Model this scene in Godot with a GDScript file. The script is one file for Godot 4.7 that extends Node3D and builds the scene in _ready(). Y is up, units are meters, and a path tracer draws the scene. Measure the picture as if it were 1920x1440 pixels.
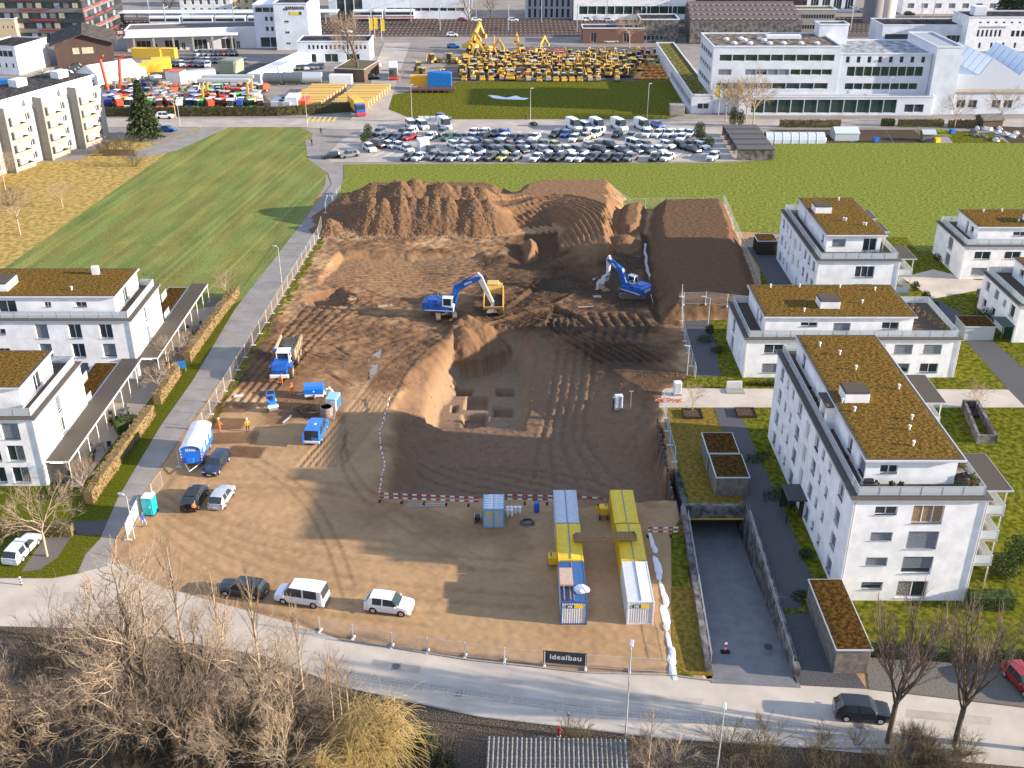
extends Node3D
# A building site in a small town, seen from the air on a low-sun winter day. Metres, y up, the camera stands over x = 0, z = 0.
var MT := {}
var MC := {}
var NM := {}
var rng := RandomNumberGenerator.new()
var UP := Vector3(0, 1, 0)

class MB:
	var v := PackedVector3Array()
	var n := PackedVector3Array()
	var c := PackedColorArray()
	var uv := PackedVector2Array()
	var col := Color(1, 1, 1)
	var colored := false
	func tri(a: Vector3, b: Vector3, d: Vector3):
		var q := (b - a).cross(d - a)
		if q.length_squared() < 1e-14: return
		q = q.normalized()
		v.push_back(a); v.push_back(d); v.push_back(b)
		n.push_back(q); n.push_back(q); n.push_back(q)
		if colored: c.push_back(col); c.push_back(col); c.push_back(col)
	func trin(a: Vector3, b: Vector3, d: Vector3, na: Vector3, nb: Vector3, nd: Vector3):
		v.push_back(a); v.push_back(d); v.push_back(b)
		n.push_back(na); n.push_back(nd); n.push_back(nb)
		if colored: c.push_back(col); c.push_back(col); c.push_back(col)
	func quad(a: Vector3, b: Vector3, d: Vector3, e: Vector3):
		tri(a, b, d); tri(a, d, e)
	func box(o: Vector3, s: Vector3, bs := Basis.IDENTITY):
		var x := bs.x * s.x * 0.5; var y := bs.y * s.y * 0.5; var z := bs.z * s.z * 0.5
		quad(o - x - y + z, o + x - y + z, o + x + y + z, o - x + y + z)
		quad(o + x - y - z, o - x - y - z, o - x + y - z, o + x + y - z)
		quad(o + x - y + z, o + x - y - z, o + x + y - z, o + x + y + z)
		quad(o - x - y - z, o - x - y + z, o - x + y + z, o - x + y - z)
		quad(o - x + y + z, o + x + y + z, o + x + y - z, o - x + y - z)
		quad(o - x - y - z, o + x - y - z, o + x - y + z, o - x - y + z)
	func out(a: Vector3, b: Vector3, d: Vector3, o: Vector3):
		if (b - a).cross(d - a).dot(a + b + d - o * 3.0) < 0: tri(a, d, b)
		else: tri(a, b, d)
	func cbox(o: Vector3, s: Vector3, k: float, bs := Basis.IDENTITY):   # a box with chamfered edges
		var h := s * 0.5
		var P := func(sg: Vector3, ax: int) -> Vector3:
			var q := Vector3(sg.x * (h.x - k), sg.y * (h.y - k), sg.z * (h.z - k))
			q[ax] = sg[ax] * h[ax]
			return o + bs * q
		for ax in 3:
			var b1 := (ax + 1) % 3; var b2 := (ax + 2) % 3
			for s0 in [-1.0, 1.0]:
				var q := []
				for w in [[-1, -1], [1, -1], [1, 1], [-1, 1]]:
					var sg := Vector3.ZERO; sg[ax] = s0; sg[b1] = w[0]; sg[b2] = w[1]
					q.append(P.call(sg, ax))
				out(q[0], q[1], q[2], o); out(q[0], q[2], q[3], o)
				for s1 in [-1.0, 1.0]:
					var e := []
					for t in [-1.0, 1.0]:
						var sg := Vector3.ZERO; sg[ax] = s0; sg[b1] = s1; sg[b2] = t
						e.append(P.call(sg, ax)); e.append(P.call(sg, b1))
					out(e[0], e[1], e[3], o); out(e[0], e[3], e[2], o)
		for sx in [-1.0, 1.0]:
			for sy in [-1.0, 1.0]:
				for sz in [-1.0, 1.0]:
					var sg := Vector3(sx, sy, sz)
					out(P.call(sg, 0), P.call(sg, 1), P.call(sg, 2), o)
	func tube(a: Vector3, b: Vector3, r0: float, r1: float, k := 6, caps := true):
		var d := (b - a).normalized()
		var x := d.cross(Vector3(0, 1, 0) if abs(d.y) < 0.9 else Vector3(1, 0, 0)).normalized()
		var y := x.cross(d)
		var pn := x
		for i in k:
			var t := TAU * (i + 1) / k
			var nn := x * cos(t) + y * sin(t)
			trin(a + pn * r0, b + pn * r1, b + nn * r1, pn, pn, nn)
			trin(a + pn * r0, b + nn * r1, a + nn * r0, pn, nn, nn)
			if caps:
				tri(b, b + nn * r1, b + pn * r1); tri(a, a + pn * r0, a + nn * r0)
			pn = nn
	func line(pts: Array, r: float, k := 6):
		for i in pts.size() - 1: tube(pts[i], pts[i + 1], r, r, k)
	func extrude(poly: Array, o: Vector3, ex: Vector3, ey: Vector3, ez: Vector3, depth: float):
		var p := PackedVector2Array(poly)
		var area := 0.0
		for i in p.size():
			var q := p[(i + 1) % p.size()]
			area += p[i].x * q.y - q.x * p[i].y
		if area < 0: p.reverse()
		if ex.cross(ey).dot(ez) < 0: p.reverse()
		var id := Geometry2D.triangulate_polygon(p)
		var m := p.size()
		var A := PackedVector3Array()
		for q in p: A.push_back(o + ex * q.x + ey * q.y)
		var D := ez * depth
		for i in range(0, id.size(), 3):
			var a := A[id[i]]; var b := A[id[i + 1]]; var d := A[id[i + 2]]
			if (b - a).cross(d - a).dot(ez) < 0:
				var t := b; b = d; d = t
			tri(a + D, b + D, d + D); tri(a, d, b)
		for i in m:
			quad(A[i], A[(i + 1) % m], A[(i + 1) % m] + D, A[i] + D)
	func lathe(o: Vector3, prof: Array, k := 12):      # prof: [r, y] from the bottom up
		for i in prof.size() - 1:
			for j in k:
				var t0 := TAU * j / k; var t1 := TAU * (j + 1) / k
				var c0 := Vector3(cos(t0), 0, -sin(t0)); var c1 := Vector3(cos(t1), 0, -sin(t1))
				var a: float = prof[i][0]; var b: float = prof[i + 1][0]
				var y0 := Vector3(0, prof[i][1], 0); var y1 := Vector3(0, prof[i + 1][1], 0)
				var up := Vector3(0, (a - b), 0); var dy: float = absf(prof[i + 1][1] - prof[i][1])
				var n0 := (c0 * dy + up).normalized(); var n1 := (c1 * dy + up).normalized()
				trin(o + y0 + c0 * a, o + y0 + c1 * a, o + y1 + c1 * b, n0, n1, n1)
				trin(o + y0 + c0 * a, o + y1 + c1 * b, o + y1 + c0 * b, n0, n1, n0)
	func mesh() -> ArrayMesh:
		var a := []
		a.resize(Mesh.ARRAY_MAX)
		a[Mesh.ARRAY_VERTEX] = v; a[Mesh.ARRAY_NORMAL] = n
		if colored: a[Mesh.ARRAY_COLOR] = c
		if uv.size() == v.size(): a[Mesh.ARRAY_TEX_UV] = uv
		var m := ArrayMesh.new()
		if v.size() > 0: m.add_surface_from_arrays(Mesh.PRIMITIVE_TRIANGLES, a)
		return m

func V3(x: float, y: float, z: float) -> Vector3: return Vector3(x, y, z)
func V2(x: float, y: float) -> Vector2: return Vector2(x, y)
func lin(r, g, b) -> Color: return Color(r, g, b).linear_to_srgb()
func numbered(n: String) -> String:
	if not NM.has(n):
		NM[n] = 0
		return n
	NM[n] += 1
	return "%s_%03d" % [n, NM[n]]
func tag(o, label, category, group = ""):
	o.set_meta("label", label); o.set_meta("category", category)
	if group != "": o.set_meta("group", group)
	return o
func thing(called, label, category, at = Vector3.ZERO, turn = 0.0, group = ""):
	var o := Node3D.new()
	o.name = numbered(called); add_child(o)
	o.position = at; o.rotation.y = turn
	return tag(o, label, category, group)
func dup(src, at, turn, label = "", group = ""):
	var r = src.duplicate()
	r.name = numbered(src.get_meta("base"))
	add_child(r); r.position = at; r.rotation.y = turn
	if label != "": r.set_meta("label", label)
	if group != "": r.set_meta("group", group)
	return r
func proto(src, called):   # remembers the plain name for copies
	src.set_meta("base", called)
	return src
func part(parent, called, mesh, m, at = Vector3.ZERO, turn = 0.0):
	var o := MeshInstance3D.new()
	o.mesh = mesh.mesh() if mesh is MB else mesh
	o.material_override = m
	o.name = called; o.position = at; o.rotation.y = turn
	parent.add_child(o, true)
	return o
func partb(parent, called, mesh, m, tf: Transform3D):
	var o = part(parent, called, mesh, m)
	o.transform = tf
	return o
func ground(called, mesh, m, at = Vector3.ZERO):
	var o = part(self, numbered(called), mesh, m, at)
	o.set_meta("kind", "structure")
	return o
func bxm(s: Vector3) -> ArrayMesh:       # shared box meshes standing on y = 0
	var key := "b%.3f,%.3f,%.3f" % [s.x, s.y, s.z]
	if not MC.has(key):
		var b := MB.new(); b.box(V3(0, s.y / 2, 0), s); MC[key] = b.mesh()
	return MC[key]
func bevm(s: Vector3, k: float) -> ArrayMesh:
	var key := "c%.3f,%.3f,%.3f,%.3f" % [s.x, s.y, s.z, k]
	if not MC.has(key):
		var b := MB.new(); b.cbox(V3(0, s.y / 2, 0), s, k); MC[key] = b.mesh()
	return MC[key]

func ntex(sd, freq, oct, cols, size = 512, kind = FastNoiseLite.TYPE_SIMPLEX_SMOOTH) -> NoiseTexture2D:
	var f := FastNoiseLite.new()
	f.seed = sd; f.frequency = freq; f.noise_type = kind
	f.fractal_octaves = oct; f.fractal_gain = 0.6
	var t := NoiseTexture2D.new()
	t.width = size; t.height = size; t.seamless = true; t.noise = f; t.normalize = true
	var g := Gradient.new()
	var off := PackedFloat32Array(); var cc := PackedColorArray()
	for e in cols:
		off.push_back(e[0]); cc.push_back(e[1])
	g.offsets = off; g.colors = cc
	t.color_ramp = g
	return t
func gray(a, b, lo = 0.25, hi = 0.75): return [[0.0, Color(a, a, a)], [lo, Color(a, a, a)], [hi, Color(b, b, b)], [1.0, Color(b, b, b)]]
func mat(key, col: Color, rough = 0.85, tex = null, scale = 1.0, metal = 0.0, world = true) -> StandardMaterial3D:
	if MT.has(key): return MT[key]
	var m := StandardMaterial3D.new()
	m.albedo_color = col; m.roughness = rough; m.metallic = metal
	if rough >= 0.84: m.metallic_specular = 0.1
	if tex != null:
		m.albedo_texture = tex
		m.uv1_triplanar = true; m.uv1_world_triplanar = world
		m.uv1_scale = V3(scale, scale, scale)
	MT[key] = m
	return m
func bump(m, tex, cm):
	m.heightmap_enabled = true; m.heightmap_texture = tex; m.heightmap_scale = cm
	return m

func sheet(called, poly, y, m, uvdir = null, uvs = Vector2.ONE):
	var p := PackedVector2Array(poly)
	var id := Geometry2D.triangulate_polygon(p)
	var b := MB.new()
	for i in range(0, id.size(), 3):
		var a := V3(p[id[i]].x, y, p[id[i]].y); var q := V3(p[id[i + 1]].x, y, p[id[i + 1]].y); var d := V3(p[id[i + 2]].x, y, p[id[i + 2]].y)
		if (q - a).cross(d - a).y < 0: b.tri(a, d, q)
		else: b.tri(a, q, d)
	if uvdir != null:
		for w in b.v:
			var q := V2(w.x, w.z)
			b.uv.push_back(V2(q.dot(uvdir) * uvs.x, q.dot(V2(-uvdir.y, uvdir.x)) * uvs.y))
	return ground(called, b, m)

func _ready():
	rng.seed = 11
	setup_view()
	setup_materials()
	setup_terrain()
	setup_sheets()
	setup_homes()
	setup_site()
	setup_town()
	setup_plants()

func setup_view():
	var cam := Camera3D.new()
	cam.name = "camera"; add_child(cam)
	cam.position = V3(0, 64, 0); cam.rotation_degrees = V3(-27.3, 0, 0)
	cam.fov = 39.57; cam.near = 0.5; cam.far = 6000; cam.current = true
	var we := WorldEnvironment.new()
	we.name = "world_environment"; add_child(we)
	var e := Environment.new()
	var sm := ProceduralSkyMaterial.new()
	sm.sky_top_color = Color(0.50, 0.59, 0.74); sm.sky_horizon_color = Color(0.86, 0.87, 0.88); sm.sky_curve = 0.18
	sm.ground_bottom_color = Color(0.3, 0.3, 0.3); sm.ground_horizon_color = Color(0.7, 0.72, 0.74)
	sm.sun_angle_max = 1.0; sm.energy_multiplier = 1.0
	var sky := Sky.new()
	sky.sky_material = sm
	e.background_mode = Environment.BG_SKY; e.sky = sky; e.background_energy_multiplier = 0.9
	e.tonemap_mode = Environment.TONE_MAPPER_LINEAR; e.tonemap_exposure = 2.5
	e.fog_enabled = true; e.fog_density = 0.00001; e.fog_light_color = Color(0.9, 0.9, 0.92)
	e.sdfgi_enabled = true; e.ssao_enabled = true; e.ssil_enabled = true
	we.environment = e
	var sun := DirectionalLight3D.new()
	sun.name = "sun"; add_child(sun)
	sun.light_energy = 1.6; sun.light_angular_distance = 0.6; sun.light_color = Color(1.0, 0.945, 0.86); sun.shadow_enabled = true
	sun.look_at_from_position(V3(100, 0, 0) + V3(cos(0.15) * 100, 26.5, sin(0.15) * 100), V3(100, 0, 0))

var asp_tex; var tx_fine; var tx_patch; var tx_streak
func setup_materials():
	tx_fine = ntex(1, 0.05, 5, gray(0.55, 1.0), 512)
	tx_patch = ntex(2, 0.012, 6, gray(0.6, 1.0), 512)
	tx_streak = ntex(3, 0.006, 5, gray(0.9, 1.0, 0.1, 0.9), 512)
	var t_soil := ntex(4, 0.02, 9, [[0.0, Color(0.90, 0.89, 0.88)], [0.4, Color(0.95, 0.945, 0.94)], [0.7, Color(0.98, 0.97, 0.97)], [1.0, Color(1, 1, 1)]], 1024)
	var m = mat("soil", Color(1, 1, 1), 0.95, t_soil, 0.045)
	m.vertex_color_use_as_albedo = true
	var gr := ntex(5, 0.03, 8, [[0.0, Color(0.36, 0.42, 0.18)], [0.35, Color(0.56, 0.64, 0.30)], [0.6, Color(0.75, 0.80, 0.40)], [1.0, Color(1.0, 0.95, 0.58)]], 1024)
	bump(mat("lawn", lin(0.255, 0.212, 0.095), 0.95, gr, 0.035), tx_fine, 4.0)
	var gr2 := ntex(6, 0.06, 9, [[0.0, Color(0.50, 0.57, 0.28)], [0.4, Color(0.70, 0.78, 0.40)], [0.62, Color(0.82, 0.88, 0.48)], [1.0, Color(1, 1, 0.72)]], 1024)
	bump(mat("crop", lin(0.325, 0.295, 0.20), 0.95, gr2, 0.02), tx_fine, 6.0)
	var gr3 := ntex(7, 0.03, 6, [[0.0, Color(0.5, 0.55, 0.25)], [0.4, Color(0.8, 0.75, 0.42)], [0.7, Color(0.95, 0.85, 0.55)], [1.0, Color(1, 0.92, 0.65)]], 1024)
	bump(mat("meadow", lin(0.53, 0.44, 0.42), 0.95, gr3, 0.022), tx_fine, 4.0)
	bump(mat("dry_lawn", lin(0.26, 0.21, 0.13), 0.95, gr3, 0.05), tx_fine, 4.0)
	# the sown field on the left: rows of young corn-green seedlings drilled in one direction
	var rows := Image.create(256, 512, false, Image.FORMAT_RGB8)
	var r := RandomNumberGenerator.new()
	r.seed = 5
	var fn := FastNoiseLite.new()
	fn.frequency = 0.03; fn.seed = 3; fn.fractal_octaves = 3
	var fn2 := FastNoiseLite.new()
	fn2.frequency = 0.2; fn2.seed = 9
	for y in 512:
		var tone := 0.75 + 0.07 * fn.get_noise_1d(y * 2.0) + 0.06 * fn2.get_noise_1d(y * 3.0)
		if y % 128 in [30, 31, 48, 49]: tone += 0.08
		for x in 256:
			var k := tone + 0.10 * fn.get_noise_2d(x * 0.6, y * 0.6) + 0.14 * fn2.get_noise_2d(x * 1.5, y * 1.5)
			rows.set_pixel(x, y, Color(k * (0.88 + 0.10 * fn.get_noise_2d(x * 0.3, y * 0.5 + 900)), k, k * 0.64))
	var it := ImageTexture.create_from_image(rows)
	var mf := StandardMaterial3D.new()
	mf.albedo_color = lin(0.45, 0.36, 0.27); mf.albedo_texture = it; mf.roughness = 0.95; mf.metallic_specular = 0.1
	MT["rows"] = mf
	var asp := ntex(8, 0.006, 8, gray(0.88, 1.0, 0.1, 0.9), 1024)
	asp_tex = asp
	mat("road", lin(0.56, 0.475, 0.385), 0.9, asp, 0.03)
	mat("path", lin(0.31, 0.28, 0.25), 0.9, asp, 0.04)
	mat("yard", lin(0.31, 0.27, 0.235), 0.9, asp, 0.02)
	mat("yard_pale", lin(0.46, 0.395, 0.335), 0.9, asp, 0.025)
	mat("tarmac", lin(0.20, 0.195, 0.195), 0.85, asp, 0.09)
	mat("pavers", lin(0.13, 0.122, 0.122), 0.8, ntex(9, 0.08, 4, gray(0.5, 1.0), 512), 0.16)
	mat("concrete", lin(0.34, 0.32, 0.29), 0.9, asp, 0.15)
	mat("old_concrete", lin(0.22, 0.20, 0.185), 0.9, ntex(10, 0.02, 6, gray(0.6, 1.0), 512), 0.05)
	mat("gravel", lin(0.33, 0.29, 0.25), 0.95, ntex(11, 0.2, 3, gray(0.4, 1.0), 512), 0.15)
	mat("roof_gravel", lin(0.20, 0.17, 0.14), 0.95, ntex(12, 0.15, 4, gray(0.4, 1.0), 512), 0.15)
	bump(mat("litter", lin(0.25, 0.19, 0.135), 0.95, ntex(13, 0.06, 6, gray(0.3, 1.0), 1024), 0.12), tx_fine, 6.0)
	mat("garden_soil", lin(0.17, 0.125, 0.085), 0.95, ntex(14, 0.08, 5, gray(0.4, 1.0), 512), 0.1)
	mat("plaster", lin(0.86, 0.85, 0.84), 0.9, ntex(15, 0.01, 5, gray(0.93, 1.0), 512), 0.08)
	mat("plaster_gray", lin(0.62, 0.61, 0.60), 0.9, ntex(15, 0.01, 5, gray(0.93, 1.0), 512), 0.08)
	mat("white", lin(0.75, 0.75, 0.74), 0.5)
	mat("metal_white", lin(0.72, 0.74, 0.78), 0.4, tx_streak, 0.3)
	mat("alu", lin(0.55, 0.56, 0.58), 0.4, null, 1, 0.6)
	mat("steel", lin(0.35, 0.36, 0.38), 0.45, null, 1, 0.8)
	mat("galv", lin(0.55, 0.57, 0.58), 0.5, null, 1, 0.5)
	mat("dark", lin(0.02, 0.02, 0.022), 0.6)
	mat("rubber", lin(0.025, 0.024, 0.023), 0.9)
	mat("black", lin(0.012, 0.012, 0.013), 0.35)
	mat("glass", lin(0.03, 0.04, 0.045), 0.08)
	mat("glass_green", lin(0.025, 0.05, 0.04), 0.08)
	mat("blind", lin(0.30, 0.33, 0.38), 0.5, ntex(16, 0.04, 3, gray(0.75, 1.0), 256), 0.5)
	mat("curtain", lin(0.34, 0.34, 0.31), 0.25, ntex(17, 0.03, 3, gray(0.45, 1.0), 256), 0.7)
	mat("wood", lin(0.42, 0.26, 0.12), 0.8, ntex(18, 0.03, 5, gray(0.6, 1.0), 256), 0.8)
	mat("wood_gray", lin(0.22, 0.197, 0.175), 0.9, ntex(18, 0.02, 4, gray(0.8, 1.0), 256), 0.2)
	mat("bark", lin(0.20, 0.15, 0.105), 0.95, ntex(19, 0.06, 4, gray(0.5, 1.0), 256), 0.8)
	mat("bark_pale", lin(0.42, 0.32, 0.22), 0.95)
	mat("bark_pink", lin(0.35, 0.262, 0.185), 0.95)
	mat("bark_dark", lin(0.12, 0.085, 0.06), 0.95)
	mat("twig_tan", lin(0.26, 0.195, 0.13), 0.95)
	mat("twig_olive", lin(0.135, 0.108, 0.065), 0.95)
	mat("willow", lin(0.46, 0.335, 0.13), 0.9)
	var glassy := StandardMaterial3D.new()
	glassy.albedo_color = Color(0.80, 0.83, 0.84, 0.55); glassy.roughness = 0.12; glassy.transparency = BaseMaterial3D.TRANSPARENCY_ALPHA
	MT["rail_glass"] = glassy
	var wt := StandardMaterial3D.new()
	wt.albedo_color = lin(0.22, 0.19, 0.16); wt.roughness = 0.06; wt.metallic = 0.0
	MT["puddle"] = wt
	var moss := ntex(20, 0.02, 8, [[0.0, Color(0.30, 0.24, 0.16)], [0.32, Color(0.44, 0.36, 0.22)], [0.5, Color(0.56, 0.46, 0.26)], [0.68, Color(0.70, 0.57, 0.29)], [0.82, Color(0.60, 0.54, 0.29)], [1.0, Color(0.48, 0.47, 0.27)]], 1024)
	bump(mat("moss", lin(0.50, 0.44, 0.34), 0.95, moss, 0.11), tx_fine, 3.0)
	bump(mat("moss_brown", lin(0.26, 0.20, 0.17), 0.95, moss, 0.08), tx_fine, 5.0)

# ---------------------------------------------------------------- terrain of the building site
var TX := -46.0
var TZ := -206.0
var TS := 0.25
var TW := 361
var TD := 561
var hm := PackedFloat32Array()
var wet := PackedFloat32Array()     # 0 dry sandy crust .. 1 damp dark soil
var gry := PackedFloat32Array()     # share of grey gravel
var n1 := FastNoiseLite.new()
var n2 := FastNoiseLite.new()
func cells(poly: PackedVector2Array, grow := 0.0) -> Rect2i:
	var a := V2(1e9, 1e9); var b := -a
	for p in poly:
		a = a.min(p); b = b.max(p)
	var i0 := clampi(int((a.x - grow - TX) / TS), 0, TW - 1); var i1 := clampi(int((b.x + grow - TX) / TS) + 1, 0, TW - 1)
	var j0 := clampi(int((a.y - grow - TZ) / TS), 0, TD - 1); var j1 := clampi(int((b.y + grow - TZ) / TS) + 1, 0, TD - 1)
	return Rect2i(i0, j0, i1 - i0 + 1, j1 - j0 + 1)
# moves the ground inside a polygon to a level; sw: the width of the bank along each edge; rough: how ragged the rim is
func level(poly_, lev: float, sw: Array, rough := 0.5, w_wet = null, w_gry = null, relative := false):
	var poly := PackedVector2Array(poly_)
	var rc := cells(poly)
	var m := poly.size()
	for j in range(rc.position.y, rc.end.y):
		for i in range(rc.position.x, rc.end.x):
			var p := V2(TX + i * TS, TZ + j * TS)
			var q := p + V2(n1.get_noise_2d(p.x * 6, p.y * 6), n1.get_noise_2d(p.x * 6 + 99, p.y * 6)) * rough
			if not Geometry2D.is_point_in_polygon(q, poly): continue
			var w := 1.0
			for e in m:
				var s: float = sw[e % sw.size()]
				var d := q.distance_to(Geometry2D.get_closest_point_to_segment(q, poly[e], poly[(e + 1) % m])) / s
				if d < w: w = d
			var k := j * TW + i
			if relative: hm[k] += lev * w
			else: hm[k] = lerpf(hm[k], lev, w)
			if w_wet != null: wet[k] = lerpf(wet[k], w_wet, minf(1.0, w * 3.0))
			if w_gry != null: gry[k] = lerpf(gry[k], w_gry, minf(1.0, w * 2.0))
func tint(poly_, amount: float, edge := 2.0, gravel = null):
	var poly := PackedVector2Array(poly_)
	var rc := cells(poly)
	var m := poly.size()
	for j in range(rc.position.y, rc.end.y):
		for i in range(rc.position.x, rc.end.x):
			var p := V2(TX + i * TS, TZ + j * TS)
			var q := p + V2(n1.get_noise_2d(p.x * 3, p.y * 3), n1.get_noise_2d(p.x * 3 + 99, p.y * 3)) * edge * 1.5
			if not Geometry2D.is_point_in_polygon(q, poly): continue
			var w := 1.0
			for e in m:
				w = minf(w, q.distance_to(Geometry2D.get_closest_point_to_segment(q, poly[e], poly[(e + 1) % m])) / edge)
			var k := j * TW + i
			wet[k] = lerpf(wet[k], amount, w)
			if gravel != null: gry[k] = lerpf(gry[k], gravel, w)
func cone(x: float, z: float, top: float, slope := 0.72, flat := 0.0, lowest := -0.3):
	var r := (top - minf(lowest, 0.0)) / slope + 3.0
	var rc := cells(PackedVector2Array([V2(x, z)]), r)
	for j in range(rc.position.y, rc.end.y):
		for i in range(rc.position.x, rc.end.x):
			var p := V2(TX + i * TS, TZ + j * TS)
			var d := maxf(0.0, p.distance_to(V2(x, z)) - flat)
			var an := atan2(p.y - z, p.x - x)
			var h := top - d * slope * (1.0 + 0.10 * n1.get_noise_2d(cos(an) * 60.0 + x * 9, sin(an) * 60.0)) + 0.22 * n2.get_noise_2d(p.x * 3, p.y * 3) + 0.16 * n2.get_noise_2d(p.x * 11, p.y * 11)
			var k := j * TW + i
			if h > hm[k] and h > lowest:
				hm[k] = h
				wet[k] = 0.58
				gry[k] = 0.0
func rut(pts_: Array, width := 0.35, depth := 0.16, dark := 0.12):
	var cv := Curve2D.new()
	for i in pts_.size():
		var t := Vector2.ZERO
		if i > 0 and i < pts_.size() - 1: t = (pts_[i + 1] - pts_[i - 1]) * 0.22
		cv.add_point(pts_[i], -t, t)
	var ln := cv.get_baked_length()
	var s := 0.0
	var done := {}
	while s < ln:
		var c := cv.sample_baked(s)
		var t := cv.sample_baked(minf(s + 0.2, ln)) - cv.sample_baked(maxf(s - 0.2, 0))
		var nrm := V2(-t.y, t.x).normalized()
		var rc := cells(PackedVector2Array([c]), width * 2.6)
		for j in range(rc.position.y, rc.end.y):
			for i in range(rc.position.x, rc.end.x):
				var k := j * TW + i
				var d := absf((V2(TX + i * TS, TZ + j * TS) - c).dot(nrm)) / width
				var e := (V2(TX + i * TS, TZ + j * TS) - c).length() / width
				if e > 2.4: continue
				var v := -exp(-d * d * 1.3) + 0.6 * exp(-(d - 1.55) * (d - 1.55) * 5.0)
				var old = done.get(k)
				if old == null or absf(v) > absf(old): done[k] = v
		s += TS
	for k in done:
		hm[k] += done[k] * depth
		if done[k] < 0: wet[k] = minf(1.0, wet[k] + dark)
func H(x: float, z: float) -> float:
	var fx := clampf((x - TX) / TS, 0, TW - 1.001); var fz := clampf((z - TZ) / TS, 0, TD - 1.001)
	var i := int(fx); var j := int(fz)
	var u := fx - i; var w := fz - j
	var k := j * TW + i
	return lerpf(lerpf(hm[k], hm[k + 1], u), lerpf(hm[k + TW], hm[k + TW + 1], u), w)
func on(x: float, z: float, lift := 0.0) -> Vector3: return V3(x, H(x, z) + lift, z)
func onv(p: Vector2, lift := 0.0) -> Vector3: return on(p.x, p.y, lift)

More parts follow.
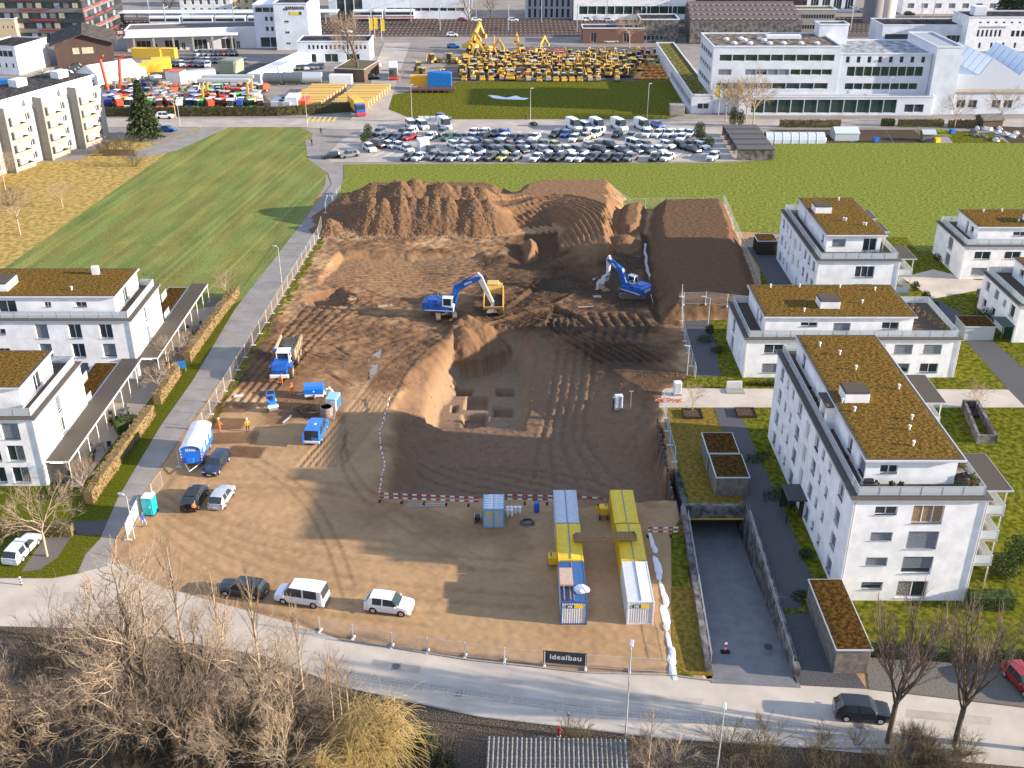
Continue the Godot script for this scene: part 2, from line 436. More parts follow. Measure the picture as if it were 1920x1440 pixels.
func setup_terrain():
	n1.seed = 21; n1.frequency = 0.03; n1.fractal_octaves = 4
	n2.seed = 22; n2.frequency = 0.12; n2.fractal_octaves = 4
	var N := TW * TD
	hm.resize(N); wet.resize(N); gry.resize(N)
	hm.fill(-0.05); wet.fill(0.12); gry.fill(0.0)
	# the stripped platform: sandy in front, brown loam further back
	level([V2(-39.04, -89.12), V2(-38.02, -102.94), V2(-36.88, -114.03), V2(-36.97, -128.69), V2(-35.46, -152.77), V2(-34.03, -183.51), V2(40.37, -183.51), V2(38.35, -152.77), V2(25.8, -148.61), V2(24.31, -127.1), V2(19.92, -121.75), V2(18.5, -112.71), V2(19, -95.92), V2(16.34, -90.52), V2(13.81, -69.97), V2(6.4, -69.97), V2(-3.72, -71.7), V2(-15.25, -74.33), V2(-19.49, -76.73), V2(-29.14, -80.17), V2(-36.83, -83.84), V2(-40.38, -85.12)], 0.03, [1.0], 0.3)
	tint([V2(-36.63, -135.41), V2(-34.42, -182.36), V2(43.98, -182.36), V2(36.27, -144.63), V2(24.17, -127.1), V2(19.06, -120.29), V2(15.96, -95.41), V2(-13.85, -96.95), V2(-15.1, -118.15), V2(-20.42, -120.29), V2(-35.39, -120.29)], 0.5, 5.0)
	tint([V2(-7.36, -174.12), V2(17.47, -174.12), V2(21.29, -144.63), V2(23.7, -124), V2(17.79, -115.38), V2(2.96, -133.68), V2(-6.31, -144.63)], 0.85, 3.0)
	tint([V2(15.83, -176.79), V2(26.42, -179.54), V2(23.92, -146.6), V2(13.71, -148.61)], 0.95, 2.0)
	tint([V2(-41.79, -144.63), V2(-31.54, -144.63), V2(-31.45, -121.02), V2(-36.07, -120.29)], 0.75, 3.0)
	tint([V2(-35.17, -128.69), V2(-21.88, -121.02), V2(-20.7, -112.71), V2(-31.7, -112.71)], 0.5, 2.0)
	# undulation inside the site
	var site := PackedVector2Array([V2(-38.64, -89.58), V2(-37.72, -102.94), V2(-36.56, -114.03), V2(-36.61, -128.69), V2(-35.05, -152.77), V2(-33.46, -182.36), V2(39.68, -182.36), V2(37.52, -152.77), V2(25.26, -147.6), V2(23.95, -127.1), V2(19.58, -121.75), V2(18.18, -112.71), V2(18.66, -95.92), V2(15.9, -90.52), V2(13.55, -70.43), V2(-3.73, -72.11), V2(-15.31, -74.76), V2(-28.18, -80.33), V2(-36.97, -84.27)])
	var rc := cells(site)
	for j in range(rc.position.y, rc.end.y):
		for i in range(rc.position.x, rc.end.x):
			var p := V2(TX + i * TS, TZ + j * TS)
			if not Geometry2D.is_point_in_polygon(p, site): continue
			var k := j * TW + i
			var back := clampf((-118.0 - p.y) / 20.0, 0.0, 1.0)
			hm[k] += 0.05 * n1.get_noise_2d(p.x * 3, p.y * 3) + back * (0.16 * n1.get_noise_2d(p.x * 5, p.y * 8) + 0.20 * n2.get_noise_2d(p.x * 4, p.y * 7)) + 0.03 * n2.get_noise_2d(p.x * 6, p.y * 6)
			wet[k] = clampf(wet[k] + (0.12 + 0.2 * back) * n1.get_noise_2d(p.x * 2, p.y * 4) + (0.06 + 0.2 * back) * n2.get_noise_2d(p.x * 2, p.y * 3), 0, 1)
	# the long spoil heap: tips of many loads
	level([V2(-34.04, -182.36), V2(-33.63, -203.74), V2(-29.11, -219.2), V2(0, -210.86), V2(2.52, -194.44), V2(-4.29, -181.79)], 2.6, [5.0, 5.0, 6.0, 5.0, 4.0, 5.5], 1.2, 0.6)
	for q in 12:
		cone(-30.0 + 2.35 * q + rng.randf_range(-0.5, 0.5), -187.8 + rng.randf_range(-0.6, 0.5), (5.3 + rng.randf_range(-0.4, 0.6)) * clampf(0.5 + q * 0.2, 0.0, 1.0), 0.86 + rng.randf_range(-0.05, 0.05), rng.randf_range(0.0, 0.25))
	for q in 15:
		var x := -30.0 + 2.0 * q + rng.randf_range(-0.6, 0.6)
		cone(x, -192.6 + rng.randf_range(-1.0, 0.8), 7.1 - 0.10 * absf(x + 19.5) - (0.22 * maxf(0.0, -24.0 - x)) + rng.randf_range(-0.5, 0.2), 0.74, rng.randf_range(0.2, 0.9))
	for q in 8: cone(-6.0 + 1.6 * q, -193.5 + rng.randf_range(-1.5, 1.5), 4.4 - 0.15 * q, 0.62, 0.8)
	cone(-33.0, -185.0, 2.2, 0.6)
	# the tracked mound where the dumpers climb
	level([V2(-5.55, -194.44), V2(2.72, -212.33), V2(22.8, -211.59), V2(20.13, -188.24), V2(18.21, -174.12), V2(14.08, -165.26), V2(8.86, -166.47), V2(7.82, -174.12), V2(8.72, -185.26), V2(5.01, -192.86), V2(0, -188.24), V2(-3.39, -185.26)], 3.1, [5.0, 4.0, 3.0, 3.5, 3.5, 7.0, 12.0, 4.0, 2.5, 2.0, 2.0, 4.0], 1.2, 0.45)
	for q in 13:
		var t := q / 12.0
		rut([V2(lerpf(-4, 4, t), lerpf(-190, -196, t)), V2(lerpf(3, 13, t), lerpf(-187, -194, t)), V2(lerpf(7.5, 19, t), lerpf(-178, -183, t)), V2(lerpf(8.2, 17.5, t), lerpf(-169, -171, t)), V2(lerpf(5, 13, t), lerpf(-160, -161, t)), V2(lerpf(0, 7, t), lerpf(-150, -152, t))], 0.42, 0.36, 0.04)
	# stockpile with a flat top, the little berm and the ditch beside it
	level([V2(24.35, -184.68), V2(26.75, -197.02), V2(41.28, -198.34), V2(40.12, -178.16), V2(38.51, -152.34), V2(35.72, -145.02), V2(22.03, -144.24), V2(22.64, -161.69)], 2.5, [2.6, 2.0, 2.0, 2.4, 2.4, 2.2, 2.6, 2.6], 0.4, 0.74)
	level([V2(17.97, -182.36), V2(20.34, -196.05), V2(26.04, -197.02), V2(24.09, -182.36), V2(20.76, -179.54)], 2.0, [2.0, 1.5, 1.8, 1.8, 2.0], 0.4, 0.55)
	var sp := V2(19.37, -176.79)
	cone(sp.x, sp.y, 1.7, 0.6, 1.0)
	level([V2(22.95, -182.36), V2(24.48, -182.36), V2(22.43, -152.77), V2(22.15, -142.71), V2(20.98, -144.63), V2(20.45, -152.77), V2(21.61, -166.47)], -0.55, [0.8], 0.3, 0.95)
	level([V2(12.79, -161.69), V2(18.04, -165.26), V2(19.88, -161.69), V2(15.67, -152.77), V2(11.55, -152.77)], -0.22, [1.2], 0.6, 0.95)
	# the shallow cut with its own little banks
	level([V2(-30.25, -174.12), V2(-5.04, -173.33), V2(-3.98, -166.47), V2(-4.54, -152.77), V2(-21.89, -149.63), V2(-26.01, -156.01), V2(-31.41, -158.24), V2(-31.11, -161.69)], -1.25, [1.3, 1.6, 14.0, 16.0, 18.0, 3.0, 2.0, 1.6], 0.5, 0.35)
	level([V2(-32.63, -154.49), V2(-27.07, -157.57), V2(-24.22, -153.84), V2(-24.73, -149.63), V2(-31.29, -150.04)], -1.1, [0.9, 0.9, 3.0, 1.5, 1.5], 0.4, 0.5)
	var sq := V2(-25.15, -152.77)
	cone(sq.x, sq.y, 0.7, 0.8, 0.2)
	# dig face between the two machines and the bowl under the mound
	level([V2(-0.48, -182.36), V2(8.24, -185.26), V2(8.62, -171.5), V2(3.5, -164.05), V2(-1.77, -166.47)], -0.9, [2.0, 1.2, 1.2, 3.0, 4.0], 0.6, 0.9)
	level([V2(1.41, -178.16), V2(4.72, -179.54), V2(4.72, -171.5), V2(2.24, -168.96)], 1.2, [1.5], 0.4, 0.5)
	# the excavated pit
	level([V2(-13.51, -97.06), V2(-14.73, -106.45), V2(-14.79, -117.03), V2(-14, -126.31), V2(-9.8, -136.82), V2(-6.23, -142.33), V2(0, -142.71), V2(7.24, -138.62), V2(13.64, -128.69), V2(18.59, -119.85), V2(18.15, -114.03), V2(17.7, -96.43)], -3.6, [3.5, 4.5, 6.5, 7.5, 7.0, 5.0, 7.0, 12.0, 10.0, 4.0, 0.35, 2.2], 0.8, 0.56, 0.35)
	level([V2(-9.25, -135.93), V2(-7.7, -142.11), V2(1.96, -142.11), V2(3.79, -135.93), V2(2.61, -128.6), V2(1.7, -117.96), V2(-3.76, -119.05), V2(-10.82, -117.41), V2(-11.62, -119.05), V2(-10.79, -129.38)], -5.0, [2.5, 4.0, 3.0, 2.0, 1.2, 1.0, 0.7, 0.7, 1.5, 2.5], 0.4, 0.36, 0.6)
	for a in [[V2(-7.84, -132.55), V2(-5.37, -132.55), V2(-5.59, -130.16), V2(-7.95, -130.16)], [V2(-2.24, -132.55), V2(0.37, -132.55), V2(0.29, -130), V2(-2.28, -130)], [V2(-6.17, -130), V2(-3.23, -130), V2(-3.3, -126.17), V2(-6.46, -126.17)], [V2(-2.53, -126.92), V2(0.22, -126.92), V2(0.14, -124.1), V2(-2.55, -124.1)], [V2(-6.55, -124.83), V2(-3.42, -124.83), V2(-3.41, -121.24), V2(-6.68, -121.24)], [V2(-8.1, -127.38), V2(-7.38, -127.38), V2(-7.43, -125.28), V2(-8.14, -125.28)]]:
		level(a, -1.15, [0.35], 0.08, 0.45, null, true)
	# loose spoil at the rim
	for q in [[V2(-8.47, -140.45), 0.9], [V2(-7.61, -141.95), 1.3], [V2(-6.55, -142.52), 1.7], [V2(-5.44, -142.14), 1.2], [V2(-4.35, -141.95), 0.8], [V2(-6.99, -140.08), 1.0]]:
		cone(q[0].x, q[0].y, q[1], 0.85, 0.35, -2.6)
	# wheel ruts
	for q in 7:
		var o := q * 0.95
		rut([V2(-3.0 + o, -143.0), V2(3.0 + o * 0.7, -147.5 + o * 0.3), V2(6.5 + o * 0.55, -149 + o * 0.6), V2(5.5 + o * 1.1, -143 + o * 0.3), V2(8 + o * 1.3, -137.5), V2(12 + o * 1.4, -131)], 0.4, 0.34, 0.08)
	for q in 6:
		var o := q * 1.5
		rut([V2(11.5 + o, -146.5), V2(12.3 + o, -142), V2(11.5 + o, -138)], 0.32, 0.2, 0.12)
	for q in 5:
		rut([V2(6.5 + q * 1.3, -135), V2(5.2 + q * 1.3, -125), V2(3.6 + q * 1.4, -116), V2(2.5 + q * 2.6, -106)], 0.3, 0.13, 0.1)
	for q in 6:
		rut([V2(-37 + q * 1.1, -118), V2(-33 + q * 1.2, -140), V2(-31 + q * 1.8, -152)], 0.28, 0.10, 0.12)
	for q in 7:
		rut([V2(-24 + q * 0.8, -104), V2(-20 + q * 0.7, -118), V2(-16 + q * 0.5, -132), V2(-8 + q * 0.4, -146)], 0.3, 0.09, 0.10)
	for q in 9:
		rut([V2(-28, -157 - q * 1.4), V2(-20, -159.5 - q * 1.2), V2(-12, -158.5 - q * 1.3), V2(-5, -161 - q)], 0.3, 0.10, 0.12)
	for q in [[-36.0, -92.0, -20.0, -82.5, 2.0, -78.5], [-38.0, -96.0, -24.0, -88.0, 0.0, -84.0], [-30.0, -104.0, -22.0, -95.0, -16.0, -80.0], [-34.0, -99.0, -20.0, -98.0, -5.0, -90.0], [-20.0, -110.0, -17.0, -98.0, -4.0, -84.5], [-37.0, -90.0, -26.0, -80.5, -8.0, -76.0]]:
		for o in [0.0, 1.7]:
			rut([V2(q[0], q[1] - o), V2(q[2] + o * 0.3, q[3] - o), V2(q[4] + o * 0.5, q[5] - o)], 0.22, 0.014, 0.09)
			rut([V2(q[0], q[1] - o - 0.4), V2(q[2] + o * 0.3, q[3] - o - 0.45), V2(q[4] + o * 0.5, q[5] - o - 0.3)], 0.16, 0.010, 0.07)
	tint([V2(-28.1, -80.02), V2(-19.58, -77.25), V2(-15.37, -75.19), V2(-3.75, -72.65), V2(6.47, -71.03), V2(13.6, -70.5), V2(13.48, -69.58), V2(6.39, -69.84), V2(-3.71, -71.56), V2(-15.21, -74.05), V2(-19.4, -76.21), V2(-28.4, -79.23)], 0.62, 0.7, 0.5)
	tint([V2(14.69, -86.87), V2(15.75, -86.87), V2(13.87, -70.43), V2(13.04, -70.43)], 0.0, 0.6)
	tint([V2(-20.85, -97.47), V2(-11.49, -96.43), V2(4.53, -94.4), V2(4.26, -86.87), V2(-8.45, -85.99), V2(-18.65, -90.52)], 0.34, 4.0)
	for q in 6:
		rut([V2(-13 + q * 2.4, -109), V2(-6 + q * 3, -104 - q * 0.5), V2(4 + q * 2, -102), V2(13, -98.5 - q)], 0.3, 0.08, 0.14)
	for q in 40:
		var a := V2(rng.randf_range(-33, 22), rng.randf_range(-168, -124))
		if a.x > -17 and a.x < 8 and a.y > -140: continue
		var d := Vector2.from_angle(rng.randf_range(-0.6, 0.9)) * rng.randf_range(2, 6)
		rut([a, a + d * 0.5 + V2(0, rng.randf_range(-0.8, 0.8)), a + d], 0.24, rng.randf_range(0.05, 0.13), 0.12)
	# garage ramp: the ground steps down between the concrete walls
	var ra := [RAMP[0] + V2(-0.35, -8.6), RAMP[1] + V2(0.35, -8.6), RAMP[1] + V2(0.35, 0), RAMP[2] + V2(0.35, 0), RAMP[3] + V2(-0.35, 0), RAMP[0] + V2(-0.35, 0)]
	for j in range(cells(PackedVector2Array(ra)).position.y, cells(PackedVector2Array(ra)).end.y):
		for i in range(cells(PackedVector2Array(ra)).position.x, cells(PackedVector2Array(ra)).end.x):
			var p := V2(TX + i * TS, TZ + j * TS)
			if Geometry2D.is_point_in_polygon(p, PackedVector2Array(ra)): hm[j * TW + i] = -5.0
	# damp and crumbs on the steep parts, fine relief everywhere that is worked
	var vs := PackedVector3Array(); var ns := PackedVector3Array(); var cs := PackedColorArray(); var ix := PackedInt32Array()
	vs.resize(N); ns.resize(N); cs.resize(N)
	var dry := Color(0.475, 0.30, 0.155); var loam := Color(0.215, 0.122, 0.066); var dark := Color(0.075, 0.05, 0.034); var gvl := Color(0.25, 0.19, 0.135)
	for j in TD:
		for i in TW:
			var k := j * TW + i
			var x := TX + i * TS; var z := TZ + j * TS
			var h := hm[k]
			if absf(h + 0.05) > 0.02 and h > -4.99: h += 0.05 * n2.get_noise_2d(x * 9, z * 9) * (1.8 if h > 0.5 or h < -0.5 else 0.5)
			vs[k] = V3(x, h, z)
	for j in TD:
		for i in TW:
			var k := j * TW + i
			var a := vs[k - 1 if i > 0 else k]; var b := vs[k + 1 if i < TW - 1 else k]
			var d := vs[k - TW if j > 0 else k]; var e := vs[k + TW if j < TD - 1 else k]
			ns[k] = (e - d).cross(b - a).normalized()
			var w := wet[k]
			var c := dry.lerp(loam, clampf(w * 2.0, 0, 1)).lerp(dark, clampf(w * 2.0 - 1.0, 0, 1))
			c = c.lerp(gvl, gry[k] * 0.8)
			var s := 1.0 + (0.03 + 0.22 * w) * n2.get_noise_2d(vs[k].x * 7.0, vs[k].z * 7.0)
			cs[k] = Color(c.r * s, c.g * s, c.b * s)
			if i < TW - 1 and j < TD - 1:
				ix.append_array([k, k + 1, k + TW + 1, k, k + TW + 1, k + TW])
	var arr := []
	arr.resize(Mesh.ARRAY_MAX)
	arr[Mesh.ARRAY_VERTEX] = vs; arr[Mesh.ARRAY_NORMAL] = ns; arr[Mesh.ARRAY_COLOR] = cs; arr[Mesh.ARRAY_INDEX] = ix
	var am := ArrayMesh.new()
	am.add_surface_from_arrays(Mesh.PRIMITIVE_TRIANGLES, arr)
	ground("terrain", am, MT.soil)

var RAMP := [V2(18.3, -94.2), V2(24.66, -94.4), V2(24.03, -68.74), V2(17.08, -69.32)]

func setup_sheets():
	# the town's ground round the site, as four sheets that meet the terrain's edge
	var X0 := TX; var X1 := TX + (TW - 1) * TS; var Z0 := TZ; var Z1 := TZ + (TD - 1) * TS
	var b := MB.new()
	for r in [[-4000, Z1, 4000, 4000], [-4000, -6000, 4000, Z0], [-4000, Z0, X0, Z1], [X1, Z0, 4000, Z1]]:
		b.quad(V3(r[0], -0.05, r[3]), V3(r[2], -0.05, r[3]), V3(r[2], -0.05, r[1]), V3(r[0], -0.05, r[1]))
	ground("ground", b, MT.yard)
	sheet("woodland_floor", [V2(-61.39, -76.73), V2(-36.65, -75.63), V2(-21.47, -72.11), V2(-14.39, -68.3), V2(-2.61, -64.81), V2(11.87, -62.51), V2(22.67, -61.56), V2(51.52, -60.58), V2(44.36, -47.56), V2(-45.07, -47.56)], 0.0, MT.litter)
	sheet("meadow", [V2(-96.66, -127.1), V2(-152.26, -219.2), V2(-95.12, -231.53), V2(-93.27, -249.01), V2(-81.77, -246.1), V2(-76.42, -261.29), V2(-74.47, -262.36), V2(-83.68, -167.96), V2(-80, -152.77)], 0.0, MT.meadow)
	sheet("field", [V2(-83.86, -137.18), V2(-84.34, -162.86), V2(-83.86, -167.96), V2(-75.39, -262.36), V2(-52.45, -262.36), V2(-47.82, -255.02), V2(-45.74, -238.17), V2(-39.7, -223.99), V2(-38.29, -213.45), V2(-38.76, -185.26), V2(-40.28, -156.01), V2(-42.4, -150.66)], 0.006, MT.rows, V2(0.135, -0.99).normalized(), V2(0.012, 0.021))
	sheet("field", [V2(-36.51, -228.13), V2(45.43, -229.39), V2(56.95, -231.53), V2(60.96, -246.1), V2(166.02, -246.1), V2(123.21, -174.12), V2(69.88, -174.12), V2(70.28, -180.94), V2(51.63, -182.36), V2(39.81, -184.68), V2(40.64, -197.02), V2(19.35, -196.37), V2(4.19, -202.71), V2(-32.31, -194.44), V2(-32.61, -188.24), V2(-33.81, -185.85), V2(-35.09, -207.96), V2(-34.99, -217.25)], 0.006, MT.crop)
	sheet("car_park", [V2(-42.23, -229.82), V2(-40.06, -249.01), V2(-35.27, -261.29), V2(53.56, -261.29), V2(57.59, -249.01), V2(56.55, -232.4), V2(45.58, -230.25)], 0.0, MT.yard_pale)
	sheet("road", [V2(-209.89, -270.08), V2(-53.82, -270.08), V2(-31.93, -266.72), V2(-24.13, -268.96), V2(38.87, -268.96), V2(193.74, -270.08), V2(188.8, -262.36), V2(61.18, -260.22), V2(37.68, -259.69), V2(-41.43, -258.64), V2(-52.26, -261.29), V2(-203.06, -260.22)], 0.010, MT.yard_pale)
	sheet("yard", [V2(-28.2, -301.31), V2(-24.87, -317.19), V2(-15.68, -359.56), V2(3.59, -371.3), V2(50.25, -371.3), V2(46.95, -317.19), V2(-15.45, -314.94)], 0.004, mat("yard_dark", lin(0.15, 0.135, 0.12), 0.95, asp_tex, 0.03))
	sheet("yard", [V2(-103.51, -275.85), V2(-111.84, -309.79), V2(-104.71, -341.44), V2(-73.47, -343.17), V2(-73.04, -309.79), V2(-61.02, -279.42)], 0.004, MT.yard_dark)
	sheet("road", [V2(-40.73, -267.84), V2(-39.42, -295.89), V2(-42.24, -332.99), V2(-43.95, -379.52), V2(-34.79, -379.52), V2(-33.79, -332.99), V2(-33.13, -306.21), V2(-32.24, -280.03), V2(-24.04, -267.84)], 0.014, MT.yard_pale)
	sheet("road", [V2(-75.12, -261.29), V2(-69.24, -261.29), V2(-76.09, -239.08), V2(-84.55, -231.53), V2(-86.55, -235.92), V2(-81.77, -246.1)], 0.014, MT.path)
	sheet("lawn", [V2(-32.98, -297.23), V2(-15.45, -314.94), V2(46.22, -316.44), V2(45.16, -275.27), V2(38.94, -269.52), V2(-22.83, -269.52), V2(-29.37, -274.68), V2(-33.01, -279.42)], 0.006, MT.lawn)
	sheet("road", [V2(-75.2, -83.01), V2(-44.3, -83.01), V2(-42.02, -83.84), V2(-40.03, -86.43), V2(-33.63, -81.78), V2(-27.98, -79.55), V2(-19.4, -76.21), V2(-15.23, -74.19), V2(-3.71, -71.56), V2(6.4, -69.97), V2(13.23, -69.71), V2(17.04, -69.06), V2(23.97, -68.49), V2(29.61, -68.04), V2(42.13, -65.83), V2(61.25, -62.79), V2(57.83, -57.45), V2(22.67, -61.56), V2(11.87, -62.51), V2(-2.61, -64.81), V2(-14.39, -68.3), V2(-21.47, -72.11), V2(-36.65, -75.63), V2(-71.37, -77.1)], 0.012, MT.road)
	sheet("path", [V2(-48.57, -249.01), V2(-45.07, -249.01), V2(-43.65, -238.62), V2(-36.51, -223.99), V2(-35.05, -216.1), V2(-34.14, -186.74), V2(-35.86, -171.5), V2(-37.09, -148.61), V2(-38.21, -127.89), V2(-39.33, -112.71), V2(-40.27, -96.95), V2(-40.55, -89.58), V2(-39.8, -84.95), V2(-42.28, -83.84), V2(-42.58, -86.87), V2(-42.02, -89.58), V2(-42.69, -96.95), V2(-42.7, -112.71), V2(-42.01, -125.22), V2(-41.92, -148.61), V2(-40.05, -172.02), V2(-38.37, -194.44), V2(-36.98, -213.45), V2(-38.93, -221.17), V2(-45.01, -232.4)], 0.014, MT.path)
	sheet("snow_patch", [V2(-6.74, -297.23), V2(-4.39, -296.56), V2(-1.45, -293.9), V2(1.17, -296.56), V2(2.61, -293.9), V2(4.63, -293.25), V2(3.6, -291.29), V2(-2.16, -291.94), V2(-5.07, -293.25)], 0.02, MT.white)
	for i in 6: sheet("crossing_stripe", [V2(-51.5 + i * 1.3, -271.5), V2(-50.8 + i * 1.3, -271.5), V2(-50.8 + i * 1.3, -266.5), V2(-51.5 + i * 1.3, -266.5)], 0.02, mat("crossing", lin(0.62, 0.45, 0.12), 0.8))
	var pk := MB.new()
	for z in [-236.5, -243.0, -255.5]:
		for i in 30: pk.box(V3(-30.0 + 2.6 * i, 0.008, z), V3(0.12, 0.012, 4.6), Basis(UP, -0.5))
	ground("parking_marking", pk, MT.white)
	# the sett band along the road, with its kerb side footway
	var st := MB.new()
	var band := [V2(-14.63, -69.97), V2(-7.2, -68.3), V2(0, -66.8), V2(7, -65.59), V2(13.89, -64.76), V2(19.82, -64.05), V2(25.64, -63.25)]
	var stones = thing("sett_band", "band of small grey stone setts between carriageway and footway", "paving", Vector3.ZERO)
	var lane := MB.new()
	for i in band.size() - 1:
		var a: Vector2 = band[i]; var d: Vector2 = band[i + 1]
		var t := (d - a).normalized(); var nn := V2(-t.y, t.x)
		for q in int((d - a).length() / 0.34):
			for w in 3:
				var p := a + t * (q * 0.34 + 0.17) + nn * (w - 1) * 0.32
				st.cbox(V3(p.x, 0.012, p.y), V3(0.31, 0.06, 0.29), 0.015, Basis(UP, -t.angle() + rng.randf_range(-0.1, 0.1)))
	var so = part(stones, "sett", st, mat("sett", lin(0.50, 0.435, 0.365), 0.9, tx_streak, 0.8))
	so.set_meta("kind", "stuff")
	for q in [[[V2(-15.23, -74.19), V2(-3.71, -71.56), V2(6.4, -69.97), V2(13.23, -69.71), V2(17.03, -69)], "row of pale kerb stones on the road's site side"], [[V2(-14.39, -68.3), V2(-2.61, -64.81), V2(11.87, -62.51), V2(22.67, -61.56), V2(35.15, -61.23)], "row of kerb stones at the footway's woodland side"]]:
		var kb = thing("kerb", q[1], "kerb", Vector3.ZERO)
		for i in q[0].size() - 1:
			var a: Vector2 = q[0][i]; var d: Vector2 = q[0][i + 1]
			var n := int((d - a).length())
			for k in n:
				var c := a.lerp(d, (k + 0.5) / n)
				part(kb, "kerb_stone", bevm(V3(0.97 * (d - a).length() / n, 0.12, 0.16), 0.02), MT.concrete, V3(c.x, 0, c.y), -(d - a).angle())
	var pm = mat("patch", lin(0.48, 0.405, 0.33), 0.9, asp_tex, 0.05)
	for q in [[V2(-12.09, -71.7), V2(-7.83, -70.76), V2(-7.96, -69.97), V2(-12.19, -70.96)], [V2(9.82, -67.54), V2(15.97, -66.92), V2(15.68, -66.19), V2(9.65, -66.74)], [V2(-42.51, -80.97), V2(-35.27, -80.49), V2(-34.89, -78.62), V2(-41.96, -79.23)], [V2(32.43, -65.71), V2(39.09, -64.81), V2(38.65, -63.94), V2(32.03, -64.76)]]: sheet("road_patch", q, 0.017, pm)
	# the grounds of the apartment houses on the right
	sheet("lawn", [V2(42.26, -180.94), V2(72.18, -180.94), V2(124.8, -176.79), V2(62.33, -71.77), V2(29.91, -72.24), V2(24.23, -70.76), V2(24.53, -78.62), V2(24.83, -94.4), V2(18.3, -94.2), V2(15.47, -69.45), V2(13.81, -69.97), V2(16.34, -90.52), V2(19, -95.92), V2(18.63, -112.71), V2(19.83, -121.02), V2(24.31, -127.1), V2(25.8, -148.61), V2(37.89, -148.61), V2(41.18, -166.47)], 0.0, MT.lawn)
	sheet("dry_grass", [V2(19.42, -117.86), V2(25.12, -117.86), V2(24.99, -94.9), V2(19.16, -95.41), V2(19.02, -112.71)], 0.004, MT.dry_lawn)
	sheet("dry_grass", [V2(15.19, -81.78), V2(17.33, -81.78), V2(17.22, -69.58), V2(13.82, -70.1)], 0.004, MT.dry_lawn)
	sheet("paved_path", [V2(40.87, -180.1), V2(44.65, -180.1), V2(45.15, -155.36), V2(41.07, -152.77)], 0.010, MT.pavers)
	sheet("paved_path", [V2(25.79, -147.4), V2(29.63, -147.4), V2(27.7, -126.15), V2(24.45, -126.15)], 0.010, MT.pavers)
	sheet("path", [V2(19.09, -122.79), V2(92.33, -122.2), V2(89.58, -117.58), V2(18.45, -117.58)], 0.006, MT.road)
	sheet("paved_path", [V2(25.27, -117.58), V2(28.35, -117.58), V2(28.48, -106.45), V2(28.96, -94.4), V2(28.95, -83.42), V2(26.72, -78.46), V2(24.05, -78.46), V2(24.3, -85.99), V2(24.7, -94.6), V2(25.41, -100.7)], 0.010, MT.pavers)
	sheet("paved_path", [V2(24.12, -77.85), V2(28.05, -77.85), V2(29.84, -68.04), V2(24.12, -68.55)], 0.010, MT.pavers)
	sheet("paved_path", [V2(65.36, -153.84), V2(67.35, -147.6), V2(68.91, -128.69), V2(68.57, -112.71), V2(64.69, -112.71), V2(64.2, -122.49), V2(64.39, -141.76), V2(61.56, -150.66)], 0.008, MT.pavers)
	sheet("paved_path", [V2(63.09, -161.69), V2(69.53, -165.26), V2(74.74, -160.52), V2(89.03, -159.83), V2(86.96, -155.36), V2(73, -156.01), V2(65.15, -152.77)], 0.008, MT.road)
	sheet("parking_bay", [V2(30.93, -72.24), V2(61.73, -70.76), V2(57.47, -63.59), V2(42.18, -65.95), V2(30.06, -68.04)], 0.010, mat("grass_pavers", lin(0.30, 0.27, 0.225), 0.9, ntex(31, 0.15, 3, gray(0.45, 1.0), 512), 0.12))
	# the grounds on the left
	sheet("lawn", [V2(-77.34, -105.26), V2(-53.2, -100.15), V2(-49.66, -100.15), V2(-44.78, -127.1), V2(-43.21, -156.01), V2(-38.29, -154.49), V2(-41.92, -148.61), V2(-42.01, -125.22), V2(-42.7, -112.71), V2(-42.69, -96.95), V2(-42.02, -89.58), V2(-42.58, -86.87), V2(-42.28, -83.84), V2(-44.36, -83.17), V2(-64.99, -83.17)], 0.0, mat("lawn_mixed", lin(0.21, 0.19, 0.075), 0.95, MT.lawn.albedo_texture, 0.13))
	sheet("terrace", [V2(-51.14, -100.15), V2(-49.07, -100.15), V2(-48.44, -124), V2(-47.01, -152.77), V2(-43.13, -153.84), V2(-45.22, -128.69), V2(-47.15, -107.66), V2(-47.49, -99.07)], 0.006, MT.yard)
	sheet("gravel_bed", [V2(-47.83, -84.1), V2(-47.8, -90.05), V2(-45.13, -89.77), V2(-45.18, -86.43), V2(-46.14, -84.44)], 0.006, MT.gravel)
	sheet("paved_path", [V2(-46.01, -92.62), V2(-41.82, -92.92), V2(-41.8, -90.24), V2(-45.41, -90.24)], 0.008, MT.pavers)
	sheet("verge", [V2(-35.46, -152.77), V2(-34.03, -183.51), V2(-32.87, -183.51), V2(-34.03, -151.71), V2(-35.71, -127.89), V2(-36.23, -112.71), V2(-36.81, -112.98), V2(-36.61, -128.69)], 0.02, MT.lawn)

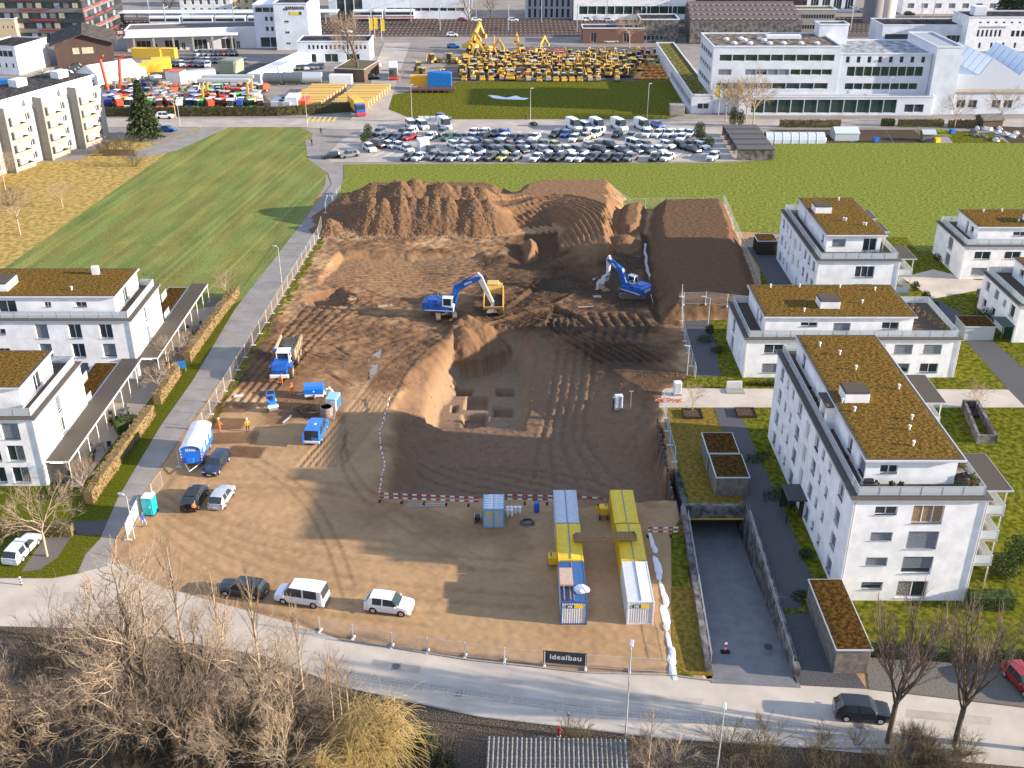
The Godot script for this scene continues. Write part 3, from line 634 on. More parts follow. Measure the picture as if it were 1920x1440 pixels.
# ---------------------------------------------------------------- apartment houses
func wall_holes(b: MB, o: Vector3, u: Vector3, w: float, y0: float, y1: float, holes: Array, dep := 0.3):
	var nn := u.cross(UP)
	var xs := [0.0, w]; var ys := [y0, y1]
	for q in holes:
		for t in [q[0], q[0] + q[2]]:
			if not xs.has(t): xs.append(t)
		for t in [q[1], q[1] + q[3]]:
			if not ys.has(t): ys.append(t)
	xs.sort(); ys.sort()
	for j in ys.size() - 1:
		var run := -1
		for i in xs.size():
			var solid := i < xs.size() - 1
			if solid:
				var c := V2((xs[i] + xs[i + 1]) / 2, (ys[j] + ys[j + 1]) / 2)
				for q in holes:
					if c.x > q[0] and c.x < q[0] + q[2] and c.y > q[1] and c.y < q[1] + q[3]: solid = false
			if solid and run < 0: run = i
			if not solid and run >= 0:
				var a: Vector3 = o + u * xs[run]; var d: Vector3 = o + u * xs[i]
				b.quad(a + UP * ys[j], d + UP * ys[j], d + UP * ys[j + 1], a + UP * ys[j + 1])
				run = -1
	for q in holes:
		var a: Vector3 = o + u * q[0] + UP * q[1]; var d: Vector3 = a + u * q[2]
		var e: Vector3 = d + UP * q[3]; var f: Vector3 = a + UP * q[3]
		var k := -nn * dep
		b.quad(a + k, d + k, d, a); b.quad(d + k, e + k, e, d); b.quad(e + k, f + k, f, e); b.quad(f + k, a + k, a, f)
func win_meshes(w: float, h: float, n: int, kind: String):
	var key := "w%.2f,%.2f,%d,%s" % [w, h, n, kind]
	if MC.has(key): return MC[key]
	var fr := MB.new(); var t := 0.07
	fr.box(V3(w / 2, t / 2, 0), V3(w, t, 0.08)); fr.box(V3(w / 2, h - t / 2, 0), V3(w, t, 0.08))
	fr.box(V3(t / 2, h / 2, 0), V3(t, h - 2 * t, 0.08)); fr.box(V3(w - t / 2, h / 2, 0), V3(t, h - 2 * t, 0.08))
	for i in range(1, n): fr.box(V3(w * i / n, h / 2, 0), V3(0.09, h - 2 * t, 0.076))
	var pane := MB.new()
	pane.box(V3(w / n / 2, h / 2, 0), V3(w / n - 0.08, h - 0.1, 0.02))
	var bl := MB.new()
	var k := int(h / 0.13)
	for i in k: bl.box(V3(w / 2, (i + 0.5) * h / k, 0), V3(w - 0.06, h / k * 0.96, 0.02), Basis(V3(1, 0, 0), 0.25))
	var si := MB.new()
	si.cbox(V3(w / 2, -0.025, 0.13), V3(w + 0.14, 0.05, 0.34), 0.012)
	MC[key] = [fr.mesh(), pane.mesh(), bl.mesh(), si.mesh()]
	return MC[key]
func window(parent, o: Vector3, u: Vector3, q: Array, frame_mat = null):
	var kind: String = q[4]
	var n := 1
	if kind.length() > 1 and kind[1].is_valid_int(): n = int(kind[1])
	var ms = win_meshes(q[2], q[3], n, kind[0])
	var nn := u.cross(UP)
	var tf := Transform3D(Basis(u, UP, nn), o + u * q[0] + UP * q[1] - nn * 0.22)
	var f = partb(parent, "window", ms[0], frame_mat if frame_mat != null else MT.white, tf)
	for i in n:
		var m = MT.glass
		if kind[0] == "c" and (i + int(q[0] * 3)) % 2 == 0: m = MT.curtain
		if kind[0] == "e": m = MT.glass_green
		if kind[0] == "y": m = mat("pane_cream", lin(0.42, 0.40, 0.26), 0.2)
		if kind[0] == "o": m = mat("pane_wood", lin(0.42, 0.28, 0.15), 0.3, MT.wood.albedo_texture, 0.9)
		part(f, "pane", ms[1], m, V3(q[2] * i / n, 0, 0))
	if kind[0] == "b":
		var dn: float = [1.0, 1.0, 0.72, 1.0, 0.86, 1.0, 0.5][int(absf(o.x + o.z) * 3.0 + q[0] * 1.7 + q[1] * 2.3) % 7]
		part(f, "blind", ms[2], MT.blind, V3(0, q[3] * (1.0 - dn), 0.055)).scale.y = dn
	if kind.find("n") < 0: part(f, "sill", ms[3], MT.alu)
	return f
func moss_mesh(w: float, d: float, sd: int, relief := 0.05) -> ArrayMesh:
	var nx := maxi(2, int(w / 0.4)); var nz := maxi(2, int(d / 0.4))
	var b := MB.new()
	var P := func(i, j) -> Vector3:
		var x: float = w * i / nx; var z: float = -d * j / nz
		var e: float = minf(minf(x, w - x), minf(-z, d + z))
		return V3(x, 0.03 + relief * clampf(e * 2.0, 0.0, 1.0) * (0.6 + n2.get_noise_2d(x * 9 + sd, z * 9)), z)
	for j in nz:
		for i in nx:
			b.quad(P.call(i, j), P.call(i + 1, j), P.call(i + 1, j + 1), P.call(i, j + 1))
	return b.mesh()
func railing(parent, a: Vector3, d: Vector3, h := 1.0, glass := true):
	var L := (d - a).length()
	var u := (d - a) / L
	var n := maxi(1, int(round(L / 1.8)))
	var s := L / n
	var bs := Basis(u, UP, u.cross(UP))
	var key := "rail%.2f,%.2f" % [s, h]
	if not MC.has(key):
		var f := MB.new(); var p := MB.new()
		f.box(V3(0, h / 2, 0), V3(0.05, h, 0.05)); f.box(V3(s / 2, h - 0.02, 0), V3(s - 0.05, 0.04, 0.06)); f.box(V3(s / 2, 0.09, 0), V3(s - 0.05, 0.03, 0.04))
		p.box(V3(s / 2, h / 2 + 0.03, 0.0), V3(s - 0.1, h - 0.18, 0.015))
		MC[key] = [f.mesh(), p.mesh()]
	var pm = MT.rail_glass if glass else MT.galv
	for i in n:
		var r = partb(parent, "railing", MC[key][0], MT.galv, Transform3D(bs, a + u * s * i))
		part(r, "railing_panel", MC[key][1], pm)
# at: front left ground corner. Front looks along +z, x runs right, the house reaches back to -d.
func flat_house(label, at, w, d, h, at_rect, ah, F, A, opts = {}):
	var t = thing("apartment_house", label, "building", at, 0.0, "white flat roofed apartment houses")
	var b := MB.new()
	var sides := [[V3(0, 0, 0), V3(1, 0, 0), w], [V3(w, 0, 0), V3(0, 0, -1), d], [V3(w, 0, -d), V3(-1, 0, 0), w], [V3(0, 0, -d), V3(0, 0, 1), d]]
	for i in 4:
		wall_holes(b, sides[i][0], sides[i][1], sides[i][2], 0.0, h, F[i])
	part(t, "wall", b, MT.plaster)
	for i in 4:
		for q in F[i]: window(t, sides[i][0], sides[i][1], q)
	# gravel margin at the foot, flat roof with its ledge
	var deck := MB.new()
	deck.box(V3(w / 2, h + 0.06, -d / 2), V3(w + 0.5, 0.12, d + 0.5))
	part(t, "eaves", deck, mat("ledge", lin(0.19, 0.165, 0.14), 0.9, tx_fine, 0.9))
	var tr := MB.new()
	tr.box(V3(w / 2, h + 0.14, -d / 2), V3(w - 0.7, 0.05, d - 0.7))
	part(t, "terrace_deck", tr, mat("deck", lin(0.15, 0.12, 0.10), 0.9, tx_fine, 0.5))
	var gut := MB.new()
	for c in [[V3(w / 2, h, 0.27), V3(w + 0.64, 0.1, 0.06)], [V3(w / 2, h, -d - 0.27), V3(w + 0.64, 0.1, 0.06)], [V3(-0.27, h, -d / 2), V3(0.06, 0.1, d + 0.46)], [V3(w + 0.27, h, -d / 2), V3(0.06, 0.1, d + 0.46)]]: gut.box(c[0], c[1])
	part(t, "gutter", gut, MT.alu)
	for px in [0.12, w - 0.12]:
		var dp := MB.new()
		dp.tube(V3(px, 0, 0.07), V3(px, h, 0.07), 0.05, 0.05, 6)
		part(t, "downpipe", dp, MT.galv)
	var r := 0.38
	railing(t, V3(r, h + 0.12, -r), V3(w - r, h + 0.12, -r)); railing(t, V3(r, h + 0.12, -d + r), V3(r, h + 0.12, -r))
	railing(t, V3(w - r, h + 0.12, -r), V3(w - r, h + 0.12, -d + r)); railing(t, V3(w - r, h + 0.12, -d + r), V3(r, h + 0.12, -d + r))
	# attic storey
	var x0: float = at_rect[0]; var x1: float = at_rect[1]; var z0: float = at_rect[2]; var z1: float = at_rect[3]   # z0 front, z1 back (both negative)
	var y: float = h + 0.165
	var ab := MB.new()
	var as_ := [[V3(x0, 0, z0), V3(1, 0, 0), x1 - x0], [V3(x1, 0, z0), V3(0, 0, -1), z0 - z1], [V3(x1, 0, z1), V3(-1, 0, 0), x1 - x0], [V3(x0, 0, z1), V3(0, 0, 1), z0 - z1]]
	for i in 4: wall_holes(ab, as_[i][0] + UP * y, as_[i][1], as_[i][2], 0.0, ah, A[i])
	part(t, "attic_wall", ab, MT.plaster)
	for i in 4:
		for q in A[i]: window(t, as_[i][0] + UP * y, as_[i][1], q)
	var ov: Array = opts.get("over", [0.35, 0.35, 0.35, 0.35])   # left, right, front, back
	var rx0: float = x0 - ov[0]; var rx1: float = x1 + ov[1]; var rz0: float = z0 + ov[2]; var rz1: float = z1 - ov[3]
	var rf := MB.new()
	rf.cbox(V3((rx0 + rx1) / 2, y + ah + 0.12, (rz0 + rz1) / 2), V3(rx1 - rx0, 0.24, rz0 - rz1), 0.03)
	var ro = part(t, "roof", rf, MT.plaster_gray)
	var gv := MB.new()
	gv.box(V3((rx0 + rx1) / 2, y + ah + 0.255, (rz0 + rz1) / 2), V3(rx1 - rx0 - 0.16, 0.03, rz0 - rz1 - 0.16))
	part(ro, "gravel_border", gv, MT.roof_gravel)
	part(ro, "moss", moss_mesh(rx1 - rx0 - 0.7, rz0 - rz1 - 0.7, int(at.x)), MT.moss, V3(rx0 + 0.35, y + ah + 0.255, rz0 - 0.35))
	var L = opts.get("lift")
	if L != null:
		var lb := MB.new()
		lb.cbox(V3(L[0], y + ah + 0.25 + 0.55, L[1]), V3(L[2], 1.1, L[3]), 0.03)
		var lo = part(ro, "lift_overrun", lb, MT.plaster)
		var lt := MB.new()
		lt.box(V3(L[0], y + ah + 1.36, L[1]), V3(L[2] + 0.1, 0.09, L[3] + 0.1)); lt.box(V3(L[0], y + ah + 1.43, L[1]), V3(L[2] - 0.15, 0.05, L[3] - 0.15))
		part(ro, "overrun_cover", lt, MT.roof_gravel)
	for q in opts.get("vents", []):
		var vb := MB.new()
		vb.tube(V3(q[0], y + ah + 0.25, q[1]), V3(q[0], y + ah + 0.7, q[1]), 0.1, 0.1, 8); vb.tube(V3(q[0], y + ah + 0.7, q[1]), V3(q[0], y + ah + 0.82, q[1]), 0.18, 0.13, 8)
		part(ro, "vent_pipe", vb, MT.white)
	var cx = opts.get("posts", [])
	for q in cx:
		var pb := MB.new()
		pb.tube(V3(q[0], y, q[1]), V3(q[0], y + ah, q[1]), 0.06, 0.06, 8)
		part(t, "roof_post", pb, MT.alu)
	return t
func balcony_tower(t, x, z, w, d, floors, fh, glass_side = 1):       # stacked balconies on posts with a flat roof, on the right side of a house
	for k in range(1, floors):
		var sl := MB.new()
		sl.cbox(V3(x + w / 2, k * fh, z), V3(w, 0.18, d), 0.02)
		part(t, "balcony", sl, MT.concrete)
		railing(t, V3(x + 0.05, k * fh + 0.1, z + d / 2 - 0.06), V3(x + w - 0.06, k * fh + 0.1, z + d / 2 - 0.06), 1.0)
		railing(t, V3(x + w - 0.06, k * fh + 0.1, z + d / 2 - 0.06), V3(x + w - 0.06, k * fh + 0.1, z - d / 2 + 0.06), 1.0)
		railing(t, V3(x + w - 0.06, k * fh + 0.1, z - d / 2 + 0.06), V3(x + 0.05, k * fh + 0.1, z - d / 2 + 0.06), 1.0)
	var y: float = floors * fh
	for s in [-1, 1]:
		var pb := MB.new()
		pb.tube(V3(x + w - 0.16, 0, z + s * (d / 2 - 0.2)), V3(x + w - 0.16, y - 0.15, z + s * (d / 2 - 0.2)), 0.07, 0.07, 8)
		part(t, "balcony_post", pb, MT.alu)
	var rb := MB.new()
	rb.cbox(V3(x + w / 2 + 0.1, y - 0.06, z), V3(w + 0.3, 0.18, d + 0.4), 0.03)
	var r = part(t, "balcony_roof", rb, MT.alu)
	var rg := MB.new()
	rg.box(V3(x + w / 2 + 0.1, y + 0.045, z), V3(w + 0.1, 0.03, d + 0.2))
	part(r, "gravel_cover", rg, MT.roof_gravel)
func grid_windows(cols: Array, floors: int, fh: float, base := 0.1) -> Array:
	# cols: [x, sill, w, h, kinds], one kind letter group per floor from the ground up
	var o := []
	for f in floors:
		for c in cols:
			var ks: Array = c[4]
			var k: String = ks[f % ks.size()]
			if k != "": o.append([c[0], base + f * fh + c[1], c[2], c[3], k])
	return o
func shed(label, at: Vector3, w: float, d: float, h: float, wall_m, group = "", slats := true):
	var t = thing("shed", label, "shed", at, 0.0, group)
	var n := int(h / 0.16)
	for s in [[V3(w / 2, 0, 0.0), 0.0, w], [V3(w / 2, 0, -d), 0.0, w], [V3(0, 0, -d / 2), PI / 2, d], [V3(w, 0, -d / 2), PI / 2, d]]:
		var key := "board%.2f" % s[2]
		if not MC.has(key):
			var b := MB.new(); b.cbox(V3(0, 0.073, 0), V3(s[2], 0.146, 0.04), 0.01); MC[key] = b.mesh()
		for i in n: part(t, "board", MC[key], wall_m, s[0] + UP * (h * i / n), s[1])
	var core := MB.new()
	core.box(V3(w / 2, h / 2, -d / 2), V3(w - 0.07, h - 0.02, d - 0.07))
	part(t, "wall", core, MT.bark_dark)
	var rf := MB.new()
	rf.cbox(V3(w / 2, h + 0.09, -d / 2), V3(w + 0.3, 0.16, d + 0.3), 0.02)
	var r = part(t, "roof", rf, MT.galv)
	part(r, "moss", moss_mesh(w + 0.1, d + 0.1, int(at.z)), MT.moss_brown, V3(-0.05, h + 0.15, 0.05))
	return t
func planter(label, at: Vector3, w: float, d: float, h: float):
	var t = thing("planter", label, "planter", at, 0.0, "square timber planters")
	var b := MB.new()
	for s in [[0, -d / 2 + 0.06, w, 0.12], [0, d / 2 - 0.06, w, 0.12], [-w / 2 + 0.06, 0, 0.12, d - 0.24], [w / 2 - 0.06, 0, 0.12, d - 0.24]]: b.box(V3(s[0], h / 2, s[1]), V3(s[2], h, s[3]))
	part(t, "frame", b, mat("rusty", lin(0.09, 0.06, 0.045), 0.9, tx_fine, 0.7))
	var e := MB.new()
	e.box(V3(0, h / 2 - 0.05, 0), V3(w - 0.26, h - 0.08, d - 0.26))
	part(t, "soil", e, MT.garden_soil)
	return t
func terrace_set(at: Vector3, turn: float, label):
	var t = thing("garden_table", label, "table", at, turn, "terrace furniture")
	var b := MB.new(); b.cbox(V3(0, 0.72, 0), V3(1.5, 0.05, 0.85), 0.015)
	part(t, "tabletop", b, MT.wood_gray)
	for s in [[-0.65, -0.35], [0.65, -0.35], [-0.65, 0.35], [0.65, 0.35]]: part(t, "leg", bxm(V3(0.06, 0.7, 0.06)), MT.dark, V3(s[0], 0, s[1]))
func garden_chair(at: Vector3, turn: float, label):
	var t = thing("garden_chair", label, "chair", at, turn, "terrace furniture")
	part(t, "seat", bevm(V3(0.48, 0.05, 0.46), 0.012), MT.dark, V3(0, 0.42, 0))
	part(t, "backrest", bevm(V3(0.48, 0.5, 0.04), 0.012), MT.dark, V3(0, 0.45, -0.22))
	for s in [[-0.2, -0.2], [0.2, -0.2], [-0.2, 0.2], [0.2, 0.2]]: part(t, "leg", bxm(V3(0.035, 0.43, 0.035)), MT.steel, V3(s[0], 0, s[1]))
func potted(at: Vector3, h: float, m, label):
	var t = thing("potted_plant", label, "plant", at, rng.randf() * TAU, "potted plants on the terraces")
	var p := MB.new(); p.lathe(Vector3.ZERO, [[0.17, 0], [0.24, 0.4], [0.26, 0.42], [0.2, 0.4], [0.0, 0.36]], 10)
	part(t, "pot", p, mat("terracotta", lin(0.28, 0.14, 0.08), 0.8))
	var b := MB.new()
	leaf_cloud(b, V3(0, 0.4 + h / 2, 0), V3(0.28, h / 2, 0.28), 90, 0.12)
	part(t, "foliage", b, m)
func leaf_cloud(b: MB, c: Vector3, r: Vector3, n: int, s: float):
	for i in n:
		var d := V3(rng.randfn(), rng.randfn(), rng.randfn()).normalized() * pow(rng.randf(), 0.4)
		var p := c + d * r
		var a := V3(rng.randfn(), rng.randfn(), rng.randfn()).normalized() * s
		var e := a.cross(V3(rng.randfn(), rng.randfn(), rng.randfn())).normalized() * s * 0.55
		b.quad(p - a, p - e, p + a, p + e)

func setup_homes():
	# the long house by the garage ramp, four storeys and attic
	var fl := [0.0, 2.8, 5.6, 8.4]
	var front := grid_windows([[2.0, 1.25, 2.0, 0.9, ["b1", "b1", "b1", "g2"]], [5.4, 0.3, 2.8, 1.95, ["c2", "b1", "b1", "o3"]]], 4, 2.8, 0.0)
	var left := grid_windows([[2.2, 0.6, 1.3, 1.6, ["b1"]], [5.2, 1.0, 0.8, 1.1, ["b1", "g1", "b1", "g1"]], [7.6, 1.0, 0.8, 1.1, ["b1"]], [10.4, 0.6, 1.5, 1.6, ["b1", "b1", "b1", "g2"]], [17.4, 0.6, 1.4, 1.6, ["b1", "b1", "b1", "g2"]], [20.2, 1.0, 0.8, 1.1, ["b1"]], [22.6, 1.0, 0.8, 1.1, ["g1", "b1", "b1", "g1"]], [26.2, 0.6, 1.5, 1.6, ["b1", "b1", "b1", "g2"]]], 4, 2.8, 0.0)
	for f in [1, 2, 3]: left.append([14.0, f * 2.8 - 0.4, 1.2, 2.2, "y1n"])
	var right := grid_windows([[3.0, 0.3, 2.2, 1.95, ["g2"]], [9, 0.3, 2.2, 1.95, ["c2"]], [19, 0.3, 2.2, 1.95, ["g2"]]], 4, 2.8, 0.0)
	var t = flat_house("longest white apartment house beside the garage ramp, rusty moss roof", V3(30.5, 0, -79.7), 12.0, 30.6, 11.3, [1.4, 9.6, -2.3, -28.3], 2.55,
		[front, right, [], left],
		[[[1.3, 1.1, 1.6, 0.9, "g2"]], [[1.0, 0.2, 3.2, 2.1, "g3n"], [10, 0.2, 3, 2.1, "g3n"]], [], [[2.6, 0.5, 1.2, 1.6, "b1"], [20.5, 0.5, 1.2, 1.6, "g1"], [24.0, 0.4, 1.8, 1.8, "b1"]]],
		{"over": [0.35, 0.5, 0.5, 0.35], "lift": [3.3, -13.6, 2.4, 2.2], "vents": [[3.0, -25.5], [4.6, -23.4], [5.3, -19.8], [7.6, -9.2], [6.7, -7.2], [6.1, -4.3], [2.6, -10.8], [1.9, -12.6], [8.4, -15.5]]})
	balcony_tower(t, 12.0, -4.8, 2.6, 6.2, 4, 2.8); balcony_tower(t, 12.0, -21.5, 2.6, 6.2, 4, 2.8)
	# projecting stair tower of the attic, entrance porch
	var sb := MB.new()
	wall_holes(sb, V3(0.5, 11.45, -14.9), V3(0, 0, 1), 2.6, 0, 2.5, [[0.7, 0.4, 1.2, 1.7]]); sb.quad(V3(0.5, 11.45, -12.3), V3(1.4, 11.45, -12.3), V3(1.4, 13.95, -12.3), V3(0.5, 13.95, -12.3)); sb.quad(V3(1.4, 11.45, -14.9), V3(0.5, 11.45, -14.9), V3(0.5, 13.95, -14.9), V3(1.4, 13.95, -14.9))
	var st = part(t, "stair_tower", sb, MT.plaster)
	window(t, V3(0.5, 11.45, -14.9), V3(0, 0, 1), [0.7, 0.4, 1.2, 1.7, "y1"])
	var sr := MB.new(); sr.cbox(V3(0.9, 14.06, -13.6), V3(1.3, 0.2, 3.0), 0.03)
	part(st, "tower_roof", sr, MT.roof_gravel)
	var pb := MB.new()
	pb.cbox(V3(-1.0, 2.75, -14.2), V3(2.0, 0.16, 3.2), 0.03); pb.box(V3(-1.9, 1.34, -15.7), V3(0.12, 2.68, 0.12)); pb.box(V3(-1.9, 1.34, -12.7), V3(0.12, 2.68, 0.12)); pb.box(V3(-1.0, 1.34, -15.75), V3(1.7, 2.66, 0.05))
	part(t, "entrance_porch", pb, mat("porch", lin(0.03, 0.035, 0.04), 0.3))
	part(t, "entrance_door", bxm(V3(0.06, 2.2, 1.4)), MT.glass, V3(-0.04, 0.02, -14.2))
	for q in [[1.0, -1.4], [2.4, -1.3], [3.2, -1.25]]: potted(V3(30.5 + q[0] + 1.2, 11.47, -79.7 + q[1]), 0.5, mat("leaf_dark", lin(0.035, 0.055, 0.02), 0.8), "potted green shrub on the dark roof terrace above the ramp house")
	for q in [[10.2, -1.2], [11.2, -2.2], [11.2, -1.3], [11.0, -4.0]]: potted(V3(30.5 + q[0], 11.47, -79.7 + q[1]), 0.9, mat("leaf_gold", lin(0.16, 0.15, 0.05), 0.8), "tall potted shrub at the corner of the covered roof terrace")
	for q in [-20.0, -17.5, -6.0]: potted(V3(31.3, 11.47, -79.7 + q), 0.45, MT.leaf_dark, "potted green shrub on the narrow side terrace of the ramp house")
	terrace_set(V3(40.9, 11.47, -83.2), 0.3, "grey garden table on the covered roof terrace of the ramp house")
	garden_chair(V3(40.2, 11.47, -82.2), 2.6, "dark garden chair at the roof terrace table of the ramp house"); garden_chair(V3(41.5, 11.47, -82.4), 3.6, "dark garden chair at the roof terrace table of the ramp house")
	var grill = thing("barbecue_grill", "black barbecue grill standing on the roof terrace behind the railing", "grill", V3(32.0, 11.47, -81.0))
	part(grill, "cabinet", bevm(V3(1.0, 0.8, 0.6), 0.05), MT.dark); part(grill, "lid", bevm(V3(0.95, 0.35, 0.55), 0.12), MT.black, V3(0, 0.8, 0))
	for q in [[-0.62, 0], [0.62, 0]]: part(grill, "side_shelf", bxm(V3(0.22, 0.04, 0.5)), MT.steel, V3(q[0], 0.74, 0))
	# two storeys and attic, broad front
	t = flat_house("broad two storey white house with attic, behind the ramp house", V3(30.5, 0, -125.9), 27.9, 12.2, 5.5, [2.4, 21.6, -0.9, -11.4], 2.55,
		[grid_windows([[2.4, 0.7, 2.6, 1.35, ["b1", "g2"]], [8.6, 0.7, 2.6, 1.35, ["b1", "b1"]], [16, 0.7, 2.2, 1.35, ["b1", "b1"]], [19.4, 0.7, 2.4, 1.35, ["b1", "b1"]], [23.2, 0.7, 2.4, 1.35, ["g2", "b1"]]], 2, 2.75, 0.0), grid_windows([[3, 0.3, 2.2, 1.9, ["g2"]], [8, 0.3, 2.2, 1.9, ["g2"]]], 2, 2.75, 0.0), [], grid_windows([[3.2, 0.2, 1.6, 2.1, ["b1"]]], 2, 2.75, 0.0)],
		[[[4.6, 1.3, 2.2, 0.6, "g2"], [8.9, 0.1, 2.2, 1.7, "b1"], [15.2, 0.9, 2.2, 1.0, "g2"]], [[2.5, 0.2, 2.4, 2.0, "g2"]], [], [[5.5, 0.05, 0.9, 2.1, "b1"], [7.2, 0.9, 1.4, 1.2, "g1"]]],
		{"lift": [11.2, -4.3, 2.6, 2.4], "vents": [[5, -10.5], [9, -10.6], [14.5, -10.4], [19, -9.4], [16, -5.0], [7.6, -2.2]]})
	for q in 7: potted(V3(30.5 + 24.6 + 0.35 * q, 5.7, -125.9 - 9.5 + q * 1.25), 0.4, MT.leaf_gold, "small potted plant in the row along the right terrace railing")
	var pt = thing("privacy_panel", "small white concrete stair block in front of the broad house", "wall", V3(28.74, 0, -122.64))
	part(pt, "panel", bevm(V3(2.0, 1.1, 0.3), 0.03), MT.plaster_gray); part(pt, "plinth", bevm(V3(2.4, 0.2, 1.2), 0.03), MT.concrete, V3(0, 0, 0.8))
	# three storeys and attic at the field
	t = flat_house("three storey white house at the green field, narrow end to the site", V3(44.7, 0, -146.6), 12.0, 23.6, 8.5, [1.9, 9.9, -3.4, -20.8], 2.55,
		[grid_windows([[5.6, 0.35, 2.8, 1.75, ["b1", "b1", "g3"]]], 3, 2.8, 0.0), grid_windows([[4, 0.3, 2.2, 1.9, ["g2"]], [14, 0.3, 2.2, 1.9, ["g2"]]], 3, 2.8, 0.0), [], grid_windows([[1.6, 0.7, 1.2, 1.4, ["b1", "b1", "g1"]], [4.4, 0.9, 0.8, 1.1, ["b1"]], [6.8, 0.7, 0.8, 1.3, ["g1"]], [13.0, 0.9, 0.8, 1.1, ["g1"]], [16, 0.7, 1.1, 1.4, ["b1"]], [18.4, 0.7, 1.1, 1.4, ["b1", "b1", "g1"]], [21, 0.7, 1.2, 1.4, ["b1"]]], 3, 2.8, 0.0) + [[9.6, 2.6, 1.1, 2.0, "y1n"], [9.6, 5.2, 1.1, 2.0, "y1n"]]],
		[[[0.8, 0.9, 2.0, 1.1, "b1"], [5.4, 0.1, 2.0, 2.0, "g2"]], [[1, 0.2, 2.4, 2.0, "g2"]], [], [[4, 0.3, 1.0, 1.8, "y1"], [14.5, 0.8, 1.2, 1.2, "g1"]]],
		{"over": [0.35, 0.7, 0.5, 0.35], "lift": [3.6, -14.0, 2.5, 2.4], "vents": [[7.8, -19.5], [5.8, -9.4], [6.1, -9.2], [8.2, -7.2], [8.5, -7.0]], "posts": [[10.2, -3.2]]})
	balcony_tower(t, 12.0, -4.0, 2.6, 5.4, 3, 2.8); balcony_tower(t, 12.0, -14.5, 2.0, 4.0, 3, 2.9); balcony_tower(t, 12.0, -20.8, 2.0, 4.0, 3, 2.9)
	terrace_set(V3(52.6, 8.7, -148.3), 0.2, "garden table on the roof terrace of the house at the field")
	garden_chair(V3(51.6, 8.7, -148.2), 1.2, "dark chair on the roof terrace of the house at the field"); garden_chair(V3(53.8, 8.7, -148.0), 4.4, "dark chair on the roof terrace of the house at the field")
	t = flat_house("white two storey house with wide roof terrace at the field's end", V3(72.1, 0, -161.0), 22.0, 12.2, 5.5, [2.2, 21.8, -1.2, -9.6], 2.55,
		[grid_windows([[1.8, 0.6, 2.6, 1.3, ["b1", "g2"]], [6.6, 0.6, 2.6, 1.3, ["b1", "g2"]], [10.4, 0.9, 1.8, 0.9, ["b1", "g2"]], [15, 0.6, 2.4, 1.3, ["b1", "b1"]]], 2, 2.75, 0.0), [], [], grid_windows([[5.6, 0.3, 2.0, 2.0, ["b1", "b1"]]], 2, 2.75, 0.0)],
		[[[5.6, 1.2, 2.4, 0.7, "g2"]], [], [], [[3.5, 0.05, 0.9, 2.1, "b1"], [5.2, 0.9, 1.4, 1.1, "g1"]]],
		{"lift": [11.6, -3.6, 2.4, 2.2], "vents": [[5.5, -8.2], [8.6, -8.4], [9.2, -3.2]]})
	t = flat_house("white house corner with green framed entrance at the dark paver path", V3(70.6, 0, -136.8), 18.0, 12.6, 5.6, [3.4, 16, -3.0, -11.0], 2.55,
		[grid_windows([[3, 0.6, 2.4, 1.3, ["b1"]]], 2, 2.75, 0.0), [], [], grid_windows([[1.4, 0.9, 1.3, 1.3, ["e1", "b1"]], [4.6, 0.9, 1.3, 1.3, ["e1", "b1"]], [7.6, 0.9, 1.0, 1.0, ["", "g2"]], [9.9, 0.3, 1.6, 1.9, ["", "e1"]]], 2, 2.75, 0.0)],
		[[], [], [], [[2, 0.9, 1.4, 1.1, "g1"]]], {})
	var ep := MB.new()
	ep.cbox(V3(-0.9, 2.5, -1.6), V3(1.8, 0.14, 3.4), 0.03); ep.box(V3(-0.1, 1.2, -1.4), V3(0.08, 2.4, 2.4)); ep.box(V3(-1.6, 1.2, -0.1), V3(0.1, 2.4, 0.1))
	part(t, "entrance_porch", ep, mat("porch_green", lin(0.015, 0.05, 0.035), 0.4))
	# the two houses on the left of the site
	var lf := grid_windows([[-100, 0, 1, 1, [""]], [9.4, 0.4, 1.9, 1.8, ["b1", "g2", "b1"]], [13.6, 0.9, 1.5, 0.8, ["g2"]], [19.0, 0.35, 1.6, 2.0, ["b1"]], [23.2, 0.35, 1.7, 2.0, ["b1", "g2", "g2"]], [27.2, 0.35, 1.7, 2.0, ["b1", "b1", "g2"]]], 3, 2.75, 0.05)
	t = flat_house("left hand white house in front of the striped field", V3(-80.4, 0, -125.4), 31.4, 12.0, 8.4, [5.0, 29.3, -1.3, -10.6], 2.55,
		[lf, grid_windows([[5.2, 0.3, 1.4, 2.0, ["g2", "b1", "g2"]]], 3, 2.75, 0.05), [], []],
		[[[4.6 + 4.6, 0.4, 2.4, 1.7, "g2"], [15.2, 1.2, 0.9, 0.7, "g2"], [19.2, 1.2, 1.5, 0.7, "g2"]], [[3.4, 0.1, 2.0, 2.1, "g2"]], [], []],
		{"lift": [13.6, -4.2, 3.4, 3.4], "vents": [[23.4, -3.0], [24.0, -9.0], [10.6, -4.0]]})
	var ch := MB.new(); ch.cbox(V3(24.6, 11.9, -8.6), V3(0.9, 1.3, 0.6), 0.03)
	part(t, "chimney", ch, MT.plaster)
	pergola(t, 31.4, 2.6, 1.8, -0.2, 26.0, 2.9)
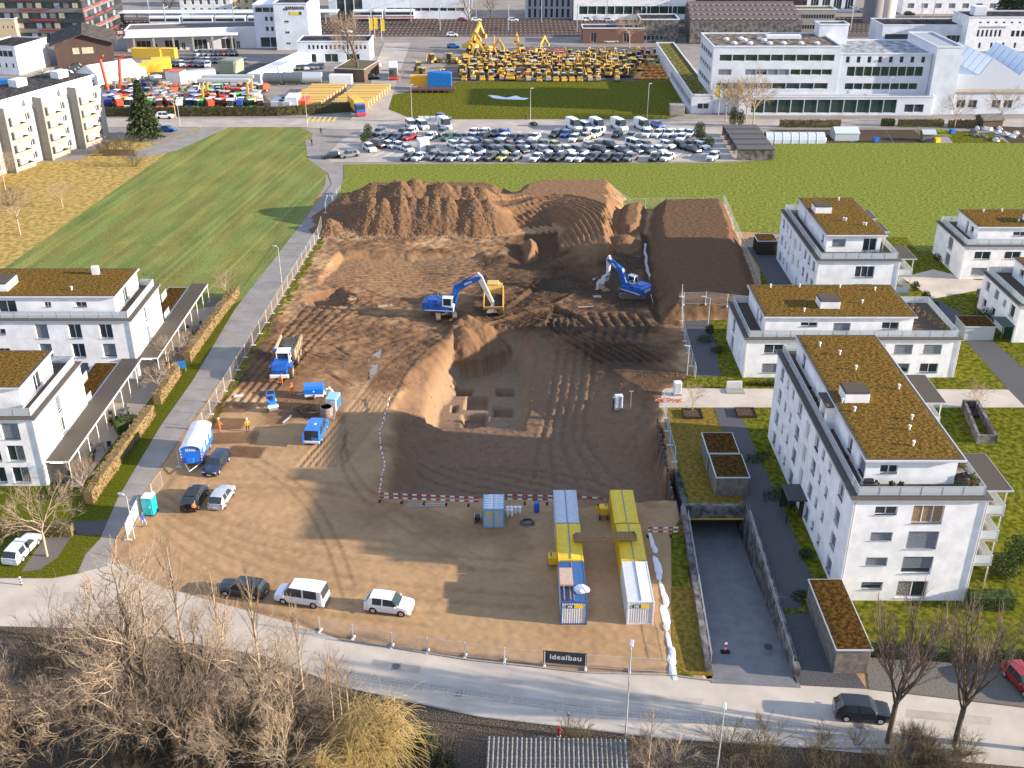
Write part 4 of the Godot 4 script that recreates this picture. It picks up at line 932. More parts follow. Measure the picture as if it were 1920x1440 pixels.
	t = flat_house("near left white house with the long dark canopy along its side", V3(-82.0, 0, -99.5), 30.9, 13.6, 8.4, [5.0, 29.1, -1.9, -10.6], 2.55,
		[grid_windows([[20.2, 0.35, 1.7, 2.0, ["b1", "g2", "b1"]], [24.6, 0.35, 1.9, 2.0, ["g2", "g2", ""]], [27.2, 0.35, 1.9, 2.0, ["c2", "c2", "b1"]]], 3, 2.75, 0.05), grid_windows([[5.8, 0.3, 1.4, 2.0, ["g2", "g2", "b1"]]], 3, 2.75, 0.05), [], []],
		[[], [[3.6, 0.1, 2.0, 2.1, "g2"]], [], []], {})
	pergola(t, 30.9, 2.6, 1.6, -0.2, 26.5, 2.9)
	# front hedge-side screens under the canopy
	for q in [[-48.2, -107.0, 0.4, "near left"], [-48.2, -115.5, 1.3, "near left"], [-45.6, -133.0, 0.2, "far left"], [-45.6, -141.0, 1.2, "far left"]]:
		terrace_set(V3(q[0], 0.02, q[1]), q[2], "grey garden table on the %s house's terrace by the canopy posts" % q[3])
		for k in 3: garden_chair(V3(q[0] + cos(q[2] + k * 2.1) * 1.3, 0.02, q[1] - sin(q[2] + k * 2.1) * 1.1), q[2] + k * 2.1, "dark garden chair on the %s house's terrace" % q[3])
		for k in 4: potted(V3(q[0] + rng.randf_range(-1.6, 0.6), 0.02, q[1] + rng.randf_range(2.0, 4.5)), rng.randf_range(0.4, 0.9), mat("leaf_gold", lin(0.16, 0.15, 0.05), 0.8) if k % 2 else MT.leaf_dark, "potted plant on the %s house's terrace" % q[3])
	# sheds, planters, the covered bins, the ramp
	shed("timber shed with moss roof, the nearer of the pair on dry grass", V3(22.07, 0, -97.47), 3.4, 4.6, 2.3, MT.wood_gray)
	shed("timber shed with moss roof, the further of the pair on dry grass", V3(22.02, 0, -102.49), 3.3, 4.4, 2.3, MT.wood_gray)
	shed("long timber bicycle shed with rusty moss roof at the ramp's mouth", V3(27.52, 0, -69.97), 2.9, 9.4, 2.5, MT.wood_gray)
	shed("dark timber shed at the far end of the paver path", V3(41.78, 0, -172.02), 3.2, 3.4, 2.4, mat("wood_dark", lin(0.05, 0.04, 0.034), 0.9))
	shed("low shed with rusty roof beside the broad house's terrace", V3(64.05, 0, -137.53), 4.2, 3.6, 2.0, MT.galv)
	planter("square rusty planter with bare tree on the dry grass", V3(22.31, 0, -115.65), 2.4, 2.2, 0.35); planter("square rusty planter on the green lawn beside the paver path", V3(28.96, 0, -115.92), 2.4, 2.2, 0.35); planter("square rusty planter on the lawn right of the long house", V3(57.46, 0, -115.92), 2.4, 2.2, 0.35)
	var bx = thing("stair_well", "concrete stair well sunk beside the lawn right of the long house", "stairwell", V3(56.72, 0, -108.64))
	var wb := MB.new()
	wb.extrude([V2(0, 0), V2(1.6, 9.0), V2(3.6, 9.0), V2(2.4, 0), V2(2.1, 0.3), V2(3.1, 8.7), V2(1.9, 8.7), V2(0.4, 0.35), V2(1.9, 0.2), V2(2.2, 0)], V3(-2, 0, 0), V3(1, 0, 0), V3(0, 0, -1), UP, 1.1)
	part(bx, "wall", wb, MT.old_concrete)
	var b5 = thing("concrete_trough", "concrete trough bed beside the white corner house", "planter", V3(72.32, 0, -151.71))
	for q in [[V3(0, 0, 0), V3(0.25, 1.2, 4.6), 0.25], [V3(2.6, 0, 0), V3(0.25, 1.2, 4.6), 0.25], [V3(1.3, 0, -2.2), V3(2.3, 1.2, 0.25), 0.25], [V3(1.3, 0, 2.2), V3(2.3, 1.2, 0.25), 0.25]]: part(b5, "side", bxm(q[1]), MT.old_concrete, q[0], 0.0)
	garage_ramp()
func pergola(t, x: float, w: float, gap: float, z0: float, L: float, h: float):   # a long flat canopy on slim posts along the house's right side
	var rb := MB.new()
	rb.cbox(V3(x + w / 2 + 0.1, h, z0 - L / 2), V3(w, 0.16, L), 0.03)
	var r = part(t, "canopy", rb, MT.white)
	var g := MB.new(); g.box(V3(x + w / 2 + 0.1, h + 0.10, z0 - L / 2), V3(w - 0.15, 0.04, L - 0.2))
	part(r, "gravel_cover", g, MT.roof_gravel)
	var n := int(L / 2.9)
	for i in n + 1:
		var p := MB.new(); p.tube(V3(x + w - 0.05, 0, z0 - 0.2 - (L - 0.4) * i / n), V3(x + w - 0.05, h - 0.08, z0 - 0.2 - (L - 0.4) * i / n), 0.05, 0.05, 6)
		part(t, "canopy_post", p, MT.white)
	var m := MB.new(); m.box(V3(x - 1.5, h - 0.1, z0 - 19.5), V3(3.0, 0.2, 10.5))
	var m2 = part(t, "low_wing", m, MT.plaster)
	part(m2, "moss", moss_mesh(2.8, 10.2, 7), MT.moss_brown, V3(x - 2.9, h + 0.0, z0 - 14.4))
	var lw := MB.new(); lw.box(V3(x - 1.5, (h - 0.2) / 2, z0 - 19.5), V3(2.6, h - 0.2, 10.2))
	part(t, "low_wing_wall", lw, MT.plaster)
	for k in [2.75, 5.5]:
		var bl := MB.new(); bl.cbox(V3(x - 1.2, k, z0 - 14.0), V3(2.2, 0.16, 2.4), 0.02)
		part(t, "balcony", bl, MT.concrete)
		railing(t, V3(x - 0.1, k + 0.08, z0 - 12.8), V3(x - 0.1, k + 0.08, z0 - 15.2))
	part(t, "privacy_screen", bxm(V3(w - 0.3, h - 0.3, 0.06)), mat("screen", lin(0.10, 0.085, 0.075), 0.7, tx_streak, 0.6), V3(x + w / 2, 0, z0 - 0.25))
func garage_ramp():
	var t = thing("garage_ramp", "concrete walled ramp sinking to a dark underground garage mouth", "ramp", Vector3.ZERO)
	var a: Vector2 = RAMP[0]; var b: Vector2 = RAMP[1]; var c: Vector2 = RAMP[2]; var d: Vector2 = RAMP[3]
	var dp := -3.3
	var V := func(p: Vector2, y: float) -> Vector3: return V3(p.x, y, p.y)
	var mb := MB.new()
	mb.quad(V.call(d + V2(-0.3, 0.6), 0.017), V.call(c + V2(0.3, 0.6), 0.017), V.call(c + V2(0.3, 0), 0.017), V.call(d + V2(-0.3, 0), 0.017)); mb.quad(V.call(d, 0.017), V.call(c, 0.017), V.call(c.lerp(b, 0.92), dp), V.call(d.lerp(a, 0.92), dp))
	var back := V2(0, -9)
	mb.quad(V.call(d.lerp(a, 0.92), dp), V.call(c.lerp(b, 0.92), dp), V.call(b + back, dp - 0.3), V.call(a + back, dp - 0.3))
	part(t, "roadway", mb, MT.tarmac)
	var wl := MB.new()
	for s in [[d, a, -0.5], [c, b, 0.5]]:
		var p: Vector2 = s[0].lerp(s[1], 0.03); var q: Vector2 = s[1]; var o := V2(s[2], 0)
		var low := 0.45 if s[2] < 0 else 0.9
		wl.quad(V.call(p, dp - 0.4), V.call(q, dp - 0.4), V.call(q, 0.95), V.call(p, low))
		wl.quad(V.call(p + o, -0.1), V.call(p, -0.1), V.call(p, low), V.call(p + o, low))
		wl.quad(V.call(p, low), V.call(q, 0.95), V.call(q + o, 0.95), V.call(p + o, low))
		wl.quad(V.call(p + o, -0.2), V.call(q + o, -0.2), V.call(q + o, 0.95), V.call(p + o, low))
	part(t, "retaining_wall", wl, MT.old_concrete)
	var lt := MB.new()
	lt.box(V3((a.x + b.x) / 2, 0.1, a.y - 0.2), V3(b.x - a.x + 0.6, 1.7, 0.5))
	var lo = part(t, "portal_beam", lt, MT.old_concrete)
	var ye := MB.new(); ye.box(V3((a.x + b.x) / 2, -0.72, a.y + 0.07), V3(b.x - a.x - 0.1, 0.16, 0.06))
	part(lo, "height_bar", ye, mat("yellow_bar", lin(0.65, 0.42, 0.02), 0.5))
	var tn := MB.new()
	for s in [a, b]: tn.quad(V.call(s, dp - 0.4), V.call(s + back, dp - 0.4), V.call(s + back, 0.0), V.call(s, 0.0))
	tn.quad(V.call(a, -0.45), V.call(b, -0.45), V.call(b + back, -0.45), V.call(a + back, -0.45)); tn.quad(V.call(a + back, dp - 0.4), V.call(b + back, dp - 0.4), V.call(b + back, -0.4), V.call(a + back, -0.4))
	part(t, "garage_mouth", tn, MT.old_concrete)
	var rl := MB.new()
	for s in [[d, a], [c, b]]:
		for k in 11:
			var p: Vector2 = s[0].lerp(s[1], 0.06 + 0.085 * k)
			rl.tube(V.call(p, 0.4), V.call(p, 1.6), 0.02, 0.02, 5)
		rl.tube(V.call(s[0].lerp(s[1], 0.06), 1.45), V.call(s[0].lerp(s[1], 0.91), 1.9), 0.02, 0.02, 5); rl.tube(V.call(s[0].lerp(s[1], 0.06), 1.1), V.call(s[0].lerp(s[1], 0.91), 1.5), 0.015, 0.015, 5)
	part(t, "handrail", rl, MT.galv)
	var bc = thing("warning_beacon", "small red and white warning beacon standing on the ramp", "beacon", V3(18.9, -0.55, -73.2))
	part(bc, "foot", bevm(V3(0.8, 0.12, 0.5), 0.03), MT.rubber)
	for i in 4: part(bc, "band", bxm(V3(0.22, 0.24, 0.06)), MT.white if i % 2 else mat("red", lin(0.55, 0.03, 0.03), 0.5), V3(0, 0.12 + 0.24 * i, 0))
	var mh = thing("manhole_cover", "dark round manhole cover in the ramp roadway", "manhole", V3(22.7, 0, -73.28))
	var ml := MB.new(); ml.lathe(Vector3.ZERO, [[0.4, 0.0], [0.4, 0.03], [0.0, 0.035]], 16)
	part(mh, "lid", ml, MT.dark)

# ---------------------------------------------------------------- vehicles and things of the site
func face(a: Vector3, b: Vector3) -> float: return atan2(b.x - a.x, b.z - a.z)     # local +z looks from a to b
func paint(key, r, g, b, rough = 0.3) -> StandardMaterial3D:
	if MT.has(key): return MT[key]
	var m = mat(key, lin(r, g, b), rough)
	m.clearcoat_enabled = true; m.clearcoat = 0.6; m.clearcoat_roughness = 0.1
	return m
func car_paint(c: String):
	match c:
		"white": return paint("car_white", 0.74, 0.75, 0.76)
		"silver": return paint("car_silver", 0.42, 0.44, 0.46)
		"grey": return paint("car_grey", 0.13, 0.14, 0.15)
		"black": return paint("car_black", 0.012, 0.013, 0.015)
		"navy": return paint("car_navy", 0.012, 0.02, 0.055)
		"blue": return paint("car_blue", 0.01, 0.09, 0.36)
		"red": return paint("car_red", 0.30, 0.012, 0.015)
		"yellow": return paint("car_yellow", 0.55, 0.48, 0.10)
		"green": return paint("car_green", 0.02, 0.075, 0.05)
		"maroon": return paint("car_maroon", 0.07, 0.015, 0.02)
		"beige": return paint("car_beige", 0.42, 0.37, 0.28)
		"site_blue": return paint("site_blue", 0.008, 0.16, 0.62)
	return paint("car_white", 0.74, 0.75, 0.76)
var CARS := {
	"hatch": [4.1, 1.78, 1.48, 0.27, 0.43, 0.86, 0.985, 0.60, 0.31],
	"saloon": [4.6, 1.80, 1.45, 0.28, 0.42, 0.73, 0.88, 0.60, 0.31],
	"estate": [4.65, 1.82, 1.48, 0.27, 0.41, 0.90, 0.985, 0.60, 0.32],
	"suv": [4.4, 1.84, 1.66, 0.25, 0.39, 0.88, 0.985, 0.62, 0.35],
	"van": [4.9, 1.92, 1.95, 0.16, 0.32, 0.965, 0.995, 0.53, 0.33],
	"tall_van": [5.9, 2.02, 2.6, 0.12, 0.26, 0.975, 0.995, 0.44, 0.34],
	"camper": [6.6, 2.2, 2.8, 0.10, 0.22, 0.975, 0.995, 0.44, 0.34]}
# a car as a loft of cross sections: painted shell, glazing, wheels, lamps; the front looks along +z
func car_meshes(kind: String, windows := true):
	var key := "car" + kind + str(windows)
	if MC.has(key): return MC[key]
	var s: Array = CARS[kind]
	var L: float = s[0]; var W: float = s[1] / 2; var Hh: float = s[2]; var r: float = s[8]
	var belt: float = Hh * s[7]
	var zf := 0.19; var zr := 0.80
	var st := [0.0, 0.012, 0.05, s[3], s[4], s[5], s[6], 1.0, 0.985, s[4] + (s[5] - s[4]) * 0.40, s[4] + (s[5] - s[4]) * 0.45, s[4] + (s[5] - s[4]) * 0.86, s[4] + (s[5] - s[4]) * 0.93]
	for c in [zf, zr]:
		for k in [-1.16, -1.1, -0.8, -0.45, 0.0, 0.45, 0.8, 1.1, 1.16]: st.append(c + k * r / L)
	st.sort()
	var sec := []
	for f in st:
		var y0 := 0.22
		for c in [zf, zr]:
			var d: float = absf(f - c) * L
			if d < r * 1.12: y0 = maxf(y0, r + sqrt(maxf(0.0, r * r * 1.25 - d * d)))
		y0 = minf(y0, belt - 0.12)
		var top: float; var wr: float; var bl := belt
		if f <= s[3]:
			bl = lerpf(Hh * s[7] * 0.80, belt, pow(f / s[3], 0.6)); top = bl + 0.03; wr = W * 0.78
		elif f < s[4]:
			var t: float = (f - s[3]) / (s[4] - s[3]); top = lerpf(belt + 0.03, Hh * 0.975, t); wr = W * lerpf(0.80, 0.74, t)
		elif f <= s[5]:
			top = Hh * (0.975 + 0.025 * sin(PI * (f - s[4]) / (s[5] - s[4]))); wr = W * 0.74
		elif f < s[6]:
			var t: float = (f - s[5]) / (s[6] - s[5]); top = lerpf(Hh * 0.97, belt + 0.03, t); wr = W * 0.76
		else:
			top = belt + 0.02; wr = W * 0.80
		if kind == "tall_van" or kind == "camper" or kind == "van": wr = maxf(wr, W * (0.9 if f > s[4] else 0.8))
		var tw := 1.0 - 0.13 * pow(clampf(1.0 - f / 0.10, 0, 1), 2) - 0.08 * pow(clampf((f - 0.93) / 0.07, 0, 1), 2)
		if f == 0.0: bl *= 0.86; top = bl + 0.01
		var z: float = L * (0.5 - f)
		sec.append([V3(W * 0.90 * tw, y0, z), V3(W * tw, maxf(y0 + 0.02, minf(0.42, bl - 0.1)), z), V3(W * 0.985 * tw, maxf(y0 + 0.04, bl * 0.8), z), V3(W * 0.94 * tw, bl, z), V3(wr * tw, top, z), V3(0, top + 0.03, z)])
	var body := MB.new(); var gl := MB.new()
	var b0: float = s[4] + (s[5] - s[4]) * 0.40; var b1: float = s[4] + (s[5] - s[4]) * 0.45; var b2: float = s[4] + (s[5] - s[4]) * 0.86; var b3: float = s[4] + (s[5] - s[4]) * 0.93
	for i in st.size() - 1:
		var f: float = (st[i] + st[i + 1]) / 2
		for j in 5:
			var glass := false
			if j == 3:
				glass = f > s[4] - (s[4] - s[3]) * 0.0 and f < b2 and not (f > b0 and f < b1)
				if f > s[3] and f < s[4]: glass = (f - s[3]) / (s[4] - s[3]) > 0.35
				if not windows and f > b0: glass = false
			if j == 4: glass = (f > s[3] and f < s[4]) or (f > s[5] and f < s[6] and windows)
			for m in [1.0, -1.0]:
				var q := V3(m, 1, 1)
				var a: Vector3 = sec[i][j] * q; var b: Vector3 = sec[i][j + 1] * q; var c: Vector3 = sec[i + 1][j + 1] * q; var d: Vector3 = sec[i + 1][j] * q
				var tgt := gl if glass else body
				if m > 0: tgt.quad(a, d, c, b)
				else: tgt.quad(a, b, c, d)
	for e in [0, st.size() - 1]:
		for j in 5:
			var a: Vector3 = sec[e][j]; var b: Vector3 = sec[e][j + 1]
			var am := a * V3(-1, 1, 1); var bm := b * V3(-1, 1, 1)
			if e == 0: body.quad(am, a, b, bm)
			else: body.quad(a, am, bm, b)
	var lo := MB.new()
	lo.box(V3(0, 0.26, 0), V3(W * 1.7, 0.2, L * 0.94))
	lo.box(V3(0, 0.42, L / 2 - 0.035), V3(W * 1.2, 0.2, 0.09))
	var wh := MB.new(); var rm := MB.new()
	wh.tube(V3(-0.11, 0, 0), V3(0.11, 0, 0), r, r, 14)
	rm.tube(V3(-0.12, 0, 0), V3(0.12, 0, 0), r * 0.62, r * 0.62, 10)
	var hl := MB.new(); hl.cbox(Vector3.ZERO, V3(W * 0.42, 0.13, 0.18), 0.03)
	var tl := MB.new(); tl.cbox(Vector3.ZERO, V3(W * 0.26, 0.2, 0.1), 0.02)
	var mi := MB.new(); mi.cbox(Vector3.ZERO, V3(0.2, 0.13, 0.1), 0.03)
	MC[key] = [body.mesh(), gl.mesh(), lo.mesh(), wh.mesh(), rm.mesh(), hl.mesh(), tl.mesh(), mi.mesh()]
	return MC[key]
var CARN := {}
func car(kind: String, col: String, at: Vector3, turn: float, label: String, group := "", near := false, windows := true):
	var key := kind + col + str(near) + str(windows)
	var nm := "parked_van" if kind in ["van", "tall_van", "camper"] else "parked_car"
	if CARN.has(key):
		return dup(CARN[key], at, turn, label, group)
	var s: Array = CARS[kind]
	var m = car_meshes(kind, windows)
	var t = proto(thing(nm, label, "van" if nm == "parked_van" else "car", at, turn, group), nm)
	part(t, "body", m[0], car_paint(col)); part(t, "glazing", m[1], MT.glass); part(t, "underbody", m[2], MT.rubber)
	var zf: float = s[0] * 0.31; var zr: float = -s[0] * 0.30; var x: float = s[1] / 2 - 0.13
	for q in [[x, zf], [-x, zf], [x, zr], [-x, zr]]:
		var w = part(t, "wheel", m[3], MT.rubber, V3(q[0], s[8], q[1]))
		if near: part(w, "rim", m[4], MT.alu)
	var hy: float = s[2] * s[7] * 0.74
	for k in [-1, 1]:
		part(t, "headlight", m[5], mat("lamp_clear", lin(0.6, 0.62, 0.65), 0.15), V3(k * s[1] * 0.34, hy, s[0] * 0.478))
		part(t, "taillight", m[6], mat("lamp_red", lin(0.32, 0.01, 0.01), 0.2), V3(k * s[1] * 0.39, s[2] * s[7] * 0.88, -s[0] * 0.488))
		if near: part(t, "wing_mirror", m[7], car_paint(col), V3(k * (s[1] / 2 + 0.06), s[2] * s[7] + 0.05, s[0] * (0.5 - s[3] - 0.06)))
	if near:
		var pl := MB.new(); pl.box(V3(0, hy * 0.75, -s[0] / 2 - 0.012), V3(0.5, 0.11, 0.02)); pl.box(V3(0, hy * 0.55, s[0] / 2 + 0.02), V3(0.5, 0.11, 0.02))
		part(t, "number_plate", pl, MT.white)
	CARN[key] = t
	return t
func wheel_mesh(r: float, w: float) -> Array:
	var key := "big%.2f,%.2f" % [r, w]
	if not MC.has(key):
		var a := MB.new(); a.tube(V3(-w / 2 + 0.06, 0, 0), V3(w / 2 - 0.06, 0, 0), r, r, 18); a.tube(V3(-w / 2, 0, 0), V3(w / 2, 0, 0), r * 0.9, r * 0.9, 18)
		for i in 18:
			var t := TAU * i / 18
			a.box(V3(0, cos(t) * r, sin(t) * r), V3(w * 0.96, 0.05, 0.07), Basis(V3(1, 0, 0), t))
		var b := MB.new(); b.tube(V3(-w / 2 - 0.015, 0, 0), V3(w / 2 + 0.015, 0, 0), r * 0.5, r * 0.5, 12); b.tube(V3(-w / 2 - 0.05, 0, 0), V3(w / 2 + 0.05, 0, 0), r * 0.2, r * 0.2, 8)
		MC[key] = [a.mesh(), b.mesh()]
	return MC[key]
func wheel(t, at: Vector3, r: float, w: float, rim):
	var m = wheel_mesh(r, w)
	var o = part(t, "wheel", m[0], mat("tyre_dusty", lin(0.10, 0.08, 0.06), 0.95), at)
	part(o, "rim", m[1], rim)
func corrugated(b: MB, a: Vector3, u: Vector3, L: float, y0: float, y1: float, amp := 0.04, pitch := 0.28):
	var nn := u.cross(UP)
	var n := int(L / pitch)
	var p := L / n
	for i in n:
		var x := i * p
		var pts := [[x, 0.0], [x + p * 0.25, 0.0], [x + p * 0.4, -amp], [x + p * 0.85, -amp], [x + p, 0.0]]
		for k in 4:
			var q: Vector3 = a + u * pts[k][0] + nn * pts[k][1]; var r: Vector3 = a + u * pts[k + 1][0] + nn * pts[k + 1][1]
			b.quad(q + UP * y0, r + UP * y0, r + UP * y1, q + UP * y1)
func container(at: Vector3, turn: float, frame, panel, roof, label, sign_on := false, L := 6.06, W := 2.44, Hh := 2.6, group := "site containers in two rows"):
	var t = thing("site_container", label, "container", at, turn, group)
	var key := "cont%.2f,%.2f,%.2f" % [L, W, Hh]
	if not MC.has(key):
		var f := MB.new()
		for x in [-W / 2 + 0.08, W / 2 - 0.08]:
			for z in [-0.08, -L + 0.08]: f.cbox(V3(x, Hh / 2, z), V3(0.16, Hh, 0.16), 0.015)
			for y in [0.08, Hh - 0.07]: f.box(V3(x, y, -L / 2), V3(0.12, 0.14, L - 0.32))
		for z in [-0.08, -L + 0.08]:
			for y in [0.08, Hh - 0.07]: f.box(V3(0, y, z), V3(W - 0.32, 0.14, 0.12))
		var s := MB.new(); corrugated(s, V3(W / 2 - 0.04, 0, -0.16), V3(0, 0, -1), L - 0.32, 0.15, Hh - 0.14); s.quad(V3(-0.0, 0, 0), V3(0, 0, 0), V3(0, 0, 0), V3(0, 0, 0))
		var s2 := MB.new(); corrugated(s2, V3(-W / 2 + 0.04, 0, -L + 0.16), V3(0, 0, 1), L - 0.32, 0.15, Hh - 0.14)
		var e := MB.new(); corrugated(e, V3(-W / 2 + 0.16, 0, -0.05), V3(1, 0, 0), W - 0.32, 0.15, Hh - 0.14, 0.03, 0.2)
		var e2 := MB.new(); corrugated(e2, V3(W / 2 - 0.16, 0, -L + 0.05), V3(-1, 0, 0), W - 0.32, 0.15, Hh - 0.14, 0.03, 0.2)
		var r := MB.new()
		r.quad(V3(-W / 2 + 0.1, Hh - 0.03, -0.1), V3(0, Hh + 0.05, -0.1), V3(0, Hh + 0.05, -L + 0.1), V3(-W / 2 + 0.1, Hh - 0.03, -L + 0.1)); r.quad(V3(0, Hh + 0.05, -0.1), V3(W / 2 - 0.1, Hh - 0.03, -0.1), V3(W / 2 - 0.1, Hh - 0.03, -L + 0.1), V3(0, Hh + 0.05, -L + 0.1))
		r.tri(V3(-W / 2 + 0.1, Hh - 0.03, -0.1), V3(W / 2 - 0.1, Hh - 0.03, -0.1), V3(0, Hh + 0.05, -0.1))
		var sm := MB.new(); sm.box(V3(0, Hh + 0.065, -L / 2), V3(0.09, 0.04, L - 0.25))
		MC[key] = [f.mesh(), s.mesh(), s2.mesh(), e.mesh(), e2.mesh(), r.mesh(), sm.mesh()]
	var m = MC[key]
	part(t, "frame", m[0], frame)
	part(t, "side_panel", m[1], panel); part(t, "side_panel", m[2], panel); part(t, "end_panel", m[3], panel); part(t, "end_panel", m[4], panel)
	var r = part(t, "roof", m[5], roof)
	part(r, "seam", m[6], mat("seam", lin(0.16, 0.17, 0.19), 0.6))
	if sign_on:
		var sg := MB.new(); sg.box(V3(-0.38, Hh - 0.5, 0.0), V3(0.72, 0.34, 0.03))
		var so = part(t, "company_sign", sg, mat("sign_navy", lin(0.03, 0.045, 0.09), 0.4))
		part(so, "lettering", text("HE", 0.27, 0.012), MT.white, V3(-0.38, Hh - 0.5, 0.022))
		var sy := MB.new(); sy.box(V3(0.4, Hh - 0.5, 0.0), V3(0.78, 0.34, 0.03))
		part(t, "yellow_sign", sy, mat("sign_yellow", lin(0.75, 0.5, 0.01), 0.4))
	return t
func text(s: String, size: float, depth := 0.02, serif := false, weight := 800) -> TextMesh:
	var tm := TextMesh.new()
	var f := SystemFont.new()
	f.font_names = PackedStringArray(["Droid Sans"]); f.font_weight = weight
	tm.font = f; tm.text = s; tm.font_size = 64; tm.pixel_size = size / 48.0; tm.depth = depth
	return tm
func mesh_panel(L: float, h: float):
	var key := "fp%.2f,%.2f" % [L, h]
	if not MC.has(key):
		var f := MB.new()
		for x in [0.02, L - 0.02]: f.tube(V3(x, 0.05, 0), V3(x, h, 0), 0.025, 0.025, 6)
		for y in [0.2, h - 0.02]: f.tube(V3(0, y, 0), V3(L, y, 0), 0.018, 0.018, 5)
		var w := MB.new()
		for i in 20: w.tube(V3(L * (i + 0.5) / 20, 0.2, 0), V3(L * (i + 0.5) / 20, h, 0), 0.005, 0.005, 3, false)
		for i in 7: w.tube(V3(0, 0.2 + (h - 0.2) * i / 7.0, 0), V3(L, 0.2 + (h - 0.2) * i / 7.0, 0), 0.005, 0.005, 3, false)
		MC[key] = [f.mesh(), w.mesh()]
	return MC[key]
func mobile_fence(pts: Array, label, feet := true, h := 2.0, step := 3.5):
	var o: Vector2 = pts[0]
	var t = thing("mobile_fence", label, "fence", onv(o))
	for i in pts.size() - 1:
		var a: Vector2 = pts[i]; var b: Vector2 = pts[i + 1]
		var n := maxi(1, int(round((b - a).length() / step)))
		for k in n:
			var p := a.lerp(b, float(k) / n); var q := a.lerp(b, float(k + 1) / n)
			var P = onv(p) - t.position; var Q = onv(q) - t.position
			var L = (Q - P).length()
			var m = mesh_panel(snappedf(L, 0.1), h)
			var u = (Q - P) / L
			var zz = u.cross(UP).normalized()
			var r = partb(t, "fence_panel", m[0], MT.galv, Transform3D(Basis(u, UP, zz), P))
			part(r, "wire_mesh", m[1], MT.galv)
			if feet: partb(t, "concrete_foot", bevm(V3(0.22, 0.14, 0.75), 0.03), mat("foot", lin(0.55, 0.54, 0.52), 0.9), Transform3D(Basis(u, UP, zz), P))
			part(t, "post", bxm(V3(0.07, h + 0.05, 0.07)), mat("post_white", lin(0.62, 0.63, 0.64), 0.5), P)
	return t
func striped_barrier(pts: Array, label, rails := 2):
	var t = thing("barrier", label, "barrier", onv(pts[0]))
	for i in pts.size() - 1:
		var a = onv(pts[i]) - t.position; var b = onv(pts[i + 1]) - t.position
		var L = (b - a).length()
		var u = (b - a) / L
		var bs := Basis(u, UP, u.cross(UP).normalized())
		var n := int(L / 0.5)
		for r in rails:
			for k in n:
				var red := k % 2 == 0
				partb(t, "red_band" if red else "white_band", bxm(V3(0.5, 0.17, 0.03)), mat("band_red", lin(0.42, 0.02, 0.03), 0.5) if red else MT.white, Transform3D(bs, a + u * (L * (k + 0.5) / n) + UP * (0.95 - r * 0.48)))
		for k in int(L / 2.4) + 1:
			partb(t, "post", bxm(V3(0.06, 1.15, 0.05)), MT.galv, Transform3D(bs, a + u * minf(L, k * 2.4) - bs.z * 0.05))
			partb(t, "foot", bevm(V3(0.2, 0.1, 0.6), 0.02), MT.rubber, Transform3D(bs, a + u * minf(L, k * 2.4)))
	return t
